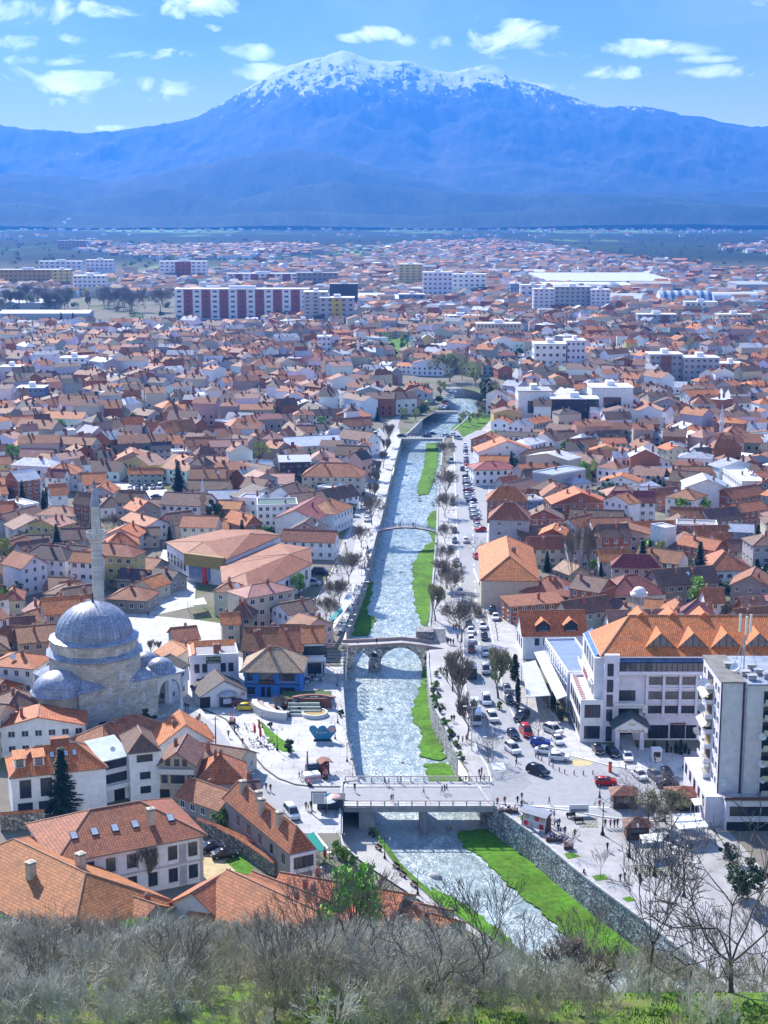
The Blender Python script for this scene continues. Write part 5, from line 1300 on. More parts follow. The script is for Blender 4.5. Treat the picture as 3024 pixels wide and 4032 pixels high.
# crops K, L, M : individually observed houses of the middle distance
AD([
('K',990,172,1285,150,8,11,'g',4.2,'terra','white','big white three-storey house with a long terracotta roof on the west side',dict(cols=8,chim=2)),
('K',985,178,1100,182,8.5,14,'G',4.6,'orange','white','white gable wing of the big three-storey house'),
('K',840,150,985,195,6,10,'g',3.5,'rust','white','rust roofed wing left of the white gabled house'),
('K',350,238,600,250,8,9,'g',2.6,'rust','cream','cream four-storey house with balconies and rust roof'),
('K',745,352,990,346,6.4,11,'G',3.4,'terra','pink','blank pink gabled house behind the car park',dict(wins=None)),
('K',838,437,1065,437,4.4,5,'g',1.8,'orange','mint','pale green long house beside the parked car row'),
('K',290,442,512,440,7,13,'h',3.4,'orange','white','orange hipped roof with a white band above dark dormers',dict(chim=2)),
('K',545,507,692,502,6,11,'g',3.4,'orange','white','steep orange roofed house next to the unfinished brick block'),
('K',862,660,1188,655,3.6,9,'h',2.0,'brown','cream','long low cream building with grey-brown hipped roof below the car park'),
('K',95,802,365,772,5,10,'G',2.8,'brown','white','white house with a broad brown gable left of the small fir'),
('K',90,905,318,900,3.4,9,'g',2.2,'dark','grey','dark roofed house with grey walls beside the small fir',dict(chim=1)),
('K',682,918,908,908,5,10,'h',3.6,'orange','white','white walled house with a big orange hip right of the minaret'),
('K',395,868,575,864,4.6,9,'g',2.8,'brown','rendered','broad brown roofed house left of the stone minaret'),
('K',662,1036,838,1032,4.2,9,'g',2.4,'maroon','white','white cottage with two windows and a wine-red roof'),
('K',512,1066,574,1060,3.4,8,'g',2.4,'rust','rendered','narrow rust roof tight against the minaret'),
('K',915,842,1040,838,4.4,7,'g',2.0,'brown','beige','beige house below the dark twin roofs near the octagon'),
('K',0,1268,150,1262,4,9,'h',2.2,'rust','cream','rust hipped roof with a white awning at the left edge',dict()),
('K',285,1190,412,1195,3.4,9,'g',2.4,'brown','rendered','brown tile roofed shop in the bazaar row'),
('K',415,1226,535,1216,3.4,9,'g',2.6,'terra','rendered','terracotta roofed shop in the bazaar row'),
('K',470,1244,576,1232,3.0,7,'g',1.8,'brown','woodless' if False else 'rendered','low brown shop under the minaret'),
('K',150,1330,300,1395,4,8,'g',2.2,'pinkish','cream','faded pink roof running down toward the mosque'),
('K',255,1400,440,1345,4,8,'g',2.0,'rust','cream','rust gable with a white firewall above the mosque'),
('K',700,1255,955,1268,3.8,10,'h',2.6,'rust','rendered','rust hipped market house on the bazaar square'),
('K',865,1165,1000,1185,4,8,'G',2.2,'orange','cream','orange gable at the corner of the bazaar square'),
('K',965,1112,1110,1140,3.8,7,'g',2.2,'dark','rendered','dark old house at the mouth of the shopping lane'),
('K',885,1050,1000,1062,3.8,9,'g',2.2,'rust','rendered','patched rust roof behind the dark corner house'),
('K',0,920,110,930,4,9,'G',2.4,'terra','cream','terracotta gable at the left edge above the bare tree'),
('K',20,1100,280,1035,4.5,10,'g',3.0,'brown','rendered','long brown roof behind the bare tree at left'),
('K',0,572,50,568,5,9,'g',2.4,'orange','white','bright orange roof cut off by the left edge'),
('K',45,620,160,650,5,6,'f',.4,'white','white','white rounded terrace building at the left edge'),
('K',72,760,300,700,4.5,9,'g',2.6,'brown','grey','brown roof with two chimneys above the white gable'),
('K',0,112,215,105,6,10,'g',3.0,'orange','beige','long orange roof at the upper left of the old town'),
('K',45,160,200,150,6,9,'f',.4,'white','grey','grey house with a white flat roof and two dark chimneys'),
('K',390,165,600,150,5,9,'f',.5,'white','grey','pale terrace house with a covered roof garden'),
('K',700,205,832,195,6,8,'g',2.0,'rust','white','white house with loggia below the big white gable'),
('K',990,282,1120,278,5,8,'g',2.8,'dark','grey','charcoal roofed house below the big white complex'),
('K',1130,300,1250,295,5.5,7,'f',.4,'white','beige','beige house with an open white roof terrace'),
('K',1220,255,1390,250,8,9,'g',3.0,'rust','peach','peach coloured house with stepped rust roofs'),
('K',1372,262,1612,258,8,9,'g',2.4,'pinkish','pink','broad pink house with a faded roof'),
('K',1490,108,1648,88,9,10,'f',.4,'flatgrey','brick','unfinished red brick block with concrete frames on the west side'),
('K',1298,403,1505,408,4.5,6,'g',1.8,'terra','mint','terracotta roofed long house with pale green wall'),
('K',1365,602,1550,600,4.4,9,'g',2.4,'greymetal','grey','grey sheet-roofed house near the small brown minaret'),
('K',1345,660,1560,668,5,8,'g',2.0,'orange','brick','brick house with orange lean-to below the grey sheet roof'),
('K',1268,790,1488,795,5,8,'g',2.4,'orange','white','white house with orange roof behind the blossoming tree'),
('K',1220,540,1490,545,5,9,'g',2.8,'brown','cream','large brown roof behind the great conifer'),
('K',1490,225,1612,240,6,9,'g',2.6,'brown','grey','dark brown roof near the unfinished block'),
('K',120,330,330,335,4,9,'g',3.2,'pinkish','rendered','faded pink tiled roof on the west side'),
('K',230,345,540,380,5,9,'g',2.2,'rust','brick','brick house with white eaves above the dark dormers'),
('K',0,375,75,370,6,9,'g',2.6,'terra','yellow','yellow house at the left edge'),
# L crop
('L',478,455,868,462,8,13,'h',4.4,'terra','cream','large cream house with a layered terracotta roof near the tree-lined street',dict(chim=1)),
('L',335,362,535,358,9.6,9,'s',1.2,'greymetal','dark','modern black-framed glass house with a sloping grey roof',dict(fr='dark')),
('L',188,650,452,645,7.6,12,'f',.5,'green','white','white terraced building with a dark green flat roof and glazed top floor',dict(cols=6,chim=1)),
('L',572,742,716,648,7,('L',440,645),'g',3.2,'maroon','white','white half-timbered house with a maroon roof facing the street'),
('L',690,705,812,650,7,12,'h',3.4,'terra','white','white corner house with a terracotta hip on the tree-lined street'),
('L',345,872,688,884,6,8,'g',2.8,'rust','white','white-walled tavern with a long rust roof beside the riverside cafe rows'),
('L',385,262,740,244,6,14,'g',3.2,'white','cream','wide pale metal gable roof behind the layered cream house'),
('L',690,310,890,318,6.4,9,'g',3.2,'brown','white','grey-brown roofed house with skylight by the narrow street'),
('L',205,212,310,218,8,9,'h',2.8,'pinkish','pink','pink tower-like house with a faded hipped roof'),
('L',310,212,405,205,7,8,'h',2.4,'pinkish','grey','grey house attached to the pink tower house'),
('L',430,166,560,168,5,8,'g',2.8,'rust','white','rust roofed cottage in the middle of the west quarter'),
('L',565,152,690,155,5.5,8,'g',2.6,'dark','white','white terrace house with a dark roof'),
('L',690,62,885,72,7,10,'G',3.0,'terra','brick','brick gabled house near the riverside street bend'),
('L',700,132,940,118,6,10,'g',3.2,'rust','cream','mansard-like rust roof beside the street of parked cars'),
('L',715,200,905,225,7,9,'g',3.2,'brown','white','white house with a brown roof facing the river street'),
('L',165,395,295,388,4,7,'g',2.2,'white','grey','small pale sheet roof left of the black-framed house'),
('L',20,400,235,440,5,8,'g',2.6,'brown','cream','brown roof with a tiny skylight'),
('L',240,488,345,484,4,7,'g',2.4,'orange','orange' if False else 'ochre','vivid orange-walled house below the black-framed one'),
('L',280,540,370,545,5,6,'f',.3,'flatgrey','brick','small plain brick annex beside the orange wall'),
('L',66,600,190,605,7,8,'f',.4,'flatgrey','white','white narrow house with an open attic and washing line',dict()),
('L',375,575,560,570,4,8,'h',2.4,'brown','cream','low brown hip behind the dark green flat roof'),
('L',345,130,440,215,5,8,'g',2.4,'brown','cream','brown roof stepping down toward the street'),
('L',860,352,905,330,6,9,'g',2.4,'rust','white','slim white house right on the riverside street'),
# M crop
('M',115,378,415,372,6.5,13,'G',4.6,'orange','white','very wide white gabled house facing the riverside road',dict(cols=4)),
('M',92,475,312,470,6.5,12,'h',2.4,'red','white','white house with a red roof and curved window bands by the road',dict(cols=6,fr='dark')),
('M',172,738,385,742,9.6,11,'h',5.0,'rust','grey','tall grey house with a steep rust roof at the roadside',dict(cols=2,chim=3)),
('M',162,640,375,642,8,9,'h',4.4,'orange','brick','orange roofed house just behind the tall grey house',dict(chim=2)),
('M',375,640,462,635,8,9,'f',.4,'flatgrey','steelblue','slate-blue house with a balcony'),
('M',507,655,812,650,7,12,'G',4.0,'orange','brick','broad brick gable with concrete frame in the east quarter',dict(chim=3)),
('M',510,505,686,472,10,10,'f',.3,'greymetal','grey','tall blank grey block',dict(wins=None)),
('M',600,740,880,752,4.6,9,'g',3.2,'brown','peach','peach walled cottage with a wide brown roof'),
('M',805,612,986,606,5.4,10,'h',2.6,'pinkish','yellow','yellow and green house with a grey-pink hip'),
('M',986,606,1102,606,5,9,'g',2.2,'greymetal','cream','cream house with grey metal roof next to the yellow house'),
('M',1065,624,1208,612,5,8,'g',2.8,'rust','brick','brick house with a rust roof beside the blank white gable'),
('M',762,535,985,545,4.4,9,'G',2.6,'orange','white','wide orange gable behind the yellow house'),
('M',1220,565,1448,568,9,14,'G',3.0,'greymetal','white','huge blank white gable wall in the east quarter',dict(wins=None,chim=3)),
('M',960,500,1195,492,4,7,'g',2.6,'white','grey','long pale sheet-metal roof'),
('M',1188,490,1415,492,4.4,8,'g',2.2,'rust','white','long rust roof continuing the pale sheet roof'),
('M',968,438,1135,430,5,9,'G',3.4,'orange','white','white gable cottage with orange roof near the fir'),
('M',1125,368,1230,362,7.4,9,'G',1.6,'orange','cream','cream tall gable house near the east minaret'),
('M',420,402,548,382,6.4,9,'g',2.4,'brown','peach','peach house with a brown roof left of the small fir'),
('M',780,332,905,330,8,9,'g',1.8,'terra','cream','narrow cream house with stacked balconies'),
('M',880,402,985,394,5.4,9,'G',2.6,'rust','peach','small peach gable near the stacked balconies house'),
('M',1240,302,1345,298,7,9,'G',2.0,'white','cream','cream house with a pale gable roof'),
('M',1362,218,1528,228,9,10,'h',2.0,'orange','brick','big brick house behind the east minaret'),
('M',1442,278,1552,276,7.4,9,'h',2.8,'terra','peach','hexagonal terracotta roofed house right of the east minaret'),
('M',1562,285,1700,330,9,10,'f',.3,'flatgrey','lav','blank lavender wall at the right edge',dict(wins=None)),
('M',1240,80,1390,74,7,11,'g',2.8,'orange','white','crisp white three-storey house with an orange roof'),
('M',833,200,925,196,6.4,9,'g',2.4,'orange','cream','cream house with arched attic near the theatre'),
('M',950,205,1050,205,5.6,8,'G',2.4,'orange','white','white cottage with a vivid orange gable'),
('M',645,258,770,255,5,9,'g',3.0,'rust','cream','rust roofed cottage right below the theatre'),
('M',720,185,808,182,7,8,'g',1.8,'terra','lav','lavender house with balcony next to the theatre'),
('M',1340,1012,1570,1008,4,15,'h',4.4,'terra','white','large low house with a broad terracotta hip among the conifers'),
('M',952,805,1162,800,5,7,'g',2.8,'orange','brick','brick house with a bright orange roof beside the white slab wall'),
('M',1108,790,1170,782,10,7,'f',.3,'white','white','tall white slab-like house',dict(wins=None,chim=0)),
('M',1172,768,1390,775,6.4,8,'f',.3,'flatgrey','brick','flat brick building with white frames'),
('M',1160,905,1400,892,4,10,'G',3.6,'brown','brick','brick house under a heavy brown gable with a dish',dict(dishes=2)),
('M',1140,738,1352,745,4.6,9,'g',3.6,'rust','cream','long house with a rust roof and many small chimneys',dict(chim=4)),
('M',1352,745,1525,730,5,9,'g',3.2,'brown','cream','brown roofed house with a covered loggia'),
('M',1398,875,1455,870,6,8,'g',3.0,'orange','white','slim orange roofed house'),
('M',1456,905,1582,905,5,8,'g',3.0,'brown','cream','brown tiled house beside the slim orange one'),
('M',1455,800,1580,805,6,8,'g',1.8,'greymetal','steelblue','slate house with a grey flat-looking roof'),
('M',1470,625,1640,600,6,9,'g',2.8,'rust','brick','brick house with a rust roof at the right side'),
('M',340,830,600,812,4.6,8,'g',2.4,'brown','brick','long low brown roof behind the orange-roofed hall'),
('M',385,892,585,888,5.6,7,'g',2.8,'rust','cream','rust roofed house with a long white balcony',dict()),
('M',765,956,925,956,6,7,'g',2.6,'orange','grey','blue-grey walled house half roofed in orange'),
('M',518,1000,600,1030,4,7,'g',2.2,'pinkish','beige','small faded gable beside the tall poplars'),
('M',75,310,220,318,6,9,'G',2.8,'terra','brick','brick gable at the roadside corner'),
('M',212,290,455,298,6,8,'g',1.4,'dark','white','restaurant with dark glazed terrace roof'),
('M',122,428,278,430,4,7,'g',2.0,'orange','brick','small orange roof below the wide white gable'),
('M',620,350,760,340,5,9,'g',2.8,'rust','rendered','rust roof in the tight cluster right of the fir'),
('M',765,310,890,302,5,9,'g',3.2,'brown','grey','brown slate-like roof above the stacked balconies'),
('M',440,302,532,300,6,8,'h',2.6,'orange','rendered','orange hip behind the glazed restaurant'),
('M',530,305,640,300,5,9,'g',2.8,'brown','rendered','brown roof between the fir and the glazed restaurant'),
('M',948,285,1035,282,5,8,'g',1.6,'white','grey','whitish metal roof in the east cluster'),
('M',1102,265,1190,275,5.6,8,'G',2.0,'dark','white','white gable with a dark roof'),
('M',1060,190,1218,192,5,8,'g',2.2,'greymetal','grey','grey metal roof with dishes',dict(dishes=2)),
('M',1180,265,1330,258,6.4,10,'G',3.0,'greymetal','cream','cream gable house with grey roof near the small mosque'),
('M',1040,120,1200,125,6,9,'G',3.0,'brown','grey','grey gable under brown roof'),
('M',1225,150,1345,155,5,9,'h',2.6,'orange','cream','orange pyramid roofed house'),
('M',1375,65,1565,70,7,9,'g',1.8,'terra','cream','long terracotta roof at the top right'),
('M',1418,470,1520,540,7,9,'f',.4,'white','white','white modern house with a roof terrace at the right'),
('M',1500,700,1659,680,6,9,'g',2.4,'terra','brick','terracotta roofed brick house at the right edge'),
('M',895,95,1065,175,5,8,'g',2.4,'rust','brick','rust roofed brick house right of the theatre'),
])
# villa with the round porch dome
hr,ro,w_,d_=house('D',515,262,918,250,5.2,('D',425,178),'h',4.0,'maroon','white','white villa with a maroon hipped roof and small domed porch',wins=None,hero=True,chim=1,over=.8,name='villa',cat='villa')
for x in(.28,.4):addwin(hr,x*w_,-.01,2.8,1.4,1.8,0,'dark',True,2)
mb=MB();mb.box(-1.7,-.1,-1.2,1.7,0,1.4,'signblack');sg=part('name_board',mb,hr,(-.33*w_,0,2.9));
mb=MB();mb.lathe([(.0,0),(.34,.02),(.0,.05)],'ochre_',8);o=part('emblem',mb,sg,(0,-.12,.5));o.rotation_euler=(math.pi/2,0,0)
for k in range(3):addwin(hr,-w_/2-.01,d_*(.15+.3*k),3.0,1.1,2.0,-math.pi/2,'brown',True,2)
pm=MB();pm.lathe([(2.4,5.0),(2.4,5.9),(2.2,5.9),(2.2,5.4)],'whitetrim',20,(0,0));pm.lathe([(1.9,5.5),(1.9,6.0)]+[(1.9*math.cos(t),6.0+1.5*math.sin(t))for t in[i*math.pi/2/7 for i in range(8)]],'white_',20);
for a in(200,270,340):pm.lathe([(.22,0),(.2,5.0)],'white_',8,(2.0*math.cos(D2R(a)),2.0*math.sin(D2R(a))))
part('porch_dome',pm,hr,(0,-.9,0))
AD([('D',520,503,938,492,4.8,8,'g',3.6,'pinkish','white','long house with a faded pink-brown roof and paired skylights behind the hotel',dict(wins=None,chim=1)),
('D',942,432,1130,428,4.4,11,'h',3.4,'terra','yellow','yellow walled villa with a ribbed terracotta hip behind the hotel',dict(fr='brown',chim=2)),
('D',760,380,945,392,4.0,9,'g',2.4,'terra','yellow','broad terracotta roof left of the ribbed hip'),
('D',1128,438,1260,438,4,8,'g',3.4,'orange','cream','bright orange roof with two small skylights'),
('D',1212,310,1345,306,6,6,'g',3.0,'terra','white','tall narrow house with terracotta roof and white terrace',dict(chim=1)),
('D',1500,398,1656,392,5,8,'g',3.6,'pinkish','brick','purple-brown roofed brick house at the right edge'),
('D',1254,86,1560,82,3.6,12,'h',3.4,'terra','white','wide terracotta hip near the right edge conifers'),
])
# shopping hall with the big brown roofs
pts=[G('P',*q,8)for q in((360,1172),(402,1198),(488,1210),(606,1158),(560,1146),(479,1146))]
hr,ro=polyroof('shopping_hall',pts,8.2,G('P',440,1178,9.5),G('P',540,1160,9.5),10.6,'rust','white','white shopping hall with a huge shallow brown roof and poster facade',over=1.03)
pts2=[G('P',*q,6)for q in((478,1226),(482,1262),(540,1290),(672,1222),(668,1188),(600,1178),(520,1210))]
hr2,ro2=polyroof('shopping_hall',pts2,6.6,G('P',530,1240,9),G('P',625,1200,9),9.4,'rust','white','lower brown-roofed hall joined to the poster-fronted hall',over=1.03)
for H_,q in((hr,pts[:2]),(hr2,pts2[2:4])):
 v=q[1]-q[0]
 for k in range(6):
  p=q[0]+v*(k+.5)/6;addwin(H_,p.x-H_.location.x,p.y-H_.location.y-.05,4,1.6,2.6,math.atan2(v.y,v.x),'brown',False,2)
o0=hr.location
a=G('K',1218,968,8);b=G('K',1475,1000,8)
fm=MB();v=Vector((b.x-a.x,b.y-a.y,0));L_=v.length
fm.box(0,-1.2,5.2,L_,0,8.8,'ochre_');fm.box(L_*.1,-.8,1.2,L_*.6,0,5.2,'glassblue');fm.box(L_*.45,-1.0,0,L_*.55,-.0,5.2,'signred')
fo=part('facade',fm,hr,(a.x-o0.x,a.y-o0.y-.6,0),math.atan2(v.y,v.x))

# ============================================================ bridges
def stone_bridge():
 yb=G('B',1440,392,WZ).y;depth=5.5
 X=lambda px:GD('B',px,300,yb).x
 Z=lambda px,py:GD('B',px,py,yb).z
 x0,x1=X(905),X(1600)
 tops=[(X(905),Z(905,243)),(X(1100),Z(1100,236)),(X(1300),Z(1300,224)),(X(1450),Z(1450,240)),(X(1600),Z(1600,268))]
 top=lambda x:interp(tops,x)
 arches=[(1032,57,283,340),(1290,140,250,385),(1527,31,312,330)]
 holes=[(1120,15,270,315),(1467,18,285,330)]
 cx=(x0+x1)/2;r=root('stone_bridge',(cx,yb,0),0,'old humpbacked stone bridge with one wide and two small arches','bridge')
 m=MB();N=150
 def ranges(x):
  base=WZ-1
  for px,hw,yt,ys_ in arches:
   c=X(px);w=X(px+hw)-c
   if abs(x-c)<w:
    spring=Z(px,ys_);base=spring+(Z(px,yt)-spring)*math.sqrt(1-((x-c)/w)**2)
  rg=[(base,top(x))]
  for px,hw,yt,ys_ in holes:
   c=X(px);w=X(px+hw)-c
   if abs(x-c)<w:
    lo=Z(px,ys_);hi=lo+(Z(px,yt)-lo)*(.5+.5*math.sqrt(1-((x-c)/w)**2))
    rg=[(base,lo),(hi,top(x))]
  return rg
 for i in range(N):
  a,b=x0+(x1-x0)*i/N,x0+(x1-x0)*(i+1)/N
  ra,rb_=ranges(a+1e-4),ranges(b-1e-4)
  if len(ra)!=len(rb_):ra=rb_=ranges((a+b)/2)
  for(l0,t0),(l1,t1)in zip(ra,rb_):
   A,B=a-cx,b-cx
   m.face([(A,0,l0),(B,0,l1),(B,0,t1),(A,0,t0)],'blockwall');m.face([(A,depth,t0),(B,depth,t1),(B,depth,l1),(A,depth,l0)],'blockwall')
   m.face([(A,depth,l0),(B,depth,l1),(B,0,l1),(A,0,l0)],'blockwall')
   if(l0,t0)!=ra[-1]:m.face([(A,0,t0),(B,0,t1),(B,depth,t1),(A,depth,t0)],'blockwall')
 for px,hw,yt,ys_ in arches:
  for s_ in(-1,1):
   c=X(px)+s_*(X(px+hw)-X(px))-cx;m.face([(c,0,WZ-1),(c,depth,WZ-1),(c,depth,Z(px,ys_)),(c,0,Z(px,ys_))],'blockwall')
 part('arch_wall',m,r,color=(.52,.50,.48))
 for px in(1120,):
  p=MB();c=X(px)-cx;q=1.6;p.prism([(c-q,.1),(c-q*.5,-1.9),(c+q*.5,-1.9),(c+q,.1)],WZ-1,Z(px,335),'blockwall');part('pier',p,r,color=(.52,.50,.48))
 d=MB()
 for i in range(30):
  a,b=x0+(x1-x0)*i/30,x0+(x1-x0)*(i+1)/30;A,B=a-cx,b-cx
  d.face([(A,.35,top(a)-.4),(B,.35,top(b)-.4),(B,depth-.35,top(b)-.4),(A,depth-.35,top(a)-.4)],'promenade_pave')
  for y0_,y1_ in((-.1,.35),(depth-.35,depth+.1)):
   V=[(A,y0_,top(a)-.42),(B,y0_,top(b)-.42),(B,y1_,top(b)-.42),(A,y1_,top(a)-.42),(A,y0_,top(a)+.35),(B,y0_,top(b)+.35),(B,y1_,top(b)+.35),(A,y1_,top(a)+.35)]
   d.poly(V,[(0,1,5,4),(2,3,7,6),(4,5,6,7)],'parapet')
 part('deck_and_parapet',d,r)
 return yb,top,depth
SB=stone_bridge()
def railing(mb,p0,p1,h,n,rails=(.45,1),post=.12,mat='stonelt',railmat=None,tr=.06):
 p0=Vector(p0);p1=Vector(p1)
 for k in range(n+1):
  p=p0.lerp(p1,k/n);mb.box(p.x-post,p.y-post,p.z,p.x+post,p.y+post,p.z+h,mat)
 for f in rails:
  t=tr*(1.8 if f==1 else .7);mb.tube((p0.x,p0.y,p0.z+h*f),(p1.x,p1.y,p1.z+h*f),t,t,railmat or mat,4)
def road_bridge():
 a=G('P',748,1744,0);b=G('P',1060,1738,0);y0,y1=a.y,G('P',790,1690,0).y;x0,x1=a.x-.5,b.x+.5;cx=(x0+x1)/2
 r=root('road_bridge',(cx,y0,0),0,'flat concrete road bridge with pale railings crossed by walkers','bridge');w=(x1-x0)/2;d=y1-y0
 m=MB();m.box(-w,0,-.95,w,d,.06,'concrete');part('deck',m,r)
 m=MB();m.box(-w,2.6,.06,w,d-2.8,.1,'asphalt');part('roadway',m,r)
 m=MB();m.box(-w,.2,.06,w,2.6,.2,'plaza_pave');m.box(-w,d-2.8,.06,w,d-.2,.2,'plaza_pave');part('pavement',m,r)
 for y in(.1,d-.1):
  q=MB();railing(q,(-w,y,.1),(w,y,.1),1.15,11,(.12,.55,1),.13,'stonelt','railpaint',.07);part('railing',q,r)
 m=MB();px=G('B',1435,1330,-3).x-cx;m.prism([(px-.7,.8),(px,0),(px+.7,.8),(px+.7,d-1),(px-.7,d-1)],WZ-1,-.95,'concrete');part('pier',m,r)
 for s_ in(-1,1):
  m=MB();xx=[LE(y0)-cx,RE(y0)-cx][s_>0];m.box(min(xx,xx+s_*3),.5,WZ-1,max(xx,xx+s_*3),d-.5,-.95,'concrete');part('abutment',m,r)
road_bridge()
def foot_bridge():
 yb=G('L',965,822,0).y;l=G('L',965,822,0);rr=G('L',1355,835,0);cx=(l.x+rr.x)/2;w=(rr.x-l.x)/2;r=root('foot_bridge',(cx,yb,0),0,'slender arched blue steel footbridge over the river','bridge');rise=1.6
 m=MB();N=24;f=lambda t:.1+rise*(1-(2*t-1)**2)
 for i in range(N):
  a,b=i/N,(i+1)/N;A,B=-w+2*w*a,-w+2*w*b
  V=[(A,0,f(a)-.5-.3*0),(B,0,f(b)-.5),(B,3,f(b)-.5),(A,3,f(a)-.5),(A,0,f(a)),(B,0,f(b)),(B,3,f(b)),(A,3,f(a))]
  m.poly(V,[(0,1,5,4),(2,3,7,6),(3,2,1,0)],'rustred');m.poly(V,[(4,5,6,7)],'promenade_pave')
 part('deck',m,r)
 for y in(0.05,2.95):
  q=MB()
  for i in range(N):
   a,b=i/N,(i+1)/N;A,B=-w+2*w*a,-w+2*w*b;
   for hh in(.35,.7,1.1):q.tube((A,y,f(a)+hh),(B,y,f(b)+hh),.05,.05,'bluesteel',4)
   q.tube((A,y,f(a)),(A,y,f(a)+1.1),.05,.05,'bluesteel',4)
  part('railing',q,r)
 return yb,cx,w,f
FB=foot_bridge()
def far_bridge(c,xl,xr,yv,yv2,label,width=9):
 l=G(c,xl,yv,0);rr=G(c,xr,yv2,0);d=rr-l;cx=(l.x+rr.x)/2;cy_=(l.y+rr.y)/2;rz=math.atan2(d.y,d.x);w=d.length/2
 r=root('road_bridge',(cx,cy_,0),rz,label,'bridge')
 m=MB();m.box(-w,0,-1.1,w,width,.08,'concrete');part('deck',m,r)
 m=MB();m.box(-w,1,.08,w,width-1,.12,'asphalt');part('roadway',m,r)
 for y in(.1,width-.1):
  q=MB();railing(q,(-w,y,.1),(w,y,.1),1.1,14,(.5,1),.06,'darkmetal');part('railing',q,r)
 return r
far_bridge('L',1112,1408,213,213,'flat road bridge with cars crossing farther up the river')
far_bridge('L',1345,1500,36,36,'farthest low road bridge where the river bends',6)
# ============================================================ street furniture
def lamp_proto():
 m=MB();m.lathe([(.32,0),(.28,.25),(.16,.5),(.12,1.2),(.07,1.3),(.055,4.6)],'darkmetal',8)
 a=MB()
 for s_ in(-1,1):
  pts=[(s_*x,0,z)for x,z in((0,4.3),(.3,4.9),(.7,5.2),(1.05,5.05),(1.15,4.7),(.95,4.5),(.8,4.7))]
  for p,q in zip(pts,pts[1:]):a.tube(p,q,.03,.03,'darkmetal',4)
 g=MB()
 for s_ in(-1,1):g.lathe([(.02,4.72),(.16,4.6),(.18,4.55),(.12,4.15),(.02,4.1)],'lamp_glass',8,(s_*1.15,0))
 return m.mesh('post'),a.mesh('arm'),g.mesh('lantern')
LP=lamp_proto()
def lamp(c,x,yb,yt,label,z=0,single=False):
 g=G(c,x,yb,z);H_=GD(c,x,yt,g.y).z-z;s_=H_/5.2
 r=root('street_lamp',g,R.uniform(-.4,.4),label,'street lamp','ornate street lamps');r.scale=(s_,)*3
 for n_,me in zip(('post','arm','lantern'),LP):part(n_,me,r)
for a in[('H',290,757,475,'ornate double lamp post by four walkers on the promenade'),('H',268,470,280,'ornate double lamp post beside the red car',),('H',495,930,650,'ornate double lamp post left of the canvas canopy'),('H',690,1072,765,'ornate double lamp post on the paving grid right of the canvas canopy'),('H',916,1232,940,'ornate double lamp post half hidden by hillside branches'),
          ('B',862,845,725,'lamp post at the plaza edge near the river balustrade gap'),('B',879,742,620,'lamp post on the river wall below the stone bridge stairs'),('B',876,500,390,'lamp post at the foot of the terrace steps'),('B',940,992,865,'lamp post on the river wall opposite the train-shaped stand'),('B',976,1092,1005,'lamp post where the river wall meets the road bridge'),
          ('B',567,700,588,'lamp post standing in the planted bed above the curved seats'),('B',386,772,670,'lamp post beside the curved amphitheatre seats'),('B',484,920,765,'lamp post on the lawn wedge behind the red parasols'),('F',815,512,410,'lamp post at the top of the quay steps')]:lamp(*a)
for a in[('F',1078,570,430,'lamp post on the flagstone quay beside the benches'),('F',1274,782,635,'lamp post at the downstream end of the flagstone quay'),('F',950,378,245,'lamp post on the quay right under the road bridge')]:lamp(*a,z=-4.4)
def pole_px(c,x,yb,yt,label,arm=False):
 g=G(c,x,yb);H_=GD(c,x,yt,g.y).z;r=root('utility_pole',g,0,label,'utility pole','poles along the old street');m=MB();m.tube((0,0,0),(0,0,H_),.15,.1,'woodbrown',6);part('pole',m,r)
 m=MB();m.box(-.7,-.05,H_-.6,.7,.05,H_-.5,'steel')
 for q in(-.6,-.2,.2,.6):m.lathe([(.06,H_-.5),(.06,H_-.35)],'white_',5,(q,0))
 part('crossarm',m,r)
 if arm:
  m=MB();m.tube((0,0,H_-.1),(1.6,0,H_+.7),.04,.04,'steel',4);m.box(1.4,-.12,H_+.62,2.0,.12,H_+.75,'lamp_glass');part('lamp_arm',m,r)
pole_px('A',1410,908,700,'wooden pole with a lamp arm beside the brown roofs',True)
pole_px('A',860,1228,1030,'thin pole in front of the white three-storey house')
pole_px('B',315,1165,1055,'pole with a crossarm at the bend of the old street')
pole_px('K',1250,760,610,'slim pole near the big conifer')
# road lights with two arms along the riverside road
for i,(c,x,yb,yt)in enumerate([('C',490,520,245),('C',505,1010,740),('C',610,1790,1380),('C',800,1896,1665),('L',1460,1240,1165)]):
 g=G(c,x,yb);H_=GD(c,x,yt,g.y).z
 r=root('road_light',g,0,['tall twin-arm road light above the first queue of cars','tall twin-arm road light by the stone bridge end','tall twin-arm road light beside the white bus','tall twin-arm road light at the road bridge junction','tall twin-arm road light near the orange-roofed hall'][i],'road light','twin-arm road lights')
 m=MB();m.tube((0,0,0),(0,0,H_),.12,.07,'steel',6);part('pole',m,r)
 m=MB()
 for s_ in(-1,1):m.tube((0,0,H_-.3),(s_*1.2,0,H_),.04,.04,'steel',4);m.box(min(s_*1.1,s_*1.9),-.16,H_,max(s_*1.1,s_*1.9),.16,H_+.13,'lamp_glass')
 part('lamp_arm',m,r)
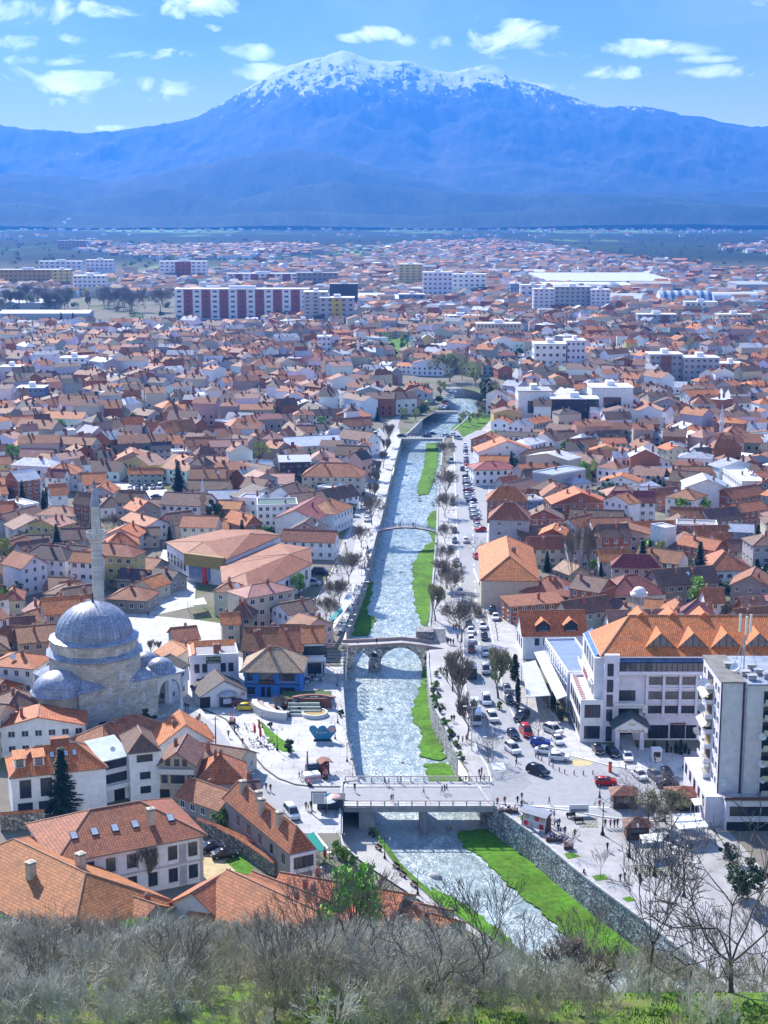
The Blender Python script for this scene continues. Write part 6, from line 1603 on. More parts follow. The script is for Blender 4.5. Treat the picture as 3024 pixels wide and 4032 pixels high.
# bollards
BM=MB();BM.lathe([(.11,0),(.11,.75),(.13,.78),(.1,.95),(.01,1.0)],'rustred',8);BM=BM.mesh('bollard')
bl=[('G',1095,30),('G',1132,62),('G',1190,92),('G',1240,112),('G',1328,122),('G',1415,126),('G',1503,122),('C',1205,1850),('C',1230,1870),('C',1263,1890)]
bl+=[('C',822+i*6,570+i*38)for i in range(6)]
for i,(c,x,y)in enumerate(bl):
 ob('bollard',BM,None,G(c,x,y),label=('rust-coloured bollard in the arc of posts beside the car park' if i<10 else 'rust-coloured post along the pavement kerb of the riverside road'),cat='bollard',group='bollards by the car park' if i<10 else 'posts along the kerb')
# kiosk, barrier booth, info board
def at_px(name,c,x,y,label,cat,rz=0,z=0,group=None):
 return root(name,G(c,x,y,z),rz,label,cat,group)
r=at_px('kiosk','A',1485,640,'dark octagonal kiosk with a silver domed roof in front of the white shed','kiosk',.2)
m=MB();m.lathe([(1.9,0),(1.9,2.5)],'darkpaint',8,(0,1.8),False);part('wall',m,r)
m=MB();m.lathe([(2.4,2.5),(2.4,2.75),(1.2,3.5),(.5,3.6)],'steel',8,(0,1.8),False);m.lathe([(.5,3.6),(.4,3.9),(.01,4.1)],'lamp_glass',8,(0,1.8));part('roof',m,r)
m=MB();m.box(-.9,-.16,.9,.9,-.06,2.1,'glasslight');part('window',m,r)
r=at_px('guard_booth','D',853,1475,'small white car park booth beside the cypresses','booth')
m=MB();m.box(-.9,0,0,.9,1.6,2.4,'white_');part('wall',m,r)
m=MB();m.box(-1.05,-.2,2.4,1.05,1.8,2.6,'whitetrim');part('roof',m,r)
m=MB();m.box(-.7,-.05,1.0,.7,.0,2.1,'glass');part('window',m,r)
r=at_px('barrier_post','D',512,1548,'orange-red barrier pillar at the car park entrance','barrier');m=MB();m.box(-.3,-.3,0,.3,.3,1.9,'orangepaint');m.box(-.34,-.34,1.9,.34,.34,2.05,'darkmetal');part('pillar',m,r)
m=MB();m.box(.3,-.05,1.0,2.2,.05,1.12,'white_');part('arm',m,r)
r=at_px('information_board','G',975,622,'leaning information board with a curved grey roof and red panels','notice board',D2R(-38))
m=MB();m.ext([(-1.0,0),(1.0,0),(.35,3.2),(-.35,3.2)],-2.6,-2.4,'woodbrown');m.ext([(-1.0,0),(1.0,0),(.35,3.2),(-.35,3.2)],2.4,2.6,'woodbrown');part('frame',m,r)
m=MB();m.face([(-2.4,-.92,.4),(2.4,-.92,.4),(2.4,-.4,2.9),(-2.4,-.4,2.9)],'white_')
for i in range(4):
 for j in range(2):
  x=-2.1+i*1.1;y=-.9+.5*j*.5;z=.55+j*1.2;m.box(x,-.98+j*.24,z,x+.85,-.93+j*.24,z+.9,['signred','pinksign','glasslight'][(i+j)%3])
part('poster_panel',m,r)
m=MB();m.ext([(-1.3,3.0),(-.5,3.5),(.5,3.6),(1.5,3.3),(1.5,3.2),(.5,3.5),(-.5,3.4),(-1.3,2.9)][::-1],-2.9,2.9,'greypaint');part('roof',m,r)
# plaza: heart sign, train stand, amphitheatre, fountain, lawn, parasols
r=at_px('heart_sign','B',780,858,'blue and pink triple-heart photo sign on the open plaza','sign')
m=MB();m.box(-1.9,-.35,0,1.9,.35,.35,'darkmetal');part('base',m,r)
m=MB()
pts=[(-1.5,.35),(1.5,.35),(2.9,2.1),(2.75,2.9)]+[(2.0+.8*math.cos(t),2.75+.7*math.sin(t))for t in[.3,.9,1.5,2.2,2.8]]+[(.8,2.7)]+[(0+.85*math.cos(t),2.75+.65*math.sin(t))for t in[.3,.9,1.6,2.3,2.8]]+[(-.85,2.7)]+[(-2.0+.8*math.cos(t),2.75+.7*math.sin(t))for t in[.3,.9,1.5,2.2,2.8]]+[(-2.75,2.4)]
m.ext(pts,-.12,.12,'signblue','y');ho=part('heart_panel',m,r)
m=MB();m.lathe([(.01,0),(.72,.0),(.7,.05),(.01,.06)],'pinksign',14);o=part('pink_heart',m,ho,(1.95,-.13,2.6));o.rotation_euler=(D2R(90),0,0)
text(ho,'Prizren',-.2,-.16,1.9,.85,'glasslight')
r=at_px('train_stand','B',745,1100,'toy-train shaped snack stand with a brown roof and pale display case','food stand',D2R(20))
m=MB();m.box(-3.0,-1.4,0,.3,1.0,1.3,'white_');m.box(-3.05,-1.45,.3,.35,-1.38,.9,'pinksign');part('display_case',m,r)
m=MB();m.tube((-1.6,2.2,1.5),(.9,2.2,1.5),.75,.75,'darkpaint',10);m.box(-1.6,1.4,.3,.9,3.0,.8,'darkmetal');part('boiler',m,r)
m=MB();m.lathe([(.28,2.0),(.2,2.6),(.13,4.6),(.2,4.8)],'chimneybrick',8,(-1.3,2.2));part('smokestack',m,r)
m=MB();m.box(.9,1.2,.2,2.9,3.2,2.3,'woodbrown');part('cab',m,r)
m=MB();m.ext([(.9,2.4),(2.0,3.0),(3.6,2.5),(3.6,2.35),(2.0,2.8),(.9,2.25)][::-1],.8,3.5,'rustred','y');part('cab_roof',m,r)
for x in(-1.2,0,1.4,2.5):
 m=MB();m.tube((x,1.15,.45),(x,1.3,.45),.45,.45,'darkmetal',12);part('wheel',m,r)
g0=G('B',470,700);cx0=G('B',600,640)
r=root('amphitheatre_steps',cx0,0,'curved stone seating steps sunk around the planted bed','steps')
m=MB()
for k in range(5):
 r0_,r1_=9.6-k*1.25,9.6-k*1.25-1.2;z=1.9-k*.38
 m.lathe([(r0_,-.0),(r0_,z),(r1_,z),(r1_,-.0)],'stonelt' if k%2==0 else 'parapet',22,(0,0),False,D2R(178),D2R(262))
part('seat_rows',m,r)
m=MB()
for k in range(4):
 y=-5.8+k*1.3;z=.45+k*.42;m.box(-1.4,y,0,6.2-k*.2,y+1.25,z,'hedge_');m.box(-1.4,y-.22,0,6.2-k*.2,y,z+.06,'stonelt')
part('planted_terrace',m,r)
m=MB();m.box(-3.0,-.6,0,8.0,-.2,2.3,'rustred');m.box(-3,-.2,0,8,5.5,2.1,'hedge_');part('raised_bed',m,r)
r=at_px('fountain','B',730,690,'round basin with yellowish water by the rock wall','fountain')
m=MB();m.lathe([(2.9,0),(2.9,.8),(2.5,.8),(2.5,.4)],'stonelt',24);part('basin',m,r)
m=MB();m.lathe([(2.5,.6),(.01,.6)],'ochre_',24);part('water',m,r)
r=at_px('rock_wall','B',720,665,'curved artificial rock wall with a rusty cap behind the fountain','wall')
m=MB()
for i in range(12):
 a,b=math.pi*(.1+.8*i/12),math.pi*(.1+.8*(i+1)/12);f=lambda t,q:(q*math.cos(t)*1.2,1+q*math.sin(t)*.7)
 m.prism([f(a,4.2),f(b,4.2),f(b,3.5),f(a,3.5)][::-1],0,2.3+.2*math.sin(i*2),'greypaint');m.prism([f(a,4.4),f(b,4.4),f(b,3.3),f(a,3.3)][::-1],2.5,2.75,'rustred')
part('rock_face',m,r)
flat('plaza_lawn','turf',PP('B',[(345,715),(395,745),(440,790),(500,840),(560,880),(600,930),(520,930),(470,900),(420,860),(400,810),(385,760)]),.12)
def parasol(c,x,yb,yt,label,mat='signred',open_=False,z=0,r_=1.5):
 g=G(c,x,yb,z);H_=GD(c,x,yt,g.y).z-z;r=root('parasol',g,0,label,'parasol');m=MB();m.tube((0,0,0),(0,0,H_),.04,.04,'whitetrim',5);part('pole',m,r)
 m=MB()
 if open_:m.lathe([(r_,H_-.55),(r_*.5,H_-.2),(.03,H_)],mat,10,smooth=False)
 else:m.lathe([(.12,H_*.3),(.3,H_*.45),(.22,H_*.8),(.03,H_)],mat,8)
 part('canopy',m,r,color=(.7,.7,.68))
for i,(x,yb,yt)in enumerate(((338,840,742),(375,870,755),(367,810,712))):
 parasol('B',x,yb,yt,['folded red parasol, leftmost of the three by the lawn wedge','folded red parasol nearest the cafe tables on the plaza','tallest folded red parasol by the lawn wedge'][i])
parasol('F',723,600,497,'folded dark red parasol under the green awning');parasol('F',785,625,545,'folded grey parasol at the top of the quay steps','cloth')
parasol('F',728,265,188,'open blue parasol at the kiosk by the bridge','signblue',True);parasol('F',777,270,193,'open red and white parasol at the kiosk by the bridge','pinksign',True,r_=1.9);parasol('F',735,285,210,'open white parasol at the kiosk by the bridge','cloth',True,r_=1.9)
r=at_px('snack_kiosk','F',760,285,'dark snack kiosk under parasols at the bridge head','kiosk');m=MB();m.box(-2.6,0,0,2.2,2.2,2.1,'darkpaint');part('body',m,r);m=MB();m.box(-3,-.5,2.1,2.6,2.6,2.25,'darkmetal');part('roof',m,r)
r=at_px('poster_stand','F',688,310,'tall black framed clock stand beside the bridge kiosk','stand');m=MB();m.box(-1.4,-.1,0,-1.2,.1,4.4,'darkmetal');m.box(1.2,-.1,0,1.4,.1,4.4,'darkmetal');m.box(-1.4,-.1,4.2,1.4,.1,4.4,'darkmetal');part('frame',m,r);m=MB();m.box(-1.1,-.05,2.0,1.1,.05,4.1,'glasslight');part('panel',m,r)
slab('F',[(605,440),(655,415),(750,505),(690,535)],3.0,'cloth','green cafe awning with a white stripe beside the long brown-roofed house','awning','green_awning',color=(.02,.30,.24),zs=[3.6,3.6,2.6,2.6])
slab('F',[(662,424),(672,420),(745,510),(728,517)],3.0,'cloth','white stripe panel laid over the green awning','awning','awning',color=(.8,.8,.8),zs=[3.68,3.68,2.72,2.72],posts=False)
slab('A',[(940,0),(940,0),(940,0),(940,0)],1,'cloth','','','')if False else None
slab('K',[(1225,1268),(1330,1248),(1352,1290),(1240,1300)],3,'cloth','cream awning in front of the white hexagonal shop','awning','awning',color=(.7,.68,.6))
slab('L',[(120,1290),(240,1235),(345,1275),(225,1345)],3,'metalroof','glassy slatted pergola behind the dark shrubs','pergola','pergola',color=(.7,.72,.78))
slab('L',[(640,1480),(700,1390),(790,1180),(820,1155),(825,1175),(790,1290),(720,1400),(665,1490)],3,'cloth','long pale strip awning over the riverside cafe tables','awning','awning',color=(.65,.66,.66))
slab('L',[(655,1390),(735,1310),(745,1325),(680,1395)],3.4,'cloth','teal cloth strip over the riverside cafe','awning','awning',color=(.05,.3,.3))
slab('L',[(850,1035),(885,930),(900,935),(868,1040)],3,'cloth','narrow white awning over the second row of cafe tables','awning','awning',color=(.7,.7,.7))
slab('K',[(1030,1045),(1065,935),(1100,940),(1095,1050)],3,'metalroof','striped lean-to canopy along the white hall wall','canopy','canopy',color=(.6,.62,.66))
# pergola frame beside stone bridge
r=at_px('pergola','B',850,470,'dark steel frame with cafe seats beside the stone bridge','pergola')
m=MB()
for k in range(7):m.box(-2.4,1+k*3.0,3.4,3.0,1.15+k*3.0,3.55,'darkmetal');m.box(2.8,1+k*3.0,0,3.0,1.2+k*3,3.5,'white_');m.box(-2.4,1+k*3.0,0,-2.2,1.2+k*3,3.5,'darkmetal')
part('frame',m,r)
r=at_px('stone_steps','B',850,482,'flight of stone steps below the cafe frame','steps');m=MB()
for k in range(8):m.box(-2.6,k*.38,0,2.4,3.2,.18*(k+1),'stone')
part('tread',m,r)
r=at_px('stone_steps','C',318,782,'stone stairway beside the right end of the stone bridge','steps');m=MB()
for k in range(13):m.box(-1.6,k*.42,-.1,1.5,6,.17*(k+1),'stone')
part('tread',m,r);m=MB();m.box(-6.2,1.0,-1,-1.7,6.0,2.6,'blockwall');part('side_wall',m,r,color=(.34,.33,.33))
# cafe tables & chairs
def table_proto():
 t=MB();t.lathe([(.45,.72),(.45,.76)],'whitetrim',8);t.lathe([(.01,.76),(.45,.76)],'whitetrim',8);
 l=MB();l.tube((0,0,0),(0,0,.72),.05,.05,'darkmetal',5)
 s=MB();s.box(-.22,-.22,.42,.22,.22,.48,'darkwood');s.box(-.22,.18,.48,.22,.23,.9,'darkwood')
 q=MB();q.tube((0,0,0),(0,0,.44),.02,.02,'darkmetal',4)
 return t.mesh('tabletop'),l.mesh('leg'),s.mesh('seat'),q.mesh('leg')
TP=table_proto()
def table(c,x,y,label,group,z=0,n=2):
 g=G(c,x,y,z);r=root('cafe_table',g,R.uniform(0,3),label,'table',group);part('tabletop',TP[0],r);part('leg',TP[1],r)
 for k in range(n):
  a=R.uniform(0,.8)+k*2*math.pi/n
  q=root('cafe_chair',(g.x+.8*math.cos(a),g.y+.8*math.sin(a),z),a+math.pi/2+math.pi,'dark chair at one of the '+group,'chair','chairs of '+group);part('seat',TP[2],q)
  for u,v in((-.2,-.2),(.2,-.2),(-.2,.2),(.2,.2)):part('leg',TP[3],q,(u,v,0))
for i in range(34):
 t=i/33;x=lerp(890,745,t)+R.uniform(-25,25);y=lerp(1150,1480,t)+R.uniform(-12,12)
 if i%2==0:table('L',x+10,y,'small round cafe table under the long riverside awning','riverside cafe tables')
for i in range(9):table('L',905+R.uniform(-25,18),935+i*18,'small round cafe table in the narrow row by the footbridge','tables near the footbridge')
for x,y in((310,790),(330,860),(400,890),(440,905),(350,895),(300,760),(420,860)):table('B',x,y,'small round cafe table beside the red parasols','plaza cafe tables')
for x,y in((640,560),(690,600),(650,620),(690,650),(750,560)):table('F',x,y,'small cafe table by the green awning','tables by the green awning')
for x,y in((760,800),(800,850),(850,880),(820,930),(900,900),(950,960),(870,830),(1000,1000),(940,870)):table('H',x,y,'small cafe table under the bare trees beside the canopy','tables under the promenade trees')
for x,y in((690,460),(710,445),(740,475),(680,490)):table('B',x,y,'small cafe table in the shade right of the blue house','tables beside the blue house')
# benches
def bench_meshes():
 s=MB();s.box(-.9,-.25,.42,.9,.25,.5,'woodbrown');b=MB();b.box(-.9,.22,.5,.9,.28,.95,'woodbrown');l=MB();l.box(-.04,-.22,0,.04,.22,.42,'darkmetal');return s.mesh('seat'),b.mesh('backrest'),l.mesh('leg')
BP=bench_meshes()
def bench(c,x,y,rz,label,z=0):
 r=root('park_bench',G(c,x,y,z),rz,label,'bench','benches');part('seat',BP[0],r);part('backrest',BP[1],r);part('leg',BP[2],r,(-.7,0,0));part('leg',BP[2],r,(.7,0,0))
for a in[('C',305,1275,1.9,'bench with a sitter among the clipped shrubs'),('C',345,1395,1.9,'empty bench below the fourth clipped shrub'),('C',490,1760,2.0,'bench at the lower end of the clipped shrubs'),('C',440,1640,2.0,'bench next to the dark low shrub')]:bench(*a)
for i,(x,y)in enumerate(((1040,520),(1000,440),(1145,630),(1185,680),(1250,740))):bench('F',x,y,-1.0,['second bench along the flagstone quay','bench closest to the road bridge on the quay','middle bench along the flagstone quay','fourth bench along the flagstone quay','bench farthest downstream on the quay'][i],-4.45)
for x,y,lb in((1300,520,'bench with seated people beside the paving grid'),(1372,570,'bench with a dark pram beside the paving grid')):bench('G',x,y,.2,lb)
r=at_px('advertising_panel','G',1372,500,'low white advertising panel behind the benches','panel',.05);m=MB();m.box(-1.8,-.06,.5,1.8,.06,2.1,'white_');m.box(-1.5,-.08,.8,1.5,-.05,1.3,'greypaint');part('panel',m,r);m=MB();m.box(-1.7,-.05,0,-1.6,.05,.5,'steel');m.box(1.6,-.05,0,1.7,.05,.5,'steel');part('leg',m,r)
# tree pits and paving grids
for c,p in(('G',[(1235,860),(1300,840),(1385,885),(1270,908)]),('H',[(208,1075),(300,1060),(345,1100),(240,1112)]),('H',[(440,1245),(500,1230),(550,1262),(480,1275)]),('G',[(820,510),(880,495),(945,540),(830,545)])):
 flat('tree_pit','turf',PP(c,p),.06)
brickish('gridpave',.8,.8,.02,.9,1.1,.45,False,(.34,.33,.28),.14,.8,.2,.5)
for c,p in(('G',[(1310,525),(1540,518),(1555,615),(1390,617)]),('H',[(485,992),(830,992),(870,1075),(570,1080)])):flat('paving_grid','gridpave',PP(c,p),.05)
# kerbs of the riverside road, lane markings
def kerb(name,c,pts,lab,h=.13,w=.18,z=.03,mat='stonelt'):
 P=PP(c,pts);m=MB()
 for a,b in zip(P,P[1:]):
  d=(b-a).normalized();n=Vector((-d.y,d.x,0))*w
  V=[a-n,b-n,b+n,a+n];m.poly([(v.x,v.y,z)for v in V]+[(v.x,v.y,z+h)for v in V],[(0,1,5,4),(1,2,6,5),(2,3,7,6),(3,0,4,7),(4,5,6,7)],mat)
 ob(name,m.mesh(name),kind='structure')
kerb('kerb','P',road_l,'');kerb('kerb','P',road_r,'');kerb('kerb','P',road_b,'')
kerb('kerb','B',[(0,655),(90,690),(150,720),(230,830),(300,920),(400,1040),(490,1105),(600,1145),(720,1160),(900,1160)],'',mat='darkmetal')
def dashes(c,pts,n,wl,ww=.14):
 P=PP(c,pts);m=MB();seg=[]
 tot=sum((b-a).length for a,b in zip(P,P[1:]));
 for k in range(n):
  for s0,s1 in((k/n*tot,k/n*tot+wl),):
   def at(s):
    for a,b in zip(P,P[1:]):
     L=(b-a).length
     if s<=L:return a.lerp(b,s/L),(b-a).normalized()
     s-=L
    return P[-1],(P[-1]-P[-2]).normalized()
   a,d=at(s0);b,_=at(min(s1,tot));nn=Vector((-d.y,d.x,0))*ww
   m.face([(q.x,q.y,.055)for q in(a-nn,b-nn,b+nn,a+nn)],'white_')
 ob('road_marking',m.mesh('road_marking'),kind='structure')
dashes('P',[(1010,940),(1020,1100),(1025,1250),(1035,1400),(1052,1540),(1075,1610)],40,3)
dashes('L',[(1600,1060),(1660,1200),(1700,1330)],1,60,.2)
dashes('L',[(480,1425),(620,1180),(720,980),(790,830),(880,560),(960,230)],60,6,.12)
for k in range(7):dashes('P',[(1062+k*4,1648),(1070+k*4,1672)],1,4,.2)
dashes('G',[(700,405),(1100,410),(1659,425)],1,60,.2)
# stepping railings on the plaza wall
def rail_line(c,pts,label,z=.35,h=.8):
 P=[G(c,x,y,z)for x,y in pts];r=root('railing',P[0],0,label,'railing','river wall railings');m=MB()
 for a,b in zip(P,P[1:]):railing(m,a-P[0],b-P[0],h,max(2,int((b-a).length/2.5)),(.5,1),.04,'darkmetal',None,.03)
 part('rail',m,r)
rail_line('B',[(1000,1085),(960,930),(935,820)],'dark railing on the plaza river wall near the road bridge')
rail_line('G',[(560,375),(900,625),(1300,955),(1659,1240)],'x')if False else None
rail_line('L',[(1310,1400),(1345,1100),(1358,860)],'long railing on the right river wall upstream of the stone bridge')
# wall around the yard with the dark cars
def wall_line(c,pts,z,label,name='stone_wall',cap=True,th=.5,mat='blockwall',color=(.30,.28,.24)):
 P=[G(c,x,y,z)for x,y in pts];r=root(name,(P[0].x,P[0].y,0),0,label,'wall');m=MB();k=MB()
 for a,b in zip(P,P[1:]):
  a=Vector((a.x-P[0].x,a.y-P[0].y,0));b=Vector((b.x-P[0].x,b.y-P[0].y,0));d=(b-a).normalized();n=Vector((-d.y,d.x,0))*th/2
  V=[a-n,b-n,b+n,a+n];m.poly([(v.x,v.y,-1)for v in V]+[(v.x,v.y,z)for v in V],[(0,1,5,4),(1,2,6,5),(2,3,7,6),(3,0,4,7)],mat)
  n2=n*1.5;k.poly([(v.x,v.y,z)for v in(a-n2,b-n2,b+n2,a+n2)]+[(v.x,v.y,z+.45)for v in(a,b)],[(0,1,5,4),(2,3,4,5),(0,4,3),(1,2,5),(0,3,2,1)],'tile')
 part('wall',m,r,color=color)
 if cap:part('tile_cap',k,r,color=RC['terra'])
wall_line('E',[(1290,375),(1420,420),(1560,480),(1659,530)],2.6,'tile-capped stone wall behind the yard with two dark cars')
wall_line('F',[(90,390),(190,440),(300,510),(430,600)],2.6,'tile-capped stone wall beside the long brown-roofed house')
wall_line('E',[(0,345),(120,335),(290,322)],3.2,'rough stone wall below the white dormered house')
wall_line('D',[(340,372),(420,440),(500,500)],1.6,'white garden wall leading to the maroon-roofed villa',cap=False,mat='plaster',color=(.7,.7,.72))
flat('yard','sand',PP('E',[(1300,560),(1380,500),(1560,560),(1640,700),(1500,720),(1320,780)]),.03)
flat('yard_lawn','turf',PP('E',[(1470,650),(1560,590),(1659,690),(1659,740),(1560,730)]),.05)
flat('garden_lawn','turf',PP('M',[(1050,1060),(1330,1050),(1340,1120),(1100,1150)]),.03)
flat('mosque_lawn','turf',PP('A',[(0,735),(90,725),(90,800),(0,815)]),.03)
flat('river_park','turf',PP('J',[(0,490),(60,470),(110,500),(130,540),(60,600),(0,570)]),.03)
flat('park_lawn','turf',PP('P',[(985,925),(1010,905),(1050,880),(1060,905),(1040,925),(1000,945)]),.06)
# ablution fountain at the left edge
r=at_px('ablution_fountain','A',5,700,'lead-roofed octagonal washing fountain cut by the left edge','fountain');m=MB();m.lathe([(3.6,3.8),(3.5,4.1),(2.2,4.6)]+[(2.2*math.cos(t),4.6+1.5*math.sin(t))for t in[i*math.pi/12 for i in range(7)]],'lead',16,(0,2));part('roof',m,r)
m=MB()
for k in range(8):m.lathe([(.16,0),(.14,3.8)],'stonelt',6,(3*math.cos(k*math.pi/4),2+3*math.sin(k*math.pi/4)))
part('column',m,r);m=MB();m.lathe([(1.4,0),(1.4,1.2),(1.0,1.2)],'stonelt',12,(0,2));part('basin',m,r)
# boulders in the river
for i,(c,x,y,s_)in enumerate([('B',1155,650,.8),('F',1380,685,1.1),('F',1378,682,.7),('F',1455,390,.6),('C',58,100,.6),('L',1245,605,.8),('L',1120,1085,.7),('L',1200,1065,.7),('L',1010,1005,.7),('L',1245,620,1.0),('B',1300,1000,.5)]):
 g=G(c,x,y,WZ);m=MB();prof=[(.9,-.3),(1.,.1),(.7,.4),(.3,.55),(.01,.6)];m.lathe(prof,'stone',7)
 m.v=[(a*(1+.25*math.sin(i+3*b)),b*.7*(1+.2*math.cos(i*2+a)),c_)for a,b,c_ in m.v]
 o=ob('boulder',m.mesh('boulder'),None,g,R.uniform(0,3),label=['small dark rock in midstream below the stone bridge','pale boulder in the rapids below the road bridge','smaller stone leaning on the pale boulder','rock in the shade of the road bridge','rock against the grass bar upstream of the stone bridge','rock at the foot of the uppermost grass bar','rock left of the long grass bar','rock touching the edge of the long grass bar','rock below the footbridge on the left side','flat rock under the uppermost grass bar','low rock in the broad white riffle'][i],cat='rock',group='rocks in the river');o.scale=(s_*1.2,)*3

# ============================================================ vegetation
def npmesh(name,V,Fq,mats,mi=None):
 V=np.asarray(V,dtype=np.float32).reshape(-1,3);Fq=np.asarray(Fq,dtype=np.int32);k=Fq.shape[1]
 me=bpy.data.meshes.new(name);me.vertices.add(len(V));me.vertices.foreach_set('co',V.ravel())
 me.loops.add(Fq.size);me.loops.foreach_set('vertex_index',Fq.ravel());me.polygons.add(len(Fq))
 me.polygons.foreach_set('loop_start',np.arange(0,Fq.size,k,dtype=np.int32))
 try:me.polygons.foreach_set('loop_total',np.full(len(Fq),k,dtype=np.int32))
 except Exception:pass
 for m in mats:me.materials.append(MT[m])
 if mi is not None:me.polygons.foreach_set('material_index',np.asarray(mi,dtype=np.int32))
 me.update(calc_edges=True);me.validate();return me
class TW:
 def __init__(s):s.V=[];s.F=[]
 def seg(s,p,q,r0,r1):
  d=(q-p);
  if d.length<1e-5:return
  d=d.normalized();a=d.orthogonal().normalized();b=d.cross(a);n=len(s.V)
  for c,r in((p,r0),(q,r1)):
   for k in range(3):
    t=2.094*k;s.V.append(c+a*(r*math.cos(t))+b*(r*math.sin(t)))
  for k in range(3):s.F.append((n+k,n+(k+1)%3,n+3+(k+1)%3,n+3+k))
def grow(tw,p,d,L,r,depth,spread,nb,up,rnd,minr=.012,curl=.18,trunk=None):
 q=p;n=3;dd=d.copy();pts=[p]
 for i in range(n):
  dd=(dd+Vector((rnd.uniform(-1,1),rnd.uniform(-1,1),rnd.uniform(-.5,1)*.6+up))*curl).normalized();q2=q+dd*(L/n)
  ra=r*(1-.35*i/n);rb_=r*(1-.35*(i+1)/n);(trunk or tw).seg(q,q2,max(ra,minr),max(rb_,minr));q=q2;pts.append(q)
 if depth==0:return
 for k in range(nb):
  s=pts[-1]if k<2 else pts[rnd.choice([1,2,3])]
  ax=Vector((rnd.uniform(-1,1),rnd.uniform(-1,1),rnd.uniform(-1,1))).normalized();nd_=(dd+ax*spread).normalized()
  nd_.z+=up;nd_.normalize();grow(tw,s,nd_,L*rnd.uniform(.6,.85),r*.6,depth-1,spread,nb,up,rnd,minr,curl)
PROT={}
def bare_proto(name,seed,H_,L0,r0,depth,spread,nb,up,minr=.02,mat='treetwig',tmat='bark'):
 rnd=random.Random(seed);tr=TW();cr=TW();p=Vector((0,0,-.3));n=4;d=Vector((0,0,1));r=r0
 for i in range(n):
  d=(d+Vector((rnd.uniform(-1,1),rnd.uniform(-1,1),0))*.07).normalized();q=p+d*(L0/n);tr.seg(p,q,r,r*.88);r*=.88;p=q
 for k in range(nb+2):
  a=2*math.pi*k/(nb+2)+rnd.uniform(-.4,.4);dd=Vector((math.cos(a)*spread,math.sin(a)*spread,1)).normalized()
  grow(cr,p,dd,(H_-L0)*.42,r*.6,depth,spread,nb,up,rnd,minr)
 mx=max(v.z for v in cr.V);sc=H_/mx
 cr.V=[v*sc for v in cr.V];tr.V=[v*sc for v in tr.V]
 PROT[name]=[('trunk',npmesh('trunk',tr.V,tr.F,[tmat])),('crown',npmesh('crown',cr.V,cr.F,[mat]))]
bare_proto('round',3,8,2.2,.24,4,.75,4,.06,.03)
bare_proto('pollard',5,8,2.6,.26,4,.42,4,.28,.03)
bare_proto('poplar',9,16,2.5,.22,5,.22,3,.5,.03)
bare_proto('wide',11,9,2.0,.2,4,.95,3,.05,.02,'twigdark')
bare_proto('tall',13,13,5.0,.2,4,.6,3,.12,.022,'twigdark')
bare_proto('sapling',17,4.5,1.6,.06,3,.6,3,.15,.014,'twigdark')
bare_proto('shrub',19,5.5,.7,.06,4,.5,3,.2,.019,'twig')
bare_proto('shrub2',23,5.5,.5,.05,4,.7,3,.12,.019,'twig')
def leaf_quads(centers,rads,n,s0,s1,rnd,flat_=0.0,zs=1.0):
 V=[];Fq=[]
 for c,r in zip(centers,rads):
  for _ in range(n):
   v=Vector((rnd.gauss(0,1),rnd.gauss(0,1),rnd.gauss(0,1))).normalized()*r*rnd.uniform(.45,1.05);v.z*=zs;p=c+v
   a=Vector((rnd.uniform(-1,1),rnd.uniform(-1,1),rnd.uniform(-1,1)*(1-flat_))).normalized();b=a.orthogonal().normalized();s=rnd.uniform(s0,s1)
   k=len(V);V+=[p-a*s-b*s*.5,p+a*s-b*s*.6,p+a*s*.8+b*s*.6,p-a*s*.9+b*s*.5];Fq.append((k,k+1,k+2,k+3))
 return V,Fq
def leafy_proto(name,seed,H_,mat,rad=3.0,blobs=16,n=90,s=(.10,.26),z0=.35):
 rnd=random.Random(seed);tr=TW();C=[];Rr=[]
 for k in range(blobs):
  a=rnd.uniform(0,6.28);h=rnd.uniform(z0,.93)*H_;w=rad*math.sin(math.pi*min(1,(h/H_-z0*.6)/(1-z0*.5)))*rnd.uniform(.2,.95);c=Vector((math.cos(a)*w,math.sin(a)*w,h));C.append(c);Rr.append(rnd.uniform(.18,.34)*rad)
  tr.seg(Vector((0,0,H_*.2)),c*.6+Vector((0,0,H_*.12)),.07,.04);tr.seg(c*.6+Vector((0,0,H_*.12)),c,.04,.02)
 tr.seg(Vector((0,0,-.3)),Vector((.1,0,H_*.28)),.2,.14);V,Fq=leaf_quads(C,Rr,n,s[0],s[1],rnd)
 PROT[name]=[('trunk',npmesh('trunk',tr.V,tr.F,['bark'])),('crown',npmesh('crown',V,Fq,[mat]))]
leafy_proto('green',31,7,'leafgreen');leafy_proto('pale',33,7,'leafpale',n=55);leafy_proto('blossom',35,5,'blossom',2.4,n=60,z0=.25)
leafy_proto('dark',37,6,'leafdark',2.8,n=90,z0=.15);leafy_proto('bush',39,2.2,'leafdark',1.3,9,110,(.06,.16),.1);leafy_proto('gbush',41,3,'leafgreen',1.8,10,110,(.06,.18),.1)
def willow_proto(name,seed,H_,mat2='leafpale',base='pollard'):
 rnd=random.Random(seed);me=PROT[base][1][1];nv=len(me.vertices);co=np.zeros(nv*3,dtype=np.float32);me.vertices.foreach_get('co',co);co=co.reshape(-1,3);idx=rnd.sample(range(nv),min(900,nv));C=[Vector(co[i].tolist())for i in idx]
 V,Fq=leaf_quads(C,[.25]*len(C),2,.05,.13,rnd);PROT[name]=PROT[base]+[('leaves',npmesh('leaves',V,Fq,[mat2]))]
leafy_proto('bright',43,7,'leafbright',2.6,22,110,(.08,.2),.15)
willow_proto('budding',51,8);willow_proto('budround',53,8,'leafpale','round');willow_proto('budgreen',55,8,'leafgreen','round')
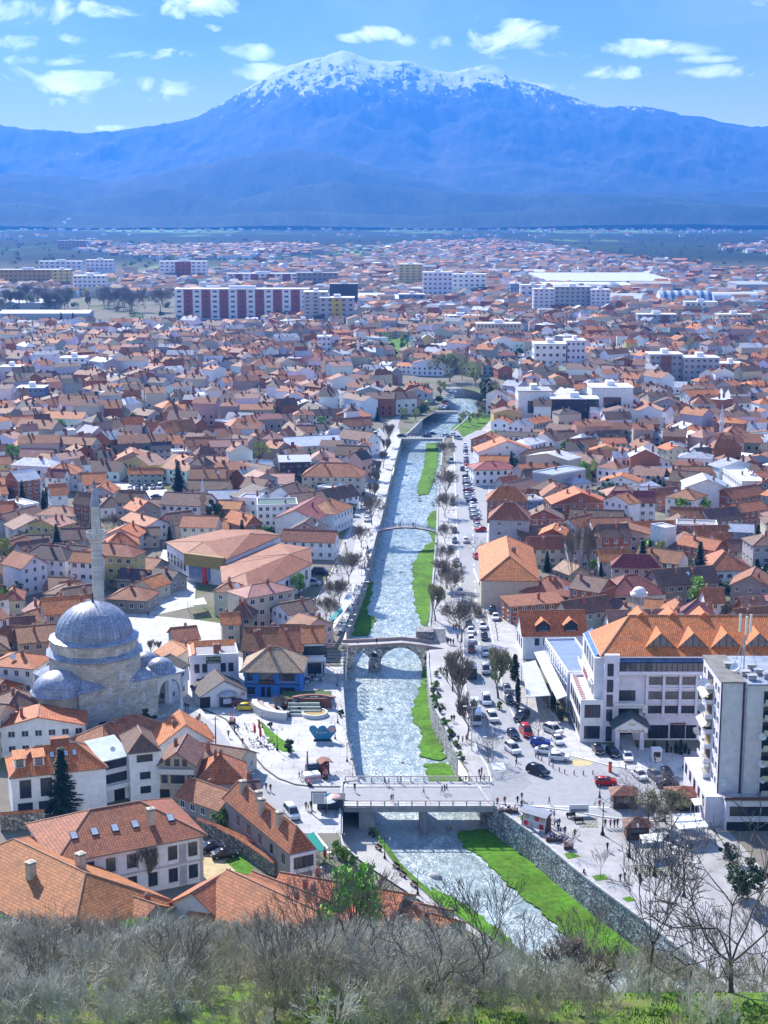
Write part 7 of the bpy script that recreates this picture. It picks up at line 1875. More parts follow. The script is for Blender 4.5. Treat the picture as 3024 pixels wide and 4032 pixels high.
def fir_proto(name,seed,H_=14,rb=3.2,mat='firneedle'):
 rnd=random.Random(seed);tr=TW();tr.seg(Vector((0,0,-.3)),Vector((0,0,H_*.5)),.26,.16);tr.seg(Vector((0,0,H_*.5)),Vector((0,0,H_)),.16,.03);V=[];Fq=[]
 nl=26
 for i in range(nl):
  t=i/(nl-1);z=H_*(.08+.9*t);L=rb*(1-t)**.85+.25;nb=max(5,int(11-6*t))
  for k in range(nb):
   a=2*math.pi*k/nb+rnd.uniform(-.35,.35);l=L*rnd.uniform(.65,1.12);dz=-.28*l*rnd.uniform(.6,1.3)
   m=max(4,int(l*4.2))
   for j in range(m):
    f=(j+.6)/m;c=Vector((math.cos(a)*l*f,math.sin(a)*l*f,z+dz*f+.12*l*f*f+rnd.uniform(-.06,.06)))
    for s_ in(-1,1):
     w=.5*(1.15-f)*rnd.uniform(.8,1.4)+.14;u=Vector((math.cos(a),math.sin(a),-.15));v=Vector((-math.sin(a)*s_,math.cos(a)*s_,rnd.uniform(-.6,.1)))
     q=len(V);V+=[c-u*.22,c+u*.22,c+u*.38+v*w,c+u*.0+v*w*1.25];Fq.append((q,q+1,q+2,q+3))
 PROT[name]=[('trunk',npmesh('trunk',tr.V,tr.F,['bark'])),('crown',npmesh('crown',V,Fq,[mat]))]
fir_proto('fir',61);fir_proto('spruce',63,14,4.2)
def cyp_proto():
 rnd=random.Random(5);C=[];Rr=[]
 for i in range(14):t=i/13;C.append(Vector((rnd.uniform(-.1,.1),rnd.uniform(-.1,.1),.3+t*4.4)));Rr.append(.62*(1-t)**.6*(.6+.4*min(1,t*6))+.08)
 V,Fq=leaf_quads(C,Rr,60,.07,.17,rnd);tr=TW();tr.seg(Vector((0,0,-.3)),Vector((0,0,3)),.1,.05);PROT['cypress']=[('trunk',npmesh('trunk',tr.V,tr.F,['bark'])),('crown',npmesh('crown',V,Fq,['firneedle']))]
cyp_proto()
PH=dict(bright=7,round=8,pollard=8,poplar=16,wide=9,tall=13,sapling=4.5,shrub=5.5,shrub2=5.5,green=7,pale=7,blossom=5,dark=6,bush=2.2,gbush=3,budding=8,budround=8,budgreen=8,fir=14,spruce=14,cypress=5)
NM=dict(bright='leafy_tree',round='bare_tree',pollard='bare_tree',poplar='poplar_tree',wide='bare_tree',tall='bare_tree',sapling='young_tree',shrub='bare_shrub',shrub2='bare_shrub',green='leafy_tree',pale='leafy_tree',blossom='blossom_tree',dark='evergreen_tree',bush='bush',gbush='bush',budding='budding_tree',budround='budding_tree',budgreen='budding_tree',fir='fir_tree',spruce='fir_tree',cypress='cypress_tree')
def tree_at(p,kind,h,label,group=None,wx=1.0,cat=None):
 s=h/PH[kind];r=root(NM[kind],p,R.uniform(0,6.28),label,cat or('bush' if 'bush' in kind else 'tree'),group);r.scale=(s*wx,s*wx,s)
 for n_,me in PROT[kind]:part(n_,me,r)
 return r
def tree(c,x,yb,yt,kind,label,group=None,wx=1.0,z=0):
 g=G(c,x,yb,z);h=GD(c,x,yt,g.y).z-z;FOOT.append((g.x,g.y,1,1,0));return tree_at(g,kind,h,label,group,wx)
for a in[('A',412,1325,895,'spruce','big dark fir in front of the white dormered house'),('K',1168,628,350,'spruce','tallest dark conifer beside the car park'),('K',375,1000,762,'spruce','dark conifer left of the stone minaret'),('A',935,800,640,'dark','spreading dark conifer against the mosque wall',None,1.3),
 ('K',342,92,4,'fir','small fir at the top of the west quarter'),('M',570,426,328,'fir','pointed dark fir in the middle of the east quarter'),('M',985,1042,845,'spruce','large fir left of the villa garden',None,1.1),('M',1290,1090,852,'spruce','tall fir in the middle of the villa garden'),('M',1592,1120,945,'spruce','broad fir at the right edge beside the terracotta hip',None,1.2),('M',1345,1120,1040,'dark','low dark evergreen hedge tree behind the villa',None,1.8),('M',1450,1130,1050,'dark','low dark evergreen right of the tall garden fir',None,1.8),('M',885,1032,955,'fir','small reddish-brown conifer beside the grey wall'),('M',765,1060,960,'fir','narrow fir right of the two poplars'),('M',1135,1150,1030,'fir','smaller fir beside the villa roof'),
 ('I',815,802,700,'spruce','dark conifer in the centre of the west quarter'),('I',230,822,770,'spruce','small dark conifer below the blue-grey houses'),('I',1172,822,752,'spruce','dark conifer right of the white minaret'),('I',1210,830,790,'dark','rounded evergreen next to the white minaret conifer'),('I',317,428,360,'fir','distant dark fir beside the long sheds'),('I',265,420,358,'fir','slim fir left of the twin by the long sheds'),('I',297,505,460,'fir','thin fir in the far west quarter'),('I',1090,810,755,'dark','dark evergreen left of the white minaret'),('J',1010,402,365,'fir','small fir among the far eastern roofs'),('J',755,665,620,'dark','dark evergreen beside the main street'),('J',720,668,635,'dark','round evergreen beside the main street'),
 ('M',625,1118,738,'poplar','left one of the two tall bare poplars'),('M',716,1114,738,'poplar','right one of the two tall bare poplars'),
 ('M',722,535,415,'pale','fresh yellow-green tree in the east quarter'),('M',800,530,448,'green','smaller bright green tree beside the yellow-green one'),('M',1092,965,848,'pale','yellow-green tree beside the white slab house'),('M',1222,1145,985,'budding','spreading bare willow-like tree in the villa garden',None,1.4),('M',1285,440,372,'wide','brushy bare tree below the east minaret',None,1.3),
 ('K',1512,800,705,'green','green tree behind the shopping hall'),('K',1605,815,700,'blossom','white blossoming tree by the terraced white house',None,1.5),('M',935,700,665,'blossom','white blossoming tree in the east quarter',None,1.5),('M',1010,745,690,'gbush','leafy green shrub by the white blossom',None,1.4),
 ('L',460,1240,1088,'green','green-leaved tree in front of the lower shopping hall'),('L',362,1232,1080,'wide','dark bare tree in front of the lower shopping hall'),('L',250,1272,1130,'round','bare tree left of the pergola'),('B',660,600,550,'pale','small yellow willow above the rock wall',None,1.4),('B',760,570,510,'round','small bare tree beside the yellow willow'),('B',500,660,550,'round','bare young tree on the planted bed'),
 ('E',975,850,515,'pollard','many-stemmed bare tree in front of the institute wall'),('A',1468,1455,1300,'gbush','yellow-green bush in front of the small tiled house'),('I',1600,565,485,'blossom','pale blossoming tree near the far white minaret',None,1.5),('J',285,662,522,'budgreen','large green-tinged tree by the river bend',None,1.3),('J',338,655,560,'wide','dark bare tree by the river bend'),('J',85,530,468,'green','pale green tree in the riverside park'),('J',38,562,508,'dark','dark tree in the riverside park',None,1.2),('J',450,742,662,'dark','green clump on the river inner bend',None,1.3),
 ('C',375,275,-40,'round','bare promenade tree farthest up the right bank'),('C',425,362,82,'round','bare promenade tree just upstream of the crooked green one'),('C',272,578,212,'budding','leaning greenish pollard tree on the right bank wall'),('C',515,775,330,'round','bare promenade tree by the first queue of cars'),('C',430,1235,830,'pollard','tall bare tree right of the stone bridge end'),('C',500,1455,900,'pollard','tall bare tree between the promenade and the white bus'),('C',567,1685,1250,'pollard','slender bare tree in front of the white bus'),('C',762,1900,1545,'wide','wide bare tree at the road junction'),('C',858,1305,795,'budding','tall bare tree with light buds left of the dark cypresses'),('C',850,1180,990,'green','bright green tree left of the dark cypresses'),('C',1230,1672,1370,'wide','dark pollarded tree on the car park island'),('C',870,1410,1330,'gbush','yellowish clump at the foot of the tall budding tree'),
 ('C',1010,1130,880,'cypress','broad dark cypress at the top of the cypress row',None,1.5),('C',1040,1345,1090,'cypress','tallest dark cypress beside the torn canopy'),('C',975,1060,930,'cypress','stubby dark cypress behind the row'),('C',1370,1400,1200,'fir','dark fir beside the hotel annex',None,1.2),('C',1440,1520,1340,'dark','dense dark evergreen against the hotel annex',None,1.3),('C',1040,1420,1350,'bush','low brown bush under the cypresses'),
 ('G',1310,872,640,'sapling','young tree in the square pit near the bicycles'),('G',1572,1075,800,'sapling','young tree in the fenced pit on the promenade'),('H',503,1248,1080,'sapling','thin young tree in the lowest square pit'),('G',885,510,340,'sapling','thin sapling beside the blue street sign'),
 ('H',640,700,205,'wide','big bare tree beside the car park exit'),('H',770,660,390,'budround','spreading tree just turning yellow-green over the cabins',None,1.5),('H',700,720,480,'round','dark forked tree in the cafe garden'),('H',1275,985,820,'dark','dark evergreen at the right edge below the tower',None,1.2),('H',1400,1250,900,'dark','big dark evergreen bush behind the bare trees, right edge',None,1.2),
 ('F',790,560,470,'gbush','rounded green bush at the top of the quay steps',None,1.2),('F',830,590,520,'gbush','second green bush along the quay slope',None,1.3),('F',890,620,555,'gbush','lowest green bush along the quay slope',None,1.2),('B',485,680,632,'bush','round dark bush on the planted bed'),('B',532,672,630,'bush','reddish bush on the planted bed'),('B',630,672,635,'bush','round green bush right of the lamp on the planted bed'),('B',560,930,850,'bush','dark hedge clump along the lawn wedge',None,1.3),('B',440,775,735,'bush','hedge clump at the top of the lawn wedge'),
 ('L',140,1400,1310,'dark','dark evergreen shrub mass left of the pergola',None,1.2),('L',280,1395,1300,'dark','dark evergreen shrub mass below the pergola',None,1.2),('L',1105,1410,1330,'gbush','x')if False else('B',900,700,655,'bush','round bush on the river wall below the bridge'),
 ('D',700,210,100,'dark','dark evergreen behind the maroon-roofed villa',None,1.3),('D',1050,90,-20,'dark','tall dark evergreen group right of the villa',None,1.4),('K',100,1130,960,'wide','big bare tree at the left edge above the mosque'),('A',100,520,360,'wide','pale pollard tree left of the half dome'),('A',985,310,190,'pollard','pollard tree beside the cafe corner roof'),('A',1040,290,200,'pollard','second pollard tree beside the cafe corner roof'),('K',730,1210,1100,'wide','bare tree behind the rust market house')]:tree(*a[:5],a[5],*(a[6:]))
for i,(x,y0,y1)in enumerate(((835,1368,1318),(858,1395,1368),(885,1392,1350),(925,1405,1318),(955,1405,1358),(990,1412,1325),(1025,1418,1308),(1058,1410,1335),(1085,1420,1370))):
 tree('D',x,y0,y1,'cypress','small dark cypress in the row before the hotel shops, '+['first','second','third','fourth','fifth','sixth','seventh','eighth','last'][i]+' from the booth','small cypresses before the hotel',1.7)
for i,(x,y0,y1)in enumerate(((285,1100,1050),(285,1212,1145),(245,1262,1208),(255,1342,1270),(285,1402,1345),(315,1442,1395),(350,1556,1490),(400,1642,1590),(410,1700,1650),(460,1752,1700),(505,1852,1800),(525,1890,1850))):
 tree('C',x,y0,y1-8,'gbush' if i%3<2 else 'bush','clipped shrub on the curved river wall, '+['topmost','second','third','fourth','fifth','sixth','seventh','eighth','ninth','tenth','eleventh','lowest'][i]+' of the line','clipped shrubs on the river wall',1.3)
PRL=[(1412,352,215),(1420,602,390),(1415,722,545),(1415,897,752),(1420,1052,888),(1432,1192,1040)]
for i,(x,y0,y1)in enumerate(PRL):tree('L',x,y0,y1,'round','bare promenade tree upstream on the right bank, '+['farthest','second farthest','third farthest','fourth','fifth','nearest'][i]+' of six','bare trees on the right promenade')
tree('L',1350,1398,1150,'budding','x',None)if False else None
tree('L',1612,962,830,'wide','small dark bare tree standing in the roadside parking')
for i,(x,y0,y1)in enumerate([(1050,262,100),(1030,332,200),(1010,402,280),(975,482,340),(960,562,400),(945,642,480),(935,772,560),(868,922,765),(785,1162,925),(845,1040,950),(690,1292,1120),(722,1292,1110),(637,1402,1230),(665,1380,1250)]):
 tree('L',x,y0,y1,'round' if i>5 else 'pollard','bare tree on the left quay, '+['topmost','second','third','fourth','fifth','sixth','seventh','eighth','ninth','tenth','eleventh','twelfth','thirteenth','last'][i]+' counting downstream','bare trees on the left quay')
for i,(x,y0,y1,k)in enumerate([(80,832,772,'pale'),(137,832,772,'pale'),(172,792,745,'round'),(330,852,798,'pale'),(372,848,792,'pale'),(405,838,790,'budround'),(420,815,775,'budround'),(350,830,785,'pale')]):
 tree('J',x,y0,y1,k,['pale green tree left of the far river channel','pale green tree just right of its twin by the far channel','bare tree on the far left bank','first yellowish park tree right of the far road bridge','second yellowish park tree right of the far road bridge','budding park tree by the far bend','budding park tree nearest the far bend','yellowish park tree behind the front pair'][i],'riverside park trees')
# far woodland in front of the apartment blocks
rw=random.Random(77)
for i in range(46):
 x=rw.uniform(-10,760);
 if 300<x<470 and rw.random()<.5:continue
 yb=rw.uniform(325,362);h=rw.uniform(14,26)*(1.25 if x>560 else 1)
 g=G('I',x,yb);tree_at(g,rw.choice(['poplar','round','budround','pollard','round']),h,'tall bare tree in the hazy river woodland before the far apartment blocks','woodland trees before the far blocks')

for i in range(30):
 g=G('P',rw.uniform(930,1075),rw.uniform(828,905))
 if LE(g.y)-3<g.x<RE(g.y)+3 or(g.y<905 and g.x>RE(g.y)+14):continue
 tree_at(g,rw.choice(['green','round','dark','budround','pale']),rw.uniform(6,11),'park tree crowding the far bend of the river','trees at the far river bend')

# ---------------- hillside thicket: bare brush in the foreground
def thicket():
 protos=[]
 for nme in('shrub','shrub2'):
  V=[];Fq=[]
  for _,me in PROT[nme]:
   n=len(me.vertices);c=np.zeros(n*3,dtype=np.float32);me.vertices.foreach_get('co',c);f=np.zeros(len(me.loops),dtype=np.int32);me.loops.foreach_get('vertex_index',f)
   Fq.append(f.reshape(-1,4)+sum(len(v)for v in V));V.append(c.reshape(-1,3))
  protos.append((np.concatenate(V),np.concatenate(Fq)))
 rnd=random.Random(99);AV=[[],[]];AF=[[],[]];off=[0,0]
 n=0
 for _ in range(9000):
  x=rnd.uniform(-66,75);y=rnd.uniform(120,214)
  if y>foot(x)+3:continue
  if abs(x)>.27*(y*.98+25)+4:continue
  dens=1.0
  if x>26 and y<139:dens=.25
  elif x>8 and y<139:dens=.4
  elif x>15 and y>165:dens=.25
  elif x>15:dens=.35
  if rnd.random()>dens*.21:continue
  V,Fq=protos[rnd.random()<.5];s=rnd.uniform(.5,1.4)*(1 if x<10 else .85);a=rnd.uniform(0,6.28);t=rnd.uniform(-.12,.12);k=0 if mnoise.noise(Vector((x*.06,y*.06,0)))+rnd.uniform(-.3,.3)<.12 else 1
  ca,sa=math.cos(a)*s,math.sin(a)*s
  W=np.empty_like(V);W[:,0]=V[:,0]*ca-V[:,1]*sa+x+V[:,2]*t;W[:,1]=V[:,0]*sa+V[:,1]*ca+y;W[:,2]=V[:,2]*s+gz(x,y)-.2
  AV[k].append(W);AF[k].append(Fq+off[k]);off[k]+=len(V);n+=1
 for k,mat,lab in((0,'twig','dense thicket of pale grey leafless brush covering the hillside below the viewpoint'),(1,'twigwarm','browner leafless brush mixed through the pale grey hillside thicket')):
  if AV[k]:ob('undergrowth',npmesh('undergrowth',np.concatenate(AV[k]),np.concatenate(AF[k]),[mat]),kind='stuff',label=lab,cat='undergrowth')
 print('shrubs',n)
thicket()
rf=random.Random(123)
TT=[(2300,4040,3560,'tall','tallest dark forked tree standing over the lower right hillside'),(2560,3700,3260,'tall','leaning bare tree left of the dark evergreen bush at the right'),(2890,3600,3180,'wide','broad bare tree near the right edge below the tower'),(1900,3960,3430,'tall','bare branching tree in front of the river bend'),(1700,4000,3500,'wide','dark bare tree rising into the river left side'),(1380,3900,3370,'tall','bare tree right behind the fresh green bush crown'),(1250,3950,3420,'tall','bare tree left of the fresh green bush crown'),(700,4020,3600,'tall','slanting bare tree in the left centre of the thicket'),(180,4020,3620,'tall','bare tree near the left edge of the thicket'),(2990,4000,3450,'tall','bare tree cut by the right edge'),(2750,4030,3560,'tall','slender bare tree between the tallest one and the right edge'),(2060,4030,3600,'tall','slender bare tree left of the tallest one'),(1080,4020,3560,'tall','slender bare tree in the middle of the thicket'),(2480,4010,3640,'wide','low spreading bare tree right of the tallest one')]
def hit(u,v):
 a=(u-CU)/F;b=-(v-CV)/F;dz=-sp+b*cp;dy=cp+b*sp
 for i in range(600):
  y=215-i*.25;t=y/dy
  if H+dz*t>=gz(a*t,y)and i>0 and H+dz*(t+.25/dy)<gz(a*(t+.25/dy),y+.25):return Vector((a*t,y,gz(a*t,y)))
 y=140;t=y/dy;return Vector((a*t,y,gz(a*t,y)))
for u,yb,yt,k,lb in TT:
 yb2=yb;p=hit(u,min(yb,4020));a=(u-CU)/F;b=-(yt-CV)/F;dz=-sp+b*cp;dy=cp+b*sp;h=H+dz*p.y/dy-p.z
 tree_at((p.x,p.y,p.z-.2),k,max(4,min(h,19)),lb,'tall bare trees on the hillside',1.0)
for i in range(34):
 x=rf.uniform(-52,62);y=rf.uniform(138,200)
 if y>foot(x):continue
 tree_at((x,y,gz(x,y)-.2),rf.choice(['wide','round','tall']),rf.uniform(5.5,8.5),'leafless sapling-like tree standing among the hillside brush','small bare trees in the hillside brush')
def gb(u,v,h,kind,lb,wx=1.0,y=None):
 a=(u-CU)/F;b=-(v-CV)/F;dz=-sp+b*cp;dy=cp+b*sp
 if y is None:p=hit(u,v)
 else:t=y/dy;p=Vector((a*t,y,gz(a*t,y)))
 tree_at((p.x,p.y,p.z),kind,h,lb,None,wx)
gb(1400,3700,15,'bright','fresh bright green leafy tree rising out of the thicket at centre',1.0,y=201)
gb(540,3700,6.5,'bright','soft yellow-green bush below the orange roofs at left',1.5,y=206)
gb(440,3700,4,'budgreen','faint green bush left of the yellow-green one',1.6,y=205)
gb(0,3640,7,'bright','bright green bush cut by the left edge',1.1,y=207);gb(110,3680,5.5,'bright','small green bush near the left edge',1.2,y=207)
gb(1960,3600,4,'gbush','green scrub beside the river grass at the foot of the hill',1.6,y=190);gb(1500,3680,4,'gbush','green scrub right of the fresh green tree',1.2,y=200)
def hill_grass():
 rnd=random.Random(4);V=[];Fq=[]
 for _ in range(26000):
  x=rnd.uniform(-5,60);y=rnd.uniform(118,152)
  if abs(x)>.27*(y+25)+3 or mnoise.noise(Vector((x*.15,y*.2,2)))<-.15:continue
  z=gz(x,y);h=rnd.uniform(.1,.45);w=rnd.uniform(.03,.09);a=rnd.uniform(0,3.14);dx,dy=math.cos(a)*w,math.sin(a)*w;k=len(V)
  V+=[(x-dx,y-dy,z-.05),(x+dx,y+dy,z-.05),(x+rnd.uniform(-.15,.15),y+rnd.uniform(-.15,.15),z+h)];Fq.append((k,k+1,k+2))
 ob('grass',npmesh('grass',V,Fq,['turf']),kind='stuff',label='bright grass on the slope at the bottom right under the bare trees',cat='grass')
hill_grass()

for i in range(20):
 x=rf.uniform(-52,50);y=rf.uniform(150,206)
 if y<foot(x)+2:tree_at((x,y,gz(x,y)-.1),rf.choice(['bright','gbush','pale','budgreen']),rf.uniform(2.2,4.2),'fresh green bush scattered through the bare hillside brush','fresh green bushes on the hillside')

# ============================================================ vehicles
def car_proto(L=4.2,W=1.75,Ht=1.45,hood=.95,kind='car'):
 h=W/2;b=MB()
 if kind=='car':st=[(-L/2,.45,.62,.86),(-L/2+.15,.32,.78,.95),(-L/2+hood,.28,.92,1.0),(L/2-.75,.28,.98,1.0),(L/2-.1,.34,.9,.95),(L/2,.5,.75,.86)]
 else:st=[(-L/2,.45,.75,.9),(-L/2+.15,.32,.95,.97),(-L/2+hood,.28,1.05,1.0),(L/2-.1,.28,1.1,1.0),(L/2,.4,1.0,.96)]
 rings=[[(-h*f,y,lo),(h*f,y,lo),(h*f*1.0,y,lo+(hi-lo)*.6),(h*f*.92,y,hi),(-h*f*.92,y,hi),(-h*f,y,lo+(hi-lo)*.6)]for y,lo,hi,f in st]
 for r0_,r1_ in zip(rings,rings[1:]):
  for k in range(6):b.face([r0_[k],r0_[(k+1)%6],r1_[(k+1)%6],r1_[k]][::-1],'paint',True)
 b.face(rings[0][::-1],'paint');b.face(rings[-1],'paint')
 f0=-L/2+hood;f1=f0+.75;k0=L/2-.35 if kind!='car' else L/2-.75;k1=k0-(.15 if kind!='car' else .55);zb=st[2][2]-.02;wt=h*.72
 g=MB();B=[(-h*.9,f0,zb),(h*.9,f0,zb),(h*.9,k0+.3,zb),(-h*.9,k0+.3,zb)];T=[(-wt,f1,Ht-.06),(wt,f1,Ht-.06),(wt,k1,Ht-.06),(-wt,k1,Ht-.06)]
 for i in range(4):g.face([B[i],B[(i+1)%4],T[(i+1)%4],T[i]],'glass')
 q=.04;R_=[(x*1.03,y,Ht-.07)for x,y,z in T];b.poly(R_+[(x*.96,y,Ht)for x,y,z in T],[(0,1,5,4),(1,2,6,5),(2,3,7,6),(3,0,4,7),(4,5,6,7),(3,2,1,0)],'paint',True)
 for i in range(4):b.tube(B[i],T[i],.05,.04,'paint',4)
 my=(f1+k1)/2;
 for s_ in(-1,1):b.tube((s_*h*.9,my,zb),(s_*wt,my,Ht-.06),.04,.04,'paint',4)
 w=MB();w.tube((-.11,0,0),(.11,0,0),.32,.32,'rubber',12);w.tube((-.115,0,0),(.115,0,0),.19,.19,'steel',10)
 hl=MB();hl.box(-.17,-.03,-.07,.17,.03,.07,'headlight');tl=MB();tl.box(-.15,-.03,-.1,.15,.03,.1,'taillight')
 pl=MB();pl.box(-.26,-.02,-.06,.26,.02,.06,'white_')
 return dict(body=b.mesh('body'),window=g.mesh('window'),wheel=w.mesh('wheel'),headlight=hl.mesh('headlight'),taillight=tl.mesh('taillight'),plate=pl.mesh('number_plate'),L=L,W=W)
CARS=dict(car=car_proto(),hatch=car_proto(3.9,1.7,1.5,.85,'hatch'),suv=car_proto(4.6,1.9,1.75,1.0,'hatch'),van=car_proto(4.8,1.9,1.95,.75,'hatch'))
CC=dict(white=(.8,.8,.82),silver=(.42,.44,.48),grey=(.16,.17,.19),black=(.012,.013,.018),blue=(.01,.05,.35),darkblue=(.012,.02,.06),red=(.5,.01,.012),darkred=(.2,.02,.03),yellow=(.75,.55,.02),green=(.03,.12,.1))
def car(c,x,y,rz,col,kind,label,group=None,parts=True):
 g=G(c,x,y,.06)if c else Vector((x,y,.12));P=CARS[kind];r=root('parked_car' if kind!='van' else 'van',g,rz,label,'van' if kind=='van' else 'car',group);r.scale=(1.08,)*3
 part('body',P['body'],r,color=CC[col]);part('window',P['window'],r)
 L,W=P['L'],P['W']
 for sx in(-1,1):
  for sy in(-1,1):part('wheel',P['wheel'],r,(sx*(W/2-.1),sy*L*.31,.32))
  part('headlight',P['headlight'],r,(sx*W*.33,-L/2,.66));part('taillight',P['taillight'],r,(sx*W*.35,L/2,.78))
 part('number_plate',P['plate'],r,(0,-L/2-.02,.42));part('number_plate',P['plate'],r,(0,L/2+.02,.5))
 return r
tinted('paintx',.25,.02,2,.6)
cn=dict(darkblue='dark blue',darkred='dark red')
for c,x,y,rz,col,k,lb in[('C',670,525,.05,'black','suv','black estate car leading the right lane above the junction'),('C',582,625,0,'darkblue','car','steel blue car at the back of the left-hand queue'),('C',602,690,0,'white','car','white car, third from the front in the left-hand queue'),('C',604,775,0,'white','hatch','white car directly behind the dark red car'),('C',606,862,0,'darkred','hatch','dark red car at the head of the queue by the stone bridge'),
 ('C',716,645,-.05,'white','car','white sedan alone in the right lane below the black estate'),('C',730,748,0,'black','hatch','black hatchback in the right lane'),('C',738,900,0,'silver','hatch','silver hatchback in the right lane opposite the bridge'),('C',740,1060,0,'silver','van','silver minivan beside the green truck'),('C',748,1345,0,'white','van','white van beside the white bus'),('C',803,1505,.15,'white','suv','white car nearest the junction beside the bus'),
 ('C',803,500,-.1,'black','hatch','black car parked at the corner of the orange-roofed hall'),('C',835,562,-.1,'white','car','white car parked in front of the brick building'),('C',962,1340,.05,'black','hatch','black car parked beside the tall cypress'),('C',940,1240,.05,'grey','hatch','grey car half hidden behind the bright green tree'),('C',1075,1500,-.5,'black','suv','dark car nosed in under the torn canopy'),('C',998,1665,.2,'darkblue','hatch','dark blue hatchback left of the red van'),('C',1118,1640,.15,'red','van','bright red small van in the car park'),
 ('C',1368,1625,.6,'white','suv','white people carrier beside the hotel annex'),('C',1412,1715,.2,'white','car','white car in front of the people carrier'),('C',1250,1738,1.45,'blue','hatch','vivid blue car beneath the dark pollarded tree'),('C',1300,1815,1.35,'white','car','white sedan parked broadside beside the blue car'),('C',1425,1880,1.4,'white','hatch','white hatchback with its tail to the sandy patch'),('C',992,1800,.35,'white','suv','white car waiting at the junction left of the bollards'),
 ('C',500,325,0,'silver','hatch','silver car under the road light on the left kerb'),('C',540,440,0,'grey','car','grey car under the bare tree on the left kerb'),('C',470,60,0,'silver','car','silver car topmost on the left kerb'),
 ('D',425,1405,.1,'black','hatch','black car parked first left of the hotel entrance'),('D',532,1425,.2,'black','hatch','black car next to the hotel steps'),('D',640,1455,.0,'white','car','white sedan right in front of the hotel steps'),('D',728,1590,.25,'white','car','white car dusted by the bare tree branches'),('D',840,1595,.25,'grey','hatch','dark green-grey car behind the bare tree'),('D',925,1580,.1,'black','hatch','black car left of the empty parking bay'),('D',1100,1555,.25,'black','car','black car tight against the tower podium'),
 ('H',790,385,1.5,'darkblue','car','dark sedan parked broadside under the yellow-green tree'),('D',480,1640,1.55,'red','hatch','bright red car driving across the junction'),('G',992,112,.75,'black','suv','black off-roader turning at the junction'),
 ('B',285,655,1.7,'yellow','hatch','bright yellow hatchback beside the white shed'),('B',232,628,1.7,'darkred','hatch','dark red car hidden behind the kiosk'),('B',578,1350,.35,'white','van','white people carrier parked by the long brown-roofed house'),('E',1380,580,1.95,'darkblue','car','dark blue sedan in the walled yard'),('E',1465,622,1.85,'black','car','black sedan in front of the blue one in the walled yard'),
 ('L',1477,822,0,'darkblue','hatch','dark car passing the footbridge end'),('L',1477,888,0,'grey','hatch','dark grey car just below the footbridge'),('L',1549,888,0,'white','hatch','white hatchback right of the dark grey car'),('L',1618,992,.1,'red','hatch','red car beside the small dark roadside tree'),('L',1490,1025,0,'grey','car','grey car under the promenade trees'),('L',1465,262,0,'grey','hatch','small dark car far up the road'),('L',1455,365,0,'white','van','white pickup-like van far up the road'),('L',1527,418,0,'black','hatch','black car beside the dense parked row'),('L',1465,640,0,'green','van','dark van driving in the tree shadows'),
 ('L',598,1095,1.45,'darkblue','van','dark blue truck at the tavern corner'),('L',545,1168,1.5,'silver','van','white pickup beside the green-leaved tree'),('L',790,750,-.2,'white','hatch','white car outside the half-timbered house'),('L',770,778,-.2,'grey','hatch','grey car outside the half-timbered house'),('L',880,670,-.1,'white','hatch','white car among the left quay trees'),('L',908,720,-.15,'silver','hatch','silver car in the left quay parking row'),('L',905,750,-.15,'white','hatch','lowest white car in the left quay parking row'),('L',885,590,-.1,'darkblue','hatch','dark car beside the layered cream house'),('L',912,530,-.1,'grey','hatch','grey car in the narrow shaded street'),('L',943,405,-.1,'white','hatch','white car half way along the narrow street'),('L',960,192,-.1,'white','van','white van at the top of the narrow street'),('L',985,215,-.1,'silver','hatch','silver car at the top of the narrow street'),('L',875,500,-.1,'white','van','white van below the yellow awning'),
 ('L',1295,200,1.5,'darkblue','car','dark blue car on the second road bridge'),('L',1330,188,1.5,'black','hatch','black car behind the blue one on the second road bridge'),('L',1470,190,1.4,'white','car','white car just off the second road bridge'),('L',1425,198,1.4,'silver','hatch','silver car at the end of the second road bridge'),('L',1130,200,1.5,'darkblue','car','dark blue car left of the second road bridge'),('L',1500,215,.6,'silver','suv','silver car turning by the second road bridge'),
 ('K',850,545,0,'white','car','white car at the left end of the car park row'),('K',900,542,0,'black','car','black car second in the car park row'),('K',948,540,0,'black','hatch','black car in the middle of the car park row'),('K',1000,537,0,'grey','car','grey car fourth in the car park row'),('K',1045,534,0,'white','van','white van at the right end of the car park row'),('K',1022,600,1.5,'darkblue','car','dark blue car parked alone above the long cream building'),('K',830,490,.3,'darkred','hatch','dark red car tucked behind the pink house'),('L',1290,20,1.5,'darkblue','hatch','dark car near the farthest low bridge')]:
 car(c,x,y,rz,col,k,lb)
cols=['white','silver','black','white','grey','darkblue','red','white','silver','black','white','grey','white','darkred','silver','white','black']
ordn=['first','second','third','fourth','fifth','sixth','seventh','eighth','ninth','tenth','eleventh','twelfth','thirteenth','fourteenth','fifteenth','sixteenth','seventeenth','eighteenth','nineteenth','twentieth']
for i in range(15):car('L',1545+i*1.7+R.uniform(-2,2),262+i*23,.1 if i<9 else 1.2,cols[i],'hatch','%s car parked along the building side of the road, %s from the far end'%(cn.get(cols[i],cols[i]),ordn[i]),'cars parked in the long far row')
for i in range(9):car('L',1575+i*8+R.uniform(-6,6),600+i*27,R.choice([.2,1.3,-1.2]),cols[(i*5)%17],'hatch','%s car in the jumbled parking below the straight row, %s from its top'%(cn.get(cols[(i*5)%17],cols[(i*5)%17]),ordn[i]),'cars in the jumbled parking')
for i in range(16):
 t=i/15;car('J',lerp(560,628,t)+R.uniform(-12,12)*(t+.4),lerp(470,690,t),.05,cols[(i*7)%17],'hatch','%s car in the distant main street, %s from its far end'%(cn.get(cols[(i*7)%17],cols[(i*7)%17]),ordn[i]),'cars in the distant main street')
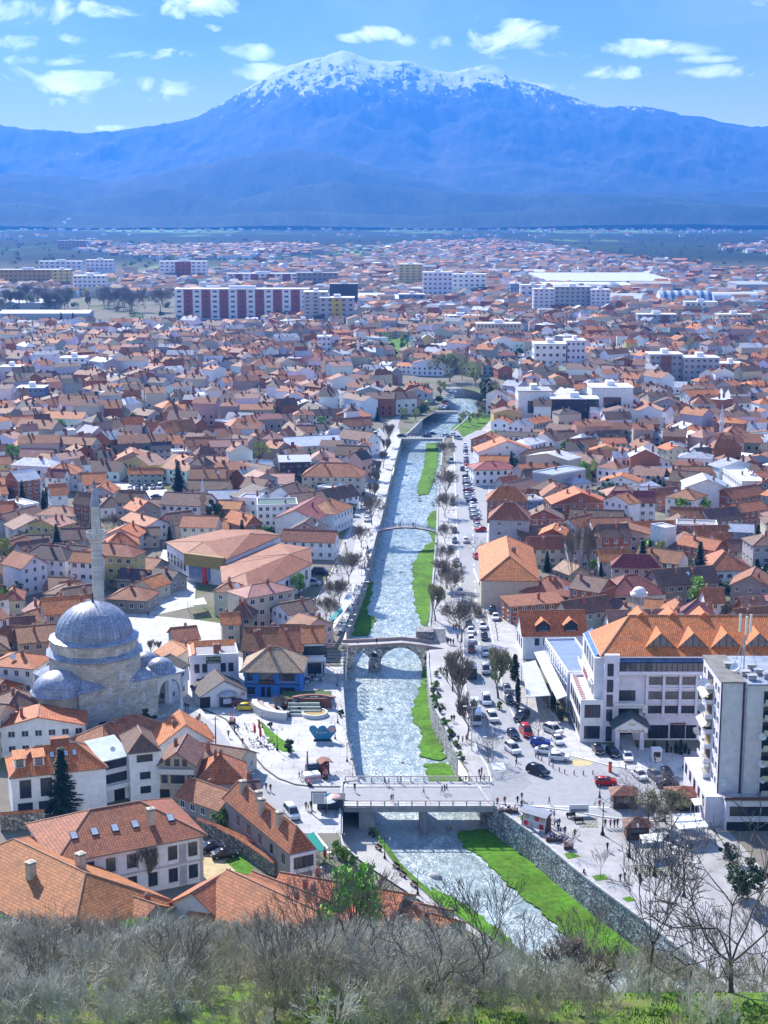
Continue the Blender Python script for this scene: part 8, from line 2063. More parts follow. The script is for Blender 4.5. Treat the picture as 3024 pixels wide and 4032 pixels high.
for i in range(9):car('J',250+i*6,780-i*9,1.1,cols[(i*3)%17],'hatch','%s car parked on the quay at the far river bend, %s from the bridge'%(cn.get(cols[(i*3)%17],cols[(i*3)%17]),ordn[i]),'cars on the far quay')
# bus and truck
def bus(c,x,y,L,label,col,name='bus'):
 r=root(name,G(c,x,y,.06),0,label,name);m=MB();m.box(-1.25,0,.35,1.25,L,2.95,'paint');m.box(-1.15,.2,2.95,1.15,L-.2,3.1,'paint');part('body',m,r,color=col)
 g=MB();g.box(-1.15,-.03,1.2,1.15,.0,2.6,'glass');
 for s_ in(-1,1):g.box(min(s_*1.24,s_*1.28),.6,1.5,max(s_*1.24,s_*1.28),L-.6,2.5,'glass')
 part('window',g,r);
 for s_ in(-1,1):
  for yy in(2.2,L-2.5):part('wheel',CARS['car']['wheel'],r,(s_*1.15,yy,.42),scale=1.4)
  part('headlight',CARS['car']['headlight'],r,(s_*.85,-.02,.75));m=MB();m.box(min(s_*1.3,s_*1.55),-.2,1.9,max(s_*1.3,s_*1.55),-.05,2.4,'darkmetal');part('mirror',m,r)
 m=MB();m.box(-.5,L*.3,3.1,.5,L*.5,3.3,'white_');m.box(-.4,L*.65,3.1,.4,L*.75,3.25,'steel');part('roof_hatch',m,r)
bus('C',648,1568,11.5,'white city bus facing the junction in the left lane',(.66,.68,.74))
r=root('lorry',G('C',610,1135,.06),0,'dark green truck with a turquoise strip across its covered back','truck');m=MB();m.box(-1.25,0,.9,1.25,5.2,2.9,'darkgreen');part('cargo_box',m,r);m=MB();m.box(-1.27,1.2,2.9,1.27,2.6,3.0,'glassblue');part('tarpaulin',m,r)
m=MB();m.box(-1.1,5.4,.5,1.1,7.2,2.5,'darkgreen');part('cab',m,r)
for s_ in(-1,1):
 for yy in(1,2.2,6.4):part('wheel',CARS['car']['wheel'],r,(s_*1.05,yy,.45),scale=1.4)
# bicycles
def bicycle(c,x,y,rz,label):
 r=root('bicycle',G(c,x,y,.05),rz,label,'bicycle')
 w=MB();N=14
 for k in range(N):
  a,b=2*math.pi*k/N,2*math.pi*(k+1)/N;w.tube((.33*math.cos(a),0,.33*math.sin(a)),(.33*math.cos(b),0,.33*math.sin(b)),.025,.025,'rubber',4)
  if k%2==0:w.tube((0,0,0),(.33*math.cos(a),0,.33*math.sin(a)),.006,.006,'steel',3)
 wm=w.mesh('wheel');part('wheel',wm,r,(-.52,0,.35));part('wheel',wm,r,(.52,0,.35))
 f=MB()
 for p,q in(((-.52,0,.35),(-.2,0,.85)),((-.2,0,.85),(0,0,.35)),((0,0,.35),(-.52,0,.35)),((-.2,0,.8),(.38,0,.85)),((0,0,.35),(.38,0,.8)),((.52,0,.35),(.36,0,.98))):f.tube(p,q,.022,.022,'bluesteel',5)
 part('frame',f,r);s=MB();s.box(-.32,-.07,.87,-.08,.07,.92,'darkmetal');part('saddle',s,r);h=MB();h.tube((.36,-.28,1.0),(.36,.28,1.0),.018,.018,'darkmetal',5);part('handlebar',h,r)
bicycle('G',1025,675,.1,'blue bicycle parked under the information board');bicycle('F',800,80,.2,'bicycle left of the red bin by the road bridge');bicycle('F',850,70,.1,'bicycle leaning at the river wall by the road bridge');bicycle('C',245,600,.1,'bicycle on the promenade above the stone stairway')
# stalls of toys and balloons
def heap(c,x,y,label,name,cat,w,h,seed,ml=('signred','signblue','pinksign','darkmetal','white_')):
 rr=random.Random(seed);r=root(name,G(c,x,y,.05),0,label,cat);m=MB();m.box(-w,-.5,0,w,.5,.6,'woodbrown');part('table',m,r)
 m=MB()
 for _ in range(46):
  a=rr.uniform(-w,w);b=rr.uniform(-.6,.6);z=.6+abs(rr.gauss(0,.4))*h;s=rr.uniform(.1,.22);m.lathe([(.01,z-s),(s,z),(.01,z+s)],rr.choice(ml),6,(a,b))
 part('goods',m,r)
heap('G',1150,735,'heap of red and blue toys for sale on the promenade','toy_stall','stall',1.6,.8,1);heap('G',1275,810,'red and white vendor stall beside the young tree','vendor_stall','stall',.8,1.6,2,('signred','white_','pinksign'));heap('G',715,470,'dark souvenir stall at the head of the high river wall','souvenir_stall','stall',1.8,.9,3,('darkmetal','white_','pinksign'));heap('B',190,745,'cluster of pink and red balloons on the old street','balloon_stand','stall',.7,3.0,4,('pinksign','signred','white_'));heap('B',797,1105,'pink balloon bunch beside the train stand','balloon_stand','stall',.5,2.4,5,('pinksign','signred'));heap('F',632,140,'tiny red toy cart at the kerb','toy_stall','stall',.4,.5,6,('signred','white_'))
# ============================================================ people
def person_mesh(pose,seed=0):
 J=dict(stand=dict(hl=(-.1,0,.9),kl=(-.1,-.02,.48),al=(-.1,.02,.08),tl=(-.1,-.14,.03),hr=(.1,0,.9),kr=(.11,-.02,.48),ar=(.11,.02,.08),tr=(.12,-.14,.03),el=(-.27,.03,1.12),wl=(-.26,-.06,.86),er=(.27,.03,1.12),wr=(.27,-.06,.86)),
             walk=dict(hl=(-.09,0,.88),kl=(-.09,-.16,.5),al=(-.09,-.3,.1),tl=(-.09,-.43,.07),hr=(.09,0,.88),kr=(.1,.06,.48),ar=(.1,.34,.16),tr=(.1,.28,.03),el=(-.25,.12,1.12),wl=(-.24,.2,.9),er=(.25,-.06,1.12),wr=(.22,-.26,.95)),
             walk2=dict(hl=(-.09,0,.89),kl=(-.09,.05,.48),al=(-.09,.24,.12),tl=(-.09,.14,.03),hr=(.09,0,.89),kr=(.1,-.12,.5),ar=(.1,-.2,.08),tr=(.1,-.34,.04),el=(-.24,-.08,1.12),wl=(-.14,-.28,1.1),er=(.26,.1,1.13),wr=(.26,.14,.88)),
             sit=dict(hl=(-.1,.05,.5),kl=(-.13,-.38,.5),al=(-.13,-.42,.1),tl=(-.13,-.55,.05),hr=(.1,.05,.5),kr=(.13,-.38,.5),ar=(.15,-.34,.1),tr=(.16,-.48,.05),el=(-.25,-.08,.74),wl=(-.14,-.32,.62),er=(.25,-.08,.74),wr=(.12,-.32,.64)))[pose]
 dz=-.4 if pose=='sit' else 0;P=[(0,.03 if dz else 0,.95+dz+.02),(0,0,1.15+dz),(0,0,1.38+dz),(0,-.01,1.5+dz),(0,-.02,1.56+dz),(0,-.03,1.68+dz)]
 E=[(0,1),(1,2),(2,3),(3,4),(4,5)];rad=[(.15,.11),(.14,.105),(.17,.11),(.06,.06),(.085,.09),(.085,.1)]
 def chain(start,pts,rs):
  k=start
  for p,r_ in zip(pts,rs):P.append(p);rad.append(r_);E.append((k,len(P)-1));k=len(P)-1
 chain(0,[J['hl'],J['kl'],J['al'],J['tl']],[(.095,.1),(.065,.07),(.04,.045),(.045,.035)]);chain(0,[J['hr'],J['kr'],J['ar'],J['tr']],[(.095,.1),(.065,.07),(.04,.045),(.045,.035)])
 for s_,e,w in((-1,'el','wl'),(1,'er','wr')):
  wx,wy,wz=J[w];chain(2,[(s_*.19,0,1.4+dz),J[e],J[w],(wx*.97,wy-.04,wz-.09)],[(.06,.065),(.042,.045),(.03,.03),(.035,.02)])
 me=bpy.data.meshes.new('tmp');me.from_pydata(P,E,[]);o=bpy.data.objects.new('tmp',me);COL.objects.link(o)
 m=o.modifiers.new('s','SKIN');
 for i,v in enumerate(me.skin_vertices[0].data):v.radius=rad[i];v.use_root=(i==0)
 s=o.modifiers.new('b','SUBSURF');s.levels=1;s.render_levels=1
 bpy.context.view_layer.update();out=bpy.data.meshes.new_from_object(o.evaluated_get(bpy.context.evaluated_depsgraph_get()));bpy.data.objects.remove(o)
 out.materials.clear()
 for n_ in('cloth','trousers','skin','hair','rubber'):out.materials.append(MT[n_])
 kz=.95+dz;hw=1.0+dz
 for f in out.polygons:
  c=f.center;f.use_smooth=True;i=0
  if c.z>1.52+dz:i=3 if(c.z>1.70+dz or c.y>.0)else 2
  elif c.z<.12:i=4
  elif c.z<hw and abs(c.x)<.21 and not(abs(c.x)>.17 and c.z>.78 and pose!='sit'):i=1
  for w in('wl','wr'):
   if(c-Vector(J[w])+Vector((0,.02,.05))).length<.085:i=2
  f.material_index=i
 out.name='person';return out
PM={k:person_mesh(k)for k in('stand','walk','walk2','sit')}
SH=dict(red=(.35,.03,.03),black=(.015,.015,.02),navy=(.02,.03,.09),white=(.7,.7,.7),grey=(.12,.12,.13),brown=(.13,.06,.04),pink=(.5,.2,.22),blue=(.06,.14,.3),orange=(.7,.18,.03),yellow=(.7,.5,.05),olive=(.12,.12,.06))
def person(c,x,y,col,pose,rz,label,z=0.06,s=1.0,p=None,group=None):
 g=p or G(c,x,y,z);o=ob('person',PM[pose],None,g,rz,SH[col],label,'person',group);o.scale=(s,s,s);return o
W_,S_,V_='walk','stand','walk2'
for a in[('B',165,835,'red',W_,.4,'person in a red jacket walking down the old street'),('B',258,888,'red',V_,2.8,'person in a dark red coat ahead of the couple on the old street'),('B',222,952,'grey',W_,2.6,'left one of the couple on the old street'),('B',243,945,'black',W_,2.6,'right one of the couple on the old street'),('B',205,803,'olive',S_,1,'person standing left below the balloon cluster'),('B',228,798,'black',S_,-1,'person standing right below the balloon cluster'),('B',411,1182,'black',W_,.3,'left of two dark figures at the street bend'),('B',440,1190,'black',V_,.1,'right of two dark figures at the street bend'),('B',628,1108,'pink',W_,1.4,'child-like figure beside the train stand'),('B',648,1102,'grey',W_,1.4,'adult walking left of the train stand'),('B',672,1308,'brown',S_,.4,'adult on the left of the family by the bridge kiosk'),('B',703,1302,'black',S_,-.4,'adult on the right of the family by the bridge kiosk'),
 ('B',990,1188,'brown',V_,.2,'person crossing the roadway at the left end of the road bridge'),('B',1187,1145,'black',W_,1.5,'first of two walkers on the far pavement of the road bridge'),('B',1213,1152,'black',S_,1.5,'second of two walkers on the far pavement of the road bridge'),('B',1292,1138,'black',V_,-1.5,'single person bending forward on the road bridge pavement'),('B',1228,1256,'black',W_,1.4,'person behind the near railing of the road bridge'),('B',1240,1252,'navy',W_,1.4,'companion behind the near railing of the road bridge'),('B',1440,1208,'white',W_,1.5,'person in white on the road bridge'),('B',1560,1202,'navy',W_,-1.3,'left walker of the trio on the road bridge'),('B',1576,1194,'black',V_,-1.3,'middle walker of the trio on the road bridge'),('B',1591,1190,'black',W_,-1.3,'right walker of the trio on the road bridge'),
 ('B',732,92,'black',W_,3,'left of two figures far up the quay'),('B',748,92,'black',W_,3,'right of two figures far up the quay'),('B',1635,132,'red',W_,.2,'walker in red at the top right of the stone stairway'),('B',1651,132,'darkr' if False else 'brown',W_,.2,'walker in brown beside the one in red'),('B',1598,228,'black',S_,.2,'person at the right end of the stone bridge'),('B',1617,228,'navy',S_,1,'second person at the right end of the stone bridge'),('B',1635,230,'grey',S_,-1,'third person at the right end of the stone bridge'),('B',590,572,'black',S_,.2,'person at the right corner of the blue house'),
 ('A',1305,722,'black',S_,.1,'dark figure alone on the street below the kiosk'),('A',1212,652,'navy',W_,.5,'left of two people passing under the mosque arcade'),('A',1228,656,'black',W_,.5,'right of two people passing under the mosque arcade'),('A',765,42,'black',W_,1.5,'dark figure behind the great dome'),('A',968,48,'black',W_,.2,'dark figure right of the great dome'),
 ('G',318,195,'black',S_,.2,'person at the right end of the road bridge railing'),('G',443,135,'black',S_,.3,'first of four people by the trash bin at the junction'),('G',465,125,'brown',S_,2,'second of four people at the junction'),('G',453,190,'black',S_,1.2,'third of four people at the junction'),('G',488,185,'white',W_,1,'person in pale jacket at the junction'),('G',788,40,'black',V_,1.5,'man striding across the road near the black off-roader'),('G',800,395,'black',W_,.4,'left of the three people above the blue street sign'),('G',840,358,'navy',W_,.4,'upper one of three people near the blue street sign'),('G',838,430,'black',S_,.4,'lower one of three people near the blue street sign'),('G',1095,395,'brown',V_,1.4,'man walking alone in mid road with his hands up'),('G',680,395,'red',S_,0,'person in red behind the souvenir stall'),('G',612,408,'red',S_,0,'person at the very head of the high wall'),
 ('G',1075,550,'red',W_,.2,'first in the upper row of three strollers'),('G',1110,525,'brown',W_,.2,'second in the upper row of three strollers'),('G',1141,522,'white',W_,.2,'third in the upper row, in pale clothes'),('G',1105,608,'grey',W_,.6,'front left walker of the group by the saplings'),('G',1145,608,'white',W_,.6,'walker in a light top in the middle group'),('G',1172,610,'blue',W_,.6,'walker in a blue jacket in the middle group'),('G',1190,600,'brown',W_,.6,'walker in brown at the back of the middle group'),('G',1180,660,'black',W_,.5,'adult with a child near the young tree'),('G',1243,680,'black',W_,.2,'person with a dark backpack near the young tree'),('G',1335,705,'brown',W_,.2,'person in brown behind the young tree crown'),('G',1565,432,'red',S_,0,'person in red by the tall double lamp'),('G',1618,612,'black',S_,.1,'man standing right of the paving grid'),('G',1638,832,'black',W_,.3,'lone walker below the lamp near the railing'),
 ('H',350,702,'pink',W_,.2,'second of four people in line right of the lamp'),('H',381,702,'black',W_,.2,'third of four people in line right of the lamp'),('H',405,698,'black',W_,.2,'fourth of four people in line right of the lamp'),('H',425,1122,'black',W_,.4,'person in a long dark coat on the lower promenade'),('H',460,1112,'brown',W_,.4,'companion of the one in the long dark coat'),('H',545,1072,'brown',W_,-.5,'upper figure of the group on the paving grid edge'),('H',575,1115,'navy',W_,.3,'middle figure of the group on the paving grid edge'),('H',585,1152,'black',W_,.3,'lowest figure of the group on the paving grid edge'),('H',695,205,'orange',S_,.2,'attendant in an orange vest beside the white booth'),('H',468,262,'black',V_,1.4,'man walking behind the red car'),
 ('C',302,152,'brown',W_,.1,'left of a couple on the upper promenade'),('C',335,150,'black',W_,.1,'right of a couple on the upper promenade'),('C',682,262,'brown',S_,0,'person on the pavement edge by the orange-roofed hall'),('C',388,484,'brown',W_,.1,'single walker under the promenade trees'),('C',440,668,'brown',W_,.1,'left of three above the bridge stairs'),('C',463,674,'red',W_,.1,'middle of three above the bridge stairs'),('C',497,670,'black',W_,.1,'right of three above the bridge stairs'),('C',385,798,'red',S_,.4,'person at the bottom of the stone stairway'),('C',415,803,'black',W_,.4,'second person below the stone stairway'),('C',438,803,'olive',W_,.4,'third person below the stone stairway'),('C',478,768,'black',W_,3,'person walking up by the tree row'),('C',485,1712,'navy',W_,.1,'person in blue by the lower shrubs'),('C',525,1718,'white',W_,.1,'person in white top by the lower shrubs'),('C',560,1712,'pink',S_,.1,'person in lilac next to the white top'),('C',422,1525,'black',W_,3,'left of two by the middle shrubs'),('C',445,1522,'black',W_,3,'right of two by the middle shrubs'),('C',1025,1895,'black',V_,1.4,'man crossing left of the bollard arc'),
 ('L',568,1288,'brown',W_,.1,'lone walker on the quay street near the info stand'),('L',641,1148,'brown',W_,.1,'walker in brown in front of the tavern'),('L',708,1098,'black',W_,.1,'dark walker on the left quay street'),('L',762,918,'navy',W_,3,'walker under the left quay trees'),('L',820,742,'black',W_,3,'walker by the white parked car'),('L',1375,1102,'black',W_,.2,'left of a pair on the right promenade'),('L',1395,1102,'brown',W_,.2,'right of a pair on the right promenade'),('L',1412,1272,'olive',W_,.2,'walker beside the leaning greenish pollard'),('L',1355,918,'black',W_,.2,'walker at the right end of the footbridge'),('L',1497,602,'black',W_,.2,'lone figure in the middle of the road')]:
 person(*a,s=R.uniform(.96,1.04),z=.22 if a[0]=='B' and a[1]>950 and a[2]>1100 else .06)
person('B',687,1308,'yellow',S_,0,'small child in yellow between the two adults by the bridge kiosk',s=.65);person('G',1200,660,'black',S_,.4,'small child beside an adult near the young tree',s=.6)
for px,cl,lb in((1010,'pink','person bending on the left part of the stone bridge'),(1133,'black','person leaning on the stone bridge above the small opening')):
 q=GD('B',px,230,SB[0]+2.5);person(None,0,0,cl,V_ if px==1010 else S_,.5,lb,p=Vector((q.x,SB[0]+2.5,SB[1](q.x)-.4)))
for i,px in enumerate((1075,1088,1113,1122,1203,1210,1222)):
 q=GD('L',px,810,FB[0]+1.2);t=(q.x-FB[1]+FB[2])/(2*FB[2]);person(None,0,0,['black','navy','grey','black','brown','black','red'][i],W_ if i%2 else S_,1.3,'person crossing the blue footbridge, %s from the left'%ordn[i],p=Vector((q.x,FB[0]+1.2,FB[3](t))),group='people on the footbridge')
for c,x,y,cl,rz,lb in(('H',145,1068,'black',.8,'person sitting on the edge of the high river wall'),('G',1290,525,'grey',.2,'person seated at the left end of the bench'),('C',300,1280,'black',-1.2,'person sitting on the bench among the clipped shrubs')):person(c,x,y,cl,'sit',rz,lb)
for i in range(46):
 t=R.random();x=lerp(895,770,t)+R.uniform(-22,14);y=lerp(1150,1480,t)
 g=G('L',x,y);
 if g.x>LE(g.y)-1:continue
 person('L',x,y,R.choice(list(SH)[:9]),'sit',R.uniform(0,6.28),'seated guest at the crowded riverside cafe under the long awning',group='guests at the riverside cafe')
for i in range(14):person('L',905+R.uniform(-20,12),930+i*11,R.choice(list(SH)[:9]),'sit',R.uniform(0,6.28),'seated guest at the narrow cafe row near the footbridge',group='guests near the footbridge')

# ============================================================ the rest of the town
def inpoly(x,y,Q):
 ins=False;j=len(Q)-1
 for i in range(len(Q)):
  if(Q[i][1]>y)!=(Q[j][1]>y)and x<(Q[j][0]-Q[i][0])*(y-Q[i][1])/(Q[j][1]-Q[i][1])+Q[i][0]:ins=not ins
  j=i
 return ins
GRID={}
def reg(x,y,w,d,rz):
 rr=math.hypot(w,d)
 for i in range(int((x-rr)//20),int((x+rr)//20)+1):
  for j in range(int((y-rr)//20),int((y+rr)//20)+1):GRID.setdefault((i,j),[]).append((x,y,w,d,rz))
def clear(x,y,rad):
 for(a,b,w,d,rz)in GRID.get((int(x//20),int(y//20)),()):
  dx,dy=x-a,y-b;c,s=math.cos(-rz),math.sin(-rz);u,v=dx*c-dy*s,dx*s+dy*c
  if abs(u)<w+rad and abs(v)<d+rad:return False
 return True
# ---------- far blocks
def block(c,x1,yt,x2,yb,depth,col,label,cols=8,rows=5,name='apartment_block',cat='apartment block',band=None,topc=None,roofk=True,rz=0,gcol='grey_',wh=None):
 A,B=G(c,x1,yb),G(c,x2,yb);h=GD(c,(x1+x2)/2,yt,A.y).z;w=B.x-A.x;cx=(A.x+B.x)/2;r=root(name,(cx,A.y,0),rz,label,cat,'far apartment blocks' if cat=='apartment block' else None);FOOT.append((cx,A.y+depth/2,w/2,depth/2,rz))
 m=MB();m.box(-w/2,0,-1,w/2,depth,h,'plaster',skip='b');part('wall',m,r,color=WC[col]if isinstance(col,str)else col)
 m=MB();m.box(-w/2-.4,-.4,h,w/2+.4,depth+.4,h+.5,'whitetrim' if roofk else 'concrete');m.box(-w*.1,depth*.3,h+.5,w*.1,depth*.7,h+3,'whitetrim');part('roof',m,r)
 if band:
  bc,nb=band;sw=w/(nb*2+1)
  for k in range(nb):
   x=-w/2+sw*(2*k+1);m=MB();m.box(x,-.5,1,x+sw,0,h-.6,'plaster');part('bay',m,r,color=bc)
 ww,hh=w/cols*.5,(h/rows)*.42
 for j in range(rows):
  z=h*(j+.55)/rows
  for i in range(cols):
   x=-w/2+w*(i+.5)/cols;fm,gm,jm=winmesh(1,1,False,2);o=part('window',gm,r,(x,-.55 if band else-.05,z));o.scale=(ww,1,hh)
 n2=max(2,int(cols*depth/w))if depth<w else 3
 for j in range(rows):
  for i in range(min(n2,4)):
   s=-1 if cx>0 else 1;o=part('window',winmesh(1,1,False,2)[1],r,(s*(w/2+.05),depth*(i+.5)/min(n2,4),h*(j+.55)/rows),s*math.pi/2);o.scale=(depth/min(n2,4)*.4,1,hh)
 return r
redb=(.34,.09,.08)
for a,k in[((('I',757,262,1335,392,18,'white','long white and brick-red apartment block, the largest on the plain',15,6)),dict(band=(redb,7))),
 (('I',1312,275,1415,420,22,'grey','grey apartment block joined to the right end of the long one',3,9),{}),(('I',1382,300,1530,425,20,'grey','grey block with yellow lower floors',5,6),dict(band=((.55,.42,.08),1))),(('I',1425,240,1545,358,16,'dark','bare concrete frame tower under construction',5,7),dict(roofk=False)),
 (('I',980,195,1290,252,16,'white','white block with red panels behind the long one',9,4),dict(band=(redb,4))),(('I',1282,192,1460,262,16,'rendered','dark unfinished block left of the green field',8,4),dict(roofk=False)),(('I',690,142,895,232,16,'white','white slab block at the end of the river woodland',9,6),dict(band=(redb,1))),
 (('I',318,204,460,290,16,'white','white six-storey block among the woodland trees',7,5),{}),(('I',372,136,490,212,16,'lav','purplish grey block behind the woodland',6,5),{}),(('I',170,142,355,205,16,'lav','pale lavender block left of the purplish one',8,4),{}),(('I',0,178,240,250,14,'ochre','long sand-yellow apartment row at the left edge',12,4),{}),(('I',228,178,305,268,16,'yellow','yellow end block of the sand-coloured row',3,6),{}),(('I',250,52,372,90,14,'pink','red and white block far out on the left',8,3),{}),
 (('J',62,155,168,262,18,'yellow','tall cream-yellow block above the green field',4,9),{}),(('J',168,190,295,308,18,'lav','white office-like block with grey stair strip',6,6),{}),(('J',295,198,440,292,18,'white','white and brown slab next to the office-like block',6,5),{}),
 (('J',645,262,735,372,16,'lav','pale grey left block of the triple apartment group',4,7),{}),(('J',735,252,892,372,16,'grey','grey middle block of the triple apartment group',7,7),{}),(('J',892,265,975,375,16,'lav','pale right block of the triple apartment group',4,7),{}),(('J',588,245,700,335,14,'lav','small pale block left of the triple group',4,4),{}),(('J',545,238,590,325,14,'steelblue','dark narrow glass tower',3,6),{}),
 (('J',1095,372,1262,442,14,'grey','four-storey brown balconied block among the eastern roofs',8,4),dict(band=((.25,.12,.1),2))),(('J',1440,372,1585,442,14,'cream','low cream apartment block at the right',7,4),{}),(('J',1300,318,1440,382,14,'white','white stepped block before the striped halls',6,3),{}),
 (('J',1145,545,1285,682,16,'grey','grey five-storey block with rusty balconies',6,5),dict(band=((.3,.13,.1),1))),(('J',1290,560,1445,685,16,'grey','grey five-storey block right of its twin',6,5),{}),(('J',648,500,790,628,18,'white','white corner building with dark window strips',5,4),{}),(('J',785,486,868,628,18,'lav','taller white wing of the corner building',4,5),{}),(('J',1450,585,1550,662,12,'peach','peach balconied house near the grey twins',4,4),{}),
 (('J',240,378,422,422,14,'grey','long grey two-storey school building',10,2),dict(name='school',cat='school')),(('J',400,412,590,480,16,'cream','cream school-like building with a green roof edge',12,3),dict(name='school',cat='school')),(('J',65,285,175,335,16,'steelblue','dark blue commercial block beside the shopping sheds',4,2),dict(name='commercial_block',cat='building')),(('J',200,330,305,372,12,'white','white twin block behind the school',4,3),dict(name='commercial_block',cat='building')),
 (('I',75,690,192,765,12,'steelblue','slate-blue house with white balcony in the west quarter',5,3),dict(name='town_house',cat='house')),(('I',0,600,90,672,12,'lav','blank bluish wall house at the left edge',1,1),dict(name='town_house',cat='house')),(('I',262,560,372,642,12,'white','grey-white block with red balconies in the west quarter',4,4),dict(name='town_house',cat='house')),(('I',1258,398,1358,432,12,'white','white office at the foot of the long block',6,2),dict(name='commercial_block',cat='building')),(('I',1372,468,1430,555,12,'lav','narrow glassy house beside the street',3,4),dict(name='town_house',cat='house')),
 (('J',578,705,722,850,18,'white','white blank-walled left part of the theatre',1,1),dict(name='theatre',cat='theatre',roofk=False)),(('J',895,690,1072,830,20,'white','white curved right part of the theatre',1,1),dict(name='theatre',cat='theatre'))]:block(*a,**k)
r=block('J',722,738,925,862,12,'dark','dark amber glass front of the theatre',9,4,'glass_hall','theatre',wh=1)
def shed(c,x1,y1,x2,yb,depth,hgt,mat,col,label,arch=False,stripes=False,name='warehouse'):
 A,B=G(c,x1,yb),G(c,x2,yb);w=B.x-A.x;cx=(A.x+B.x)/2;r=root(name,(cx,A.y,0),0,label,'warehouse');FOOT.append((cx,A.y+depth/2,w/2,depth/2,0))
 if arch:
  n=14 if stripes else 8
  for k in range(n):
   m=MB();pts=[(depth/2-depth/2*math.cos(t),hgt*math.sin(t))for t in[math.pi*i/14 for i in range(15)]];m.ext(pts[::-1],-w/2+w*k/n,-w/2+w*(k+1)/n,'metalroof');part('roof_bay',m,r,color=(.1,.2,.38)if stripes and k%2 else(.7,.7,.74))
 else:
  m=MB();m.box(-w/2,0,-1,w/2,depth,hgt,'plaster',skip='b');part('wall',m,r,color=WC['grey'])
  nb=max(1,int(depth/22));m=MB()
  for k in range(nb):
   y0_,y1_=depth*k/nb,depth*(k+1)/nb;m.ext([(y0_,hgt),(y1_,hgt),((y0_+y1_)/2,hgt+2.4)],-w/2-.5,w/2+.5,mat)
  part('roof',m,r,color=col)
shed('J',690,0,1250,255,230,9,'metalroof',(.75,.75,.78),'huge white saw-roofed factory hall on the plain');shed('J',690,0,1068,272,60,8,'metalroof',(.8,.8,.82),'long white factory shed in front of the saw-roofed hall');shed('J',985,0,1180,330,80,7,'metalroof',(.55,.57,.62),'long grey shopping shed beside the red sign');shed('J',1195,0,1420,338,34,17,'x',None,'white and blue striped barrel-vaulted hall',True,True,'barrel_hall');shed('J',1428,0,1622,332,34,14,'x',None,'white barrel-vaulted hall at the right',True,False,'barrel_hall')
shed('J',1075,0,1240,275,30,11,'metalroof',(.5,.42,.33),'brown-grey office shed beside the factory');shed('J',1520,0,1659,290,50,14,'metalroof',(.5,.5,.55),'big brown-walled hall cut by the right edge');shed('J',350,0,525,345,40,6,'metalroof',(.8,.8,.8),'white flat hall in front of the office blocks');shed('J',0,0,62,330,60,7,'metalroof',(.8,.8,.82),'white shopping shed left of the blue block');shed('I',0,0,220,358,46,9,'metalroof',(.4,.43,.5),'long grey shed at the left edge');shed('I',0,0,385,392,26,6,'metalroof',(.75,.75,.78),'long white shed in front of the grey one');shed('J',440,0,700,210,60,8,'metalroof',(.7,.7,.74),'pale factory shed left of the big hall');shed('I',1548,0,1659,325,50,8,'metalroof',(.75,.75,.78),'white hall right of the concrete frame tower')
# chequered chimney and sign
g=G('J',165,430);r=root('chimney_stack',g,0,'striped red and white chimney stack in the far town','chimney');Hc=GD('J',165,362,g.y).z
for k in range(6):m=MB();m.lathe([(1.9-.1*k,Hc*k/6),(1.8-.1*k,Hc*(k+1)/6)],'signred' if k%2 else 'white_',10);part('band',m,r)
for f in FOOT:reg(*f)
ANCH=[('great mosque dome','A',600,400),('white three-storey complex','K',1080,170),('unfinished brick block','K',560,640),('car park conifer','K',1170,620),('shopping hall','K',1300,900),('layered cream house','L',660,450),('pink tower house','L',250,210),('second road bridge','L',1260,215),('wide white gable','M',265,375),('tall grey roadside house','M',270,740),('two bare poplars','M',670,1115),('blank white gable','M',1330,560),('yellow and green house','M',895,610),('east minaret','M',1417,380),('theatre','J',800,850),('maroon-roofed villa','D',700,250),('white corner building','J',720,620),('grey twin blocks','J',1290,680),('middle minaret','I',1117,820),('slate-blue house','I',130,765),('west conifer','I',815,802),('far river bend','J',400,800),('small brown minaret','K',1322,800),('peach stepped house','K',1300,255),('stone minaret','K',620,1200),('apartment tower','D',1400,1300),('big fir garden','M',1290,1090)]
AP=[(n_,G(c,x,y))for n_,c,x,y in ANCH]
CNT={}
def autolabel(x,y,wc,rc,roof):
 n_,p=min(AP,key=lambda t:(t[1].x-x)**2+((t[1].y-y)*.7)**2);dx,dy=x-p.x,y-p.y
 d=('right of' if dx>0 else 'left of')if abs(dx)>abs(dy)*.7 else('behind' if dy>0 else 'in front of')
 k=(n_,d,wc,rc);CNT[k]=CNT.get(k,0)+1;o=CNT[k]
 return '%s %s-walled house with %s roof %s the %s'%(ordn[o-1]if o>1 else 'nearest',WNAME[wc],RNAME[rc].replace(' tile',''),d,n_)
rt=random.Random(2024);wl_=['white']*13+['cream']*4+['grey']*5+['brick']*4+['rendered']*3+['beige']*2+['peach','yellow','lav','pink','mint'];rl_=['orange']*3+['terra']*5+['rust']*9+['brown']*11+['dark']*3+['pinkish']*2+['maroon']+['greymetal']*3+['white']*3
def blocked(x,y,rad):
 if y<378 and x>0:return True
 if y<1010 and LE(y)-(9 if y>390 else 3)-rad<x<RE(y)+(9.5 if y>600 else 15.5 if y>392 else 30)+rad and y<905:return True
 if not clear(x,y,rad*.78):return True
 return any(inpoly(x+a,y+b,Q)for Q in FLATS for a,b in((0,0),(rad*.7,0),(-rad*.7,0),(0,-rad*.7),(0,rad*.7)))
def wood(x,y): # the hazy woodland left of the long block, green park by the bend
 if 1380<y<1950 and-.27*y<x<-.075*y and abs(y-1650)<250:return True
 return 905<y<1010 and 5<x<75
cand=[]
y=300.0
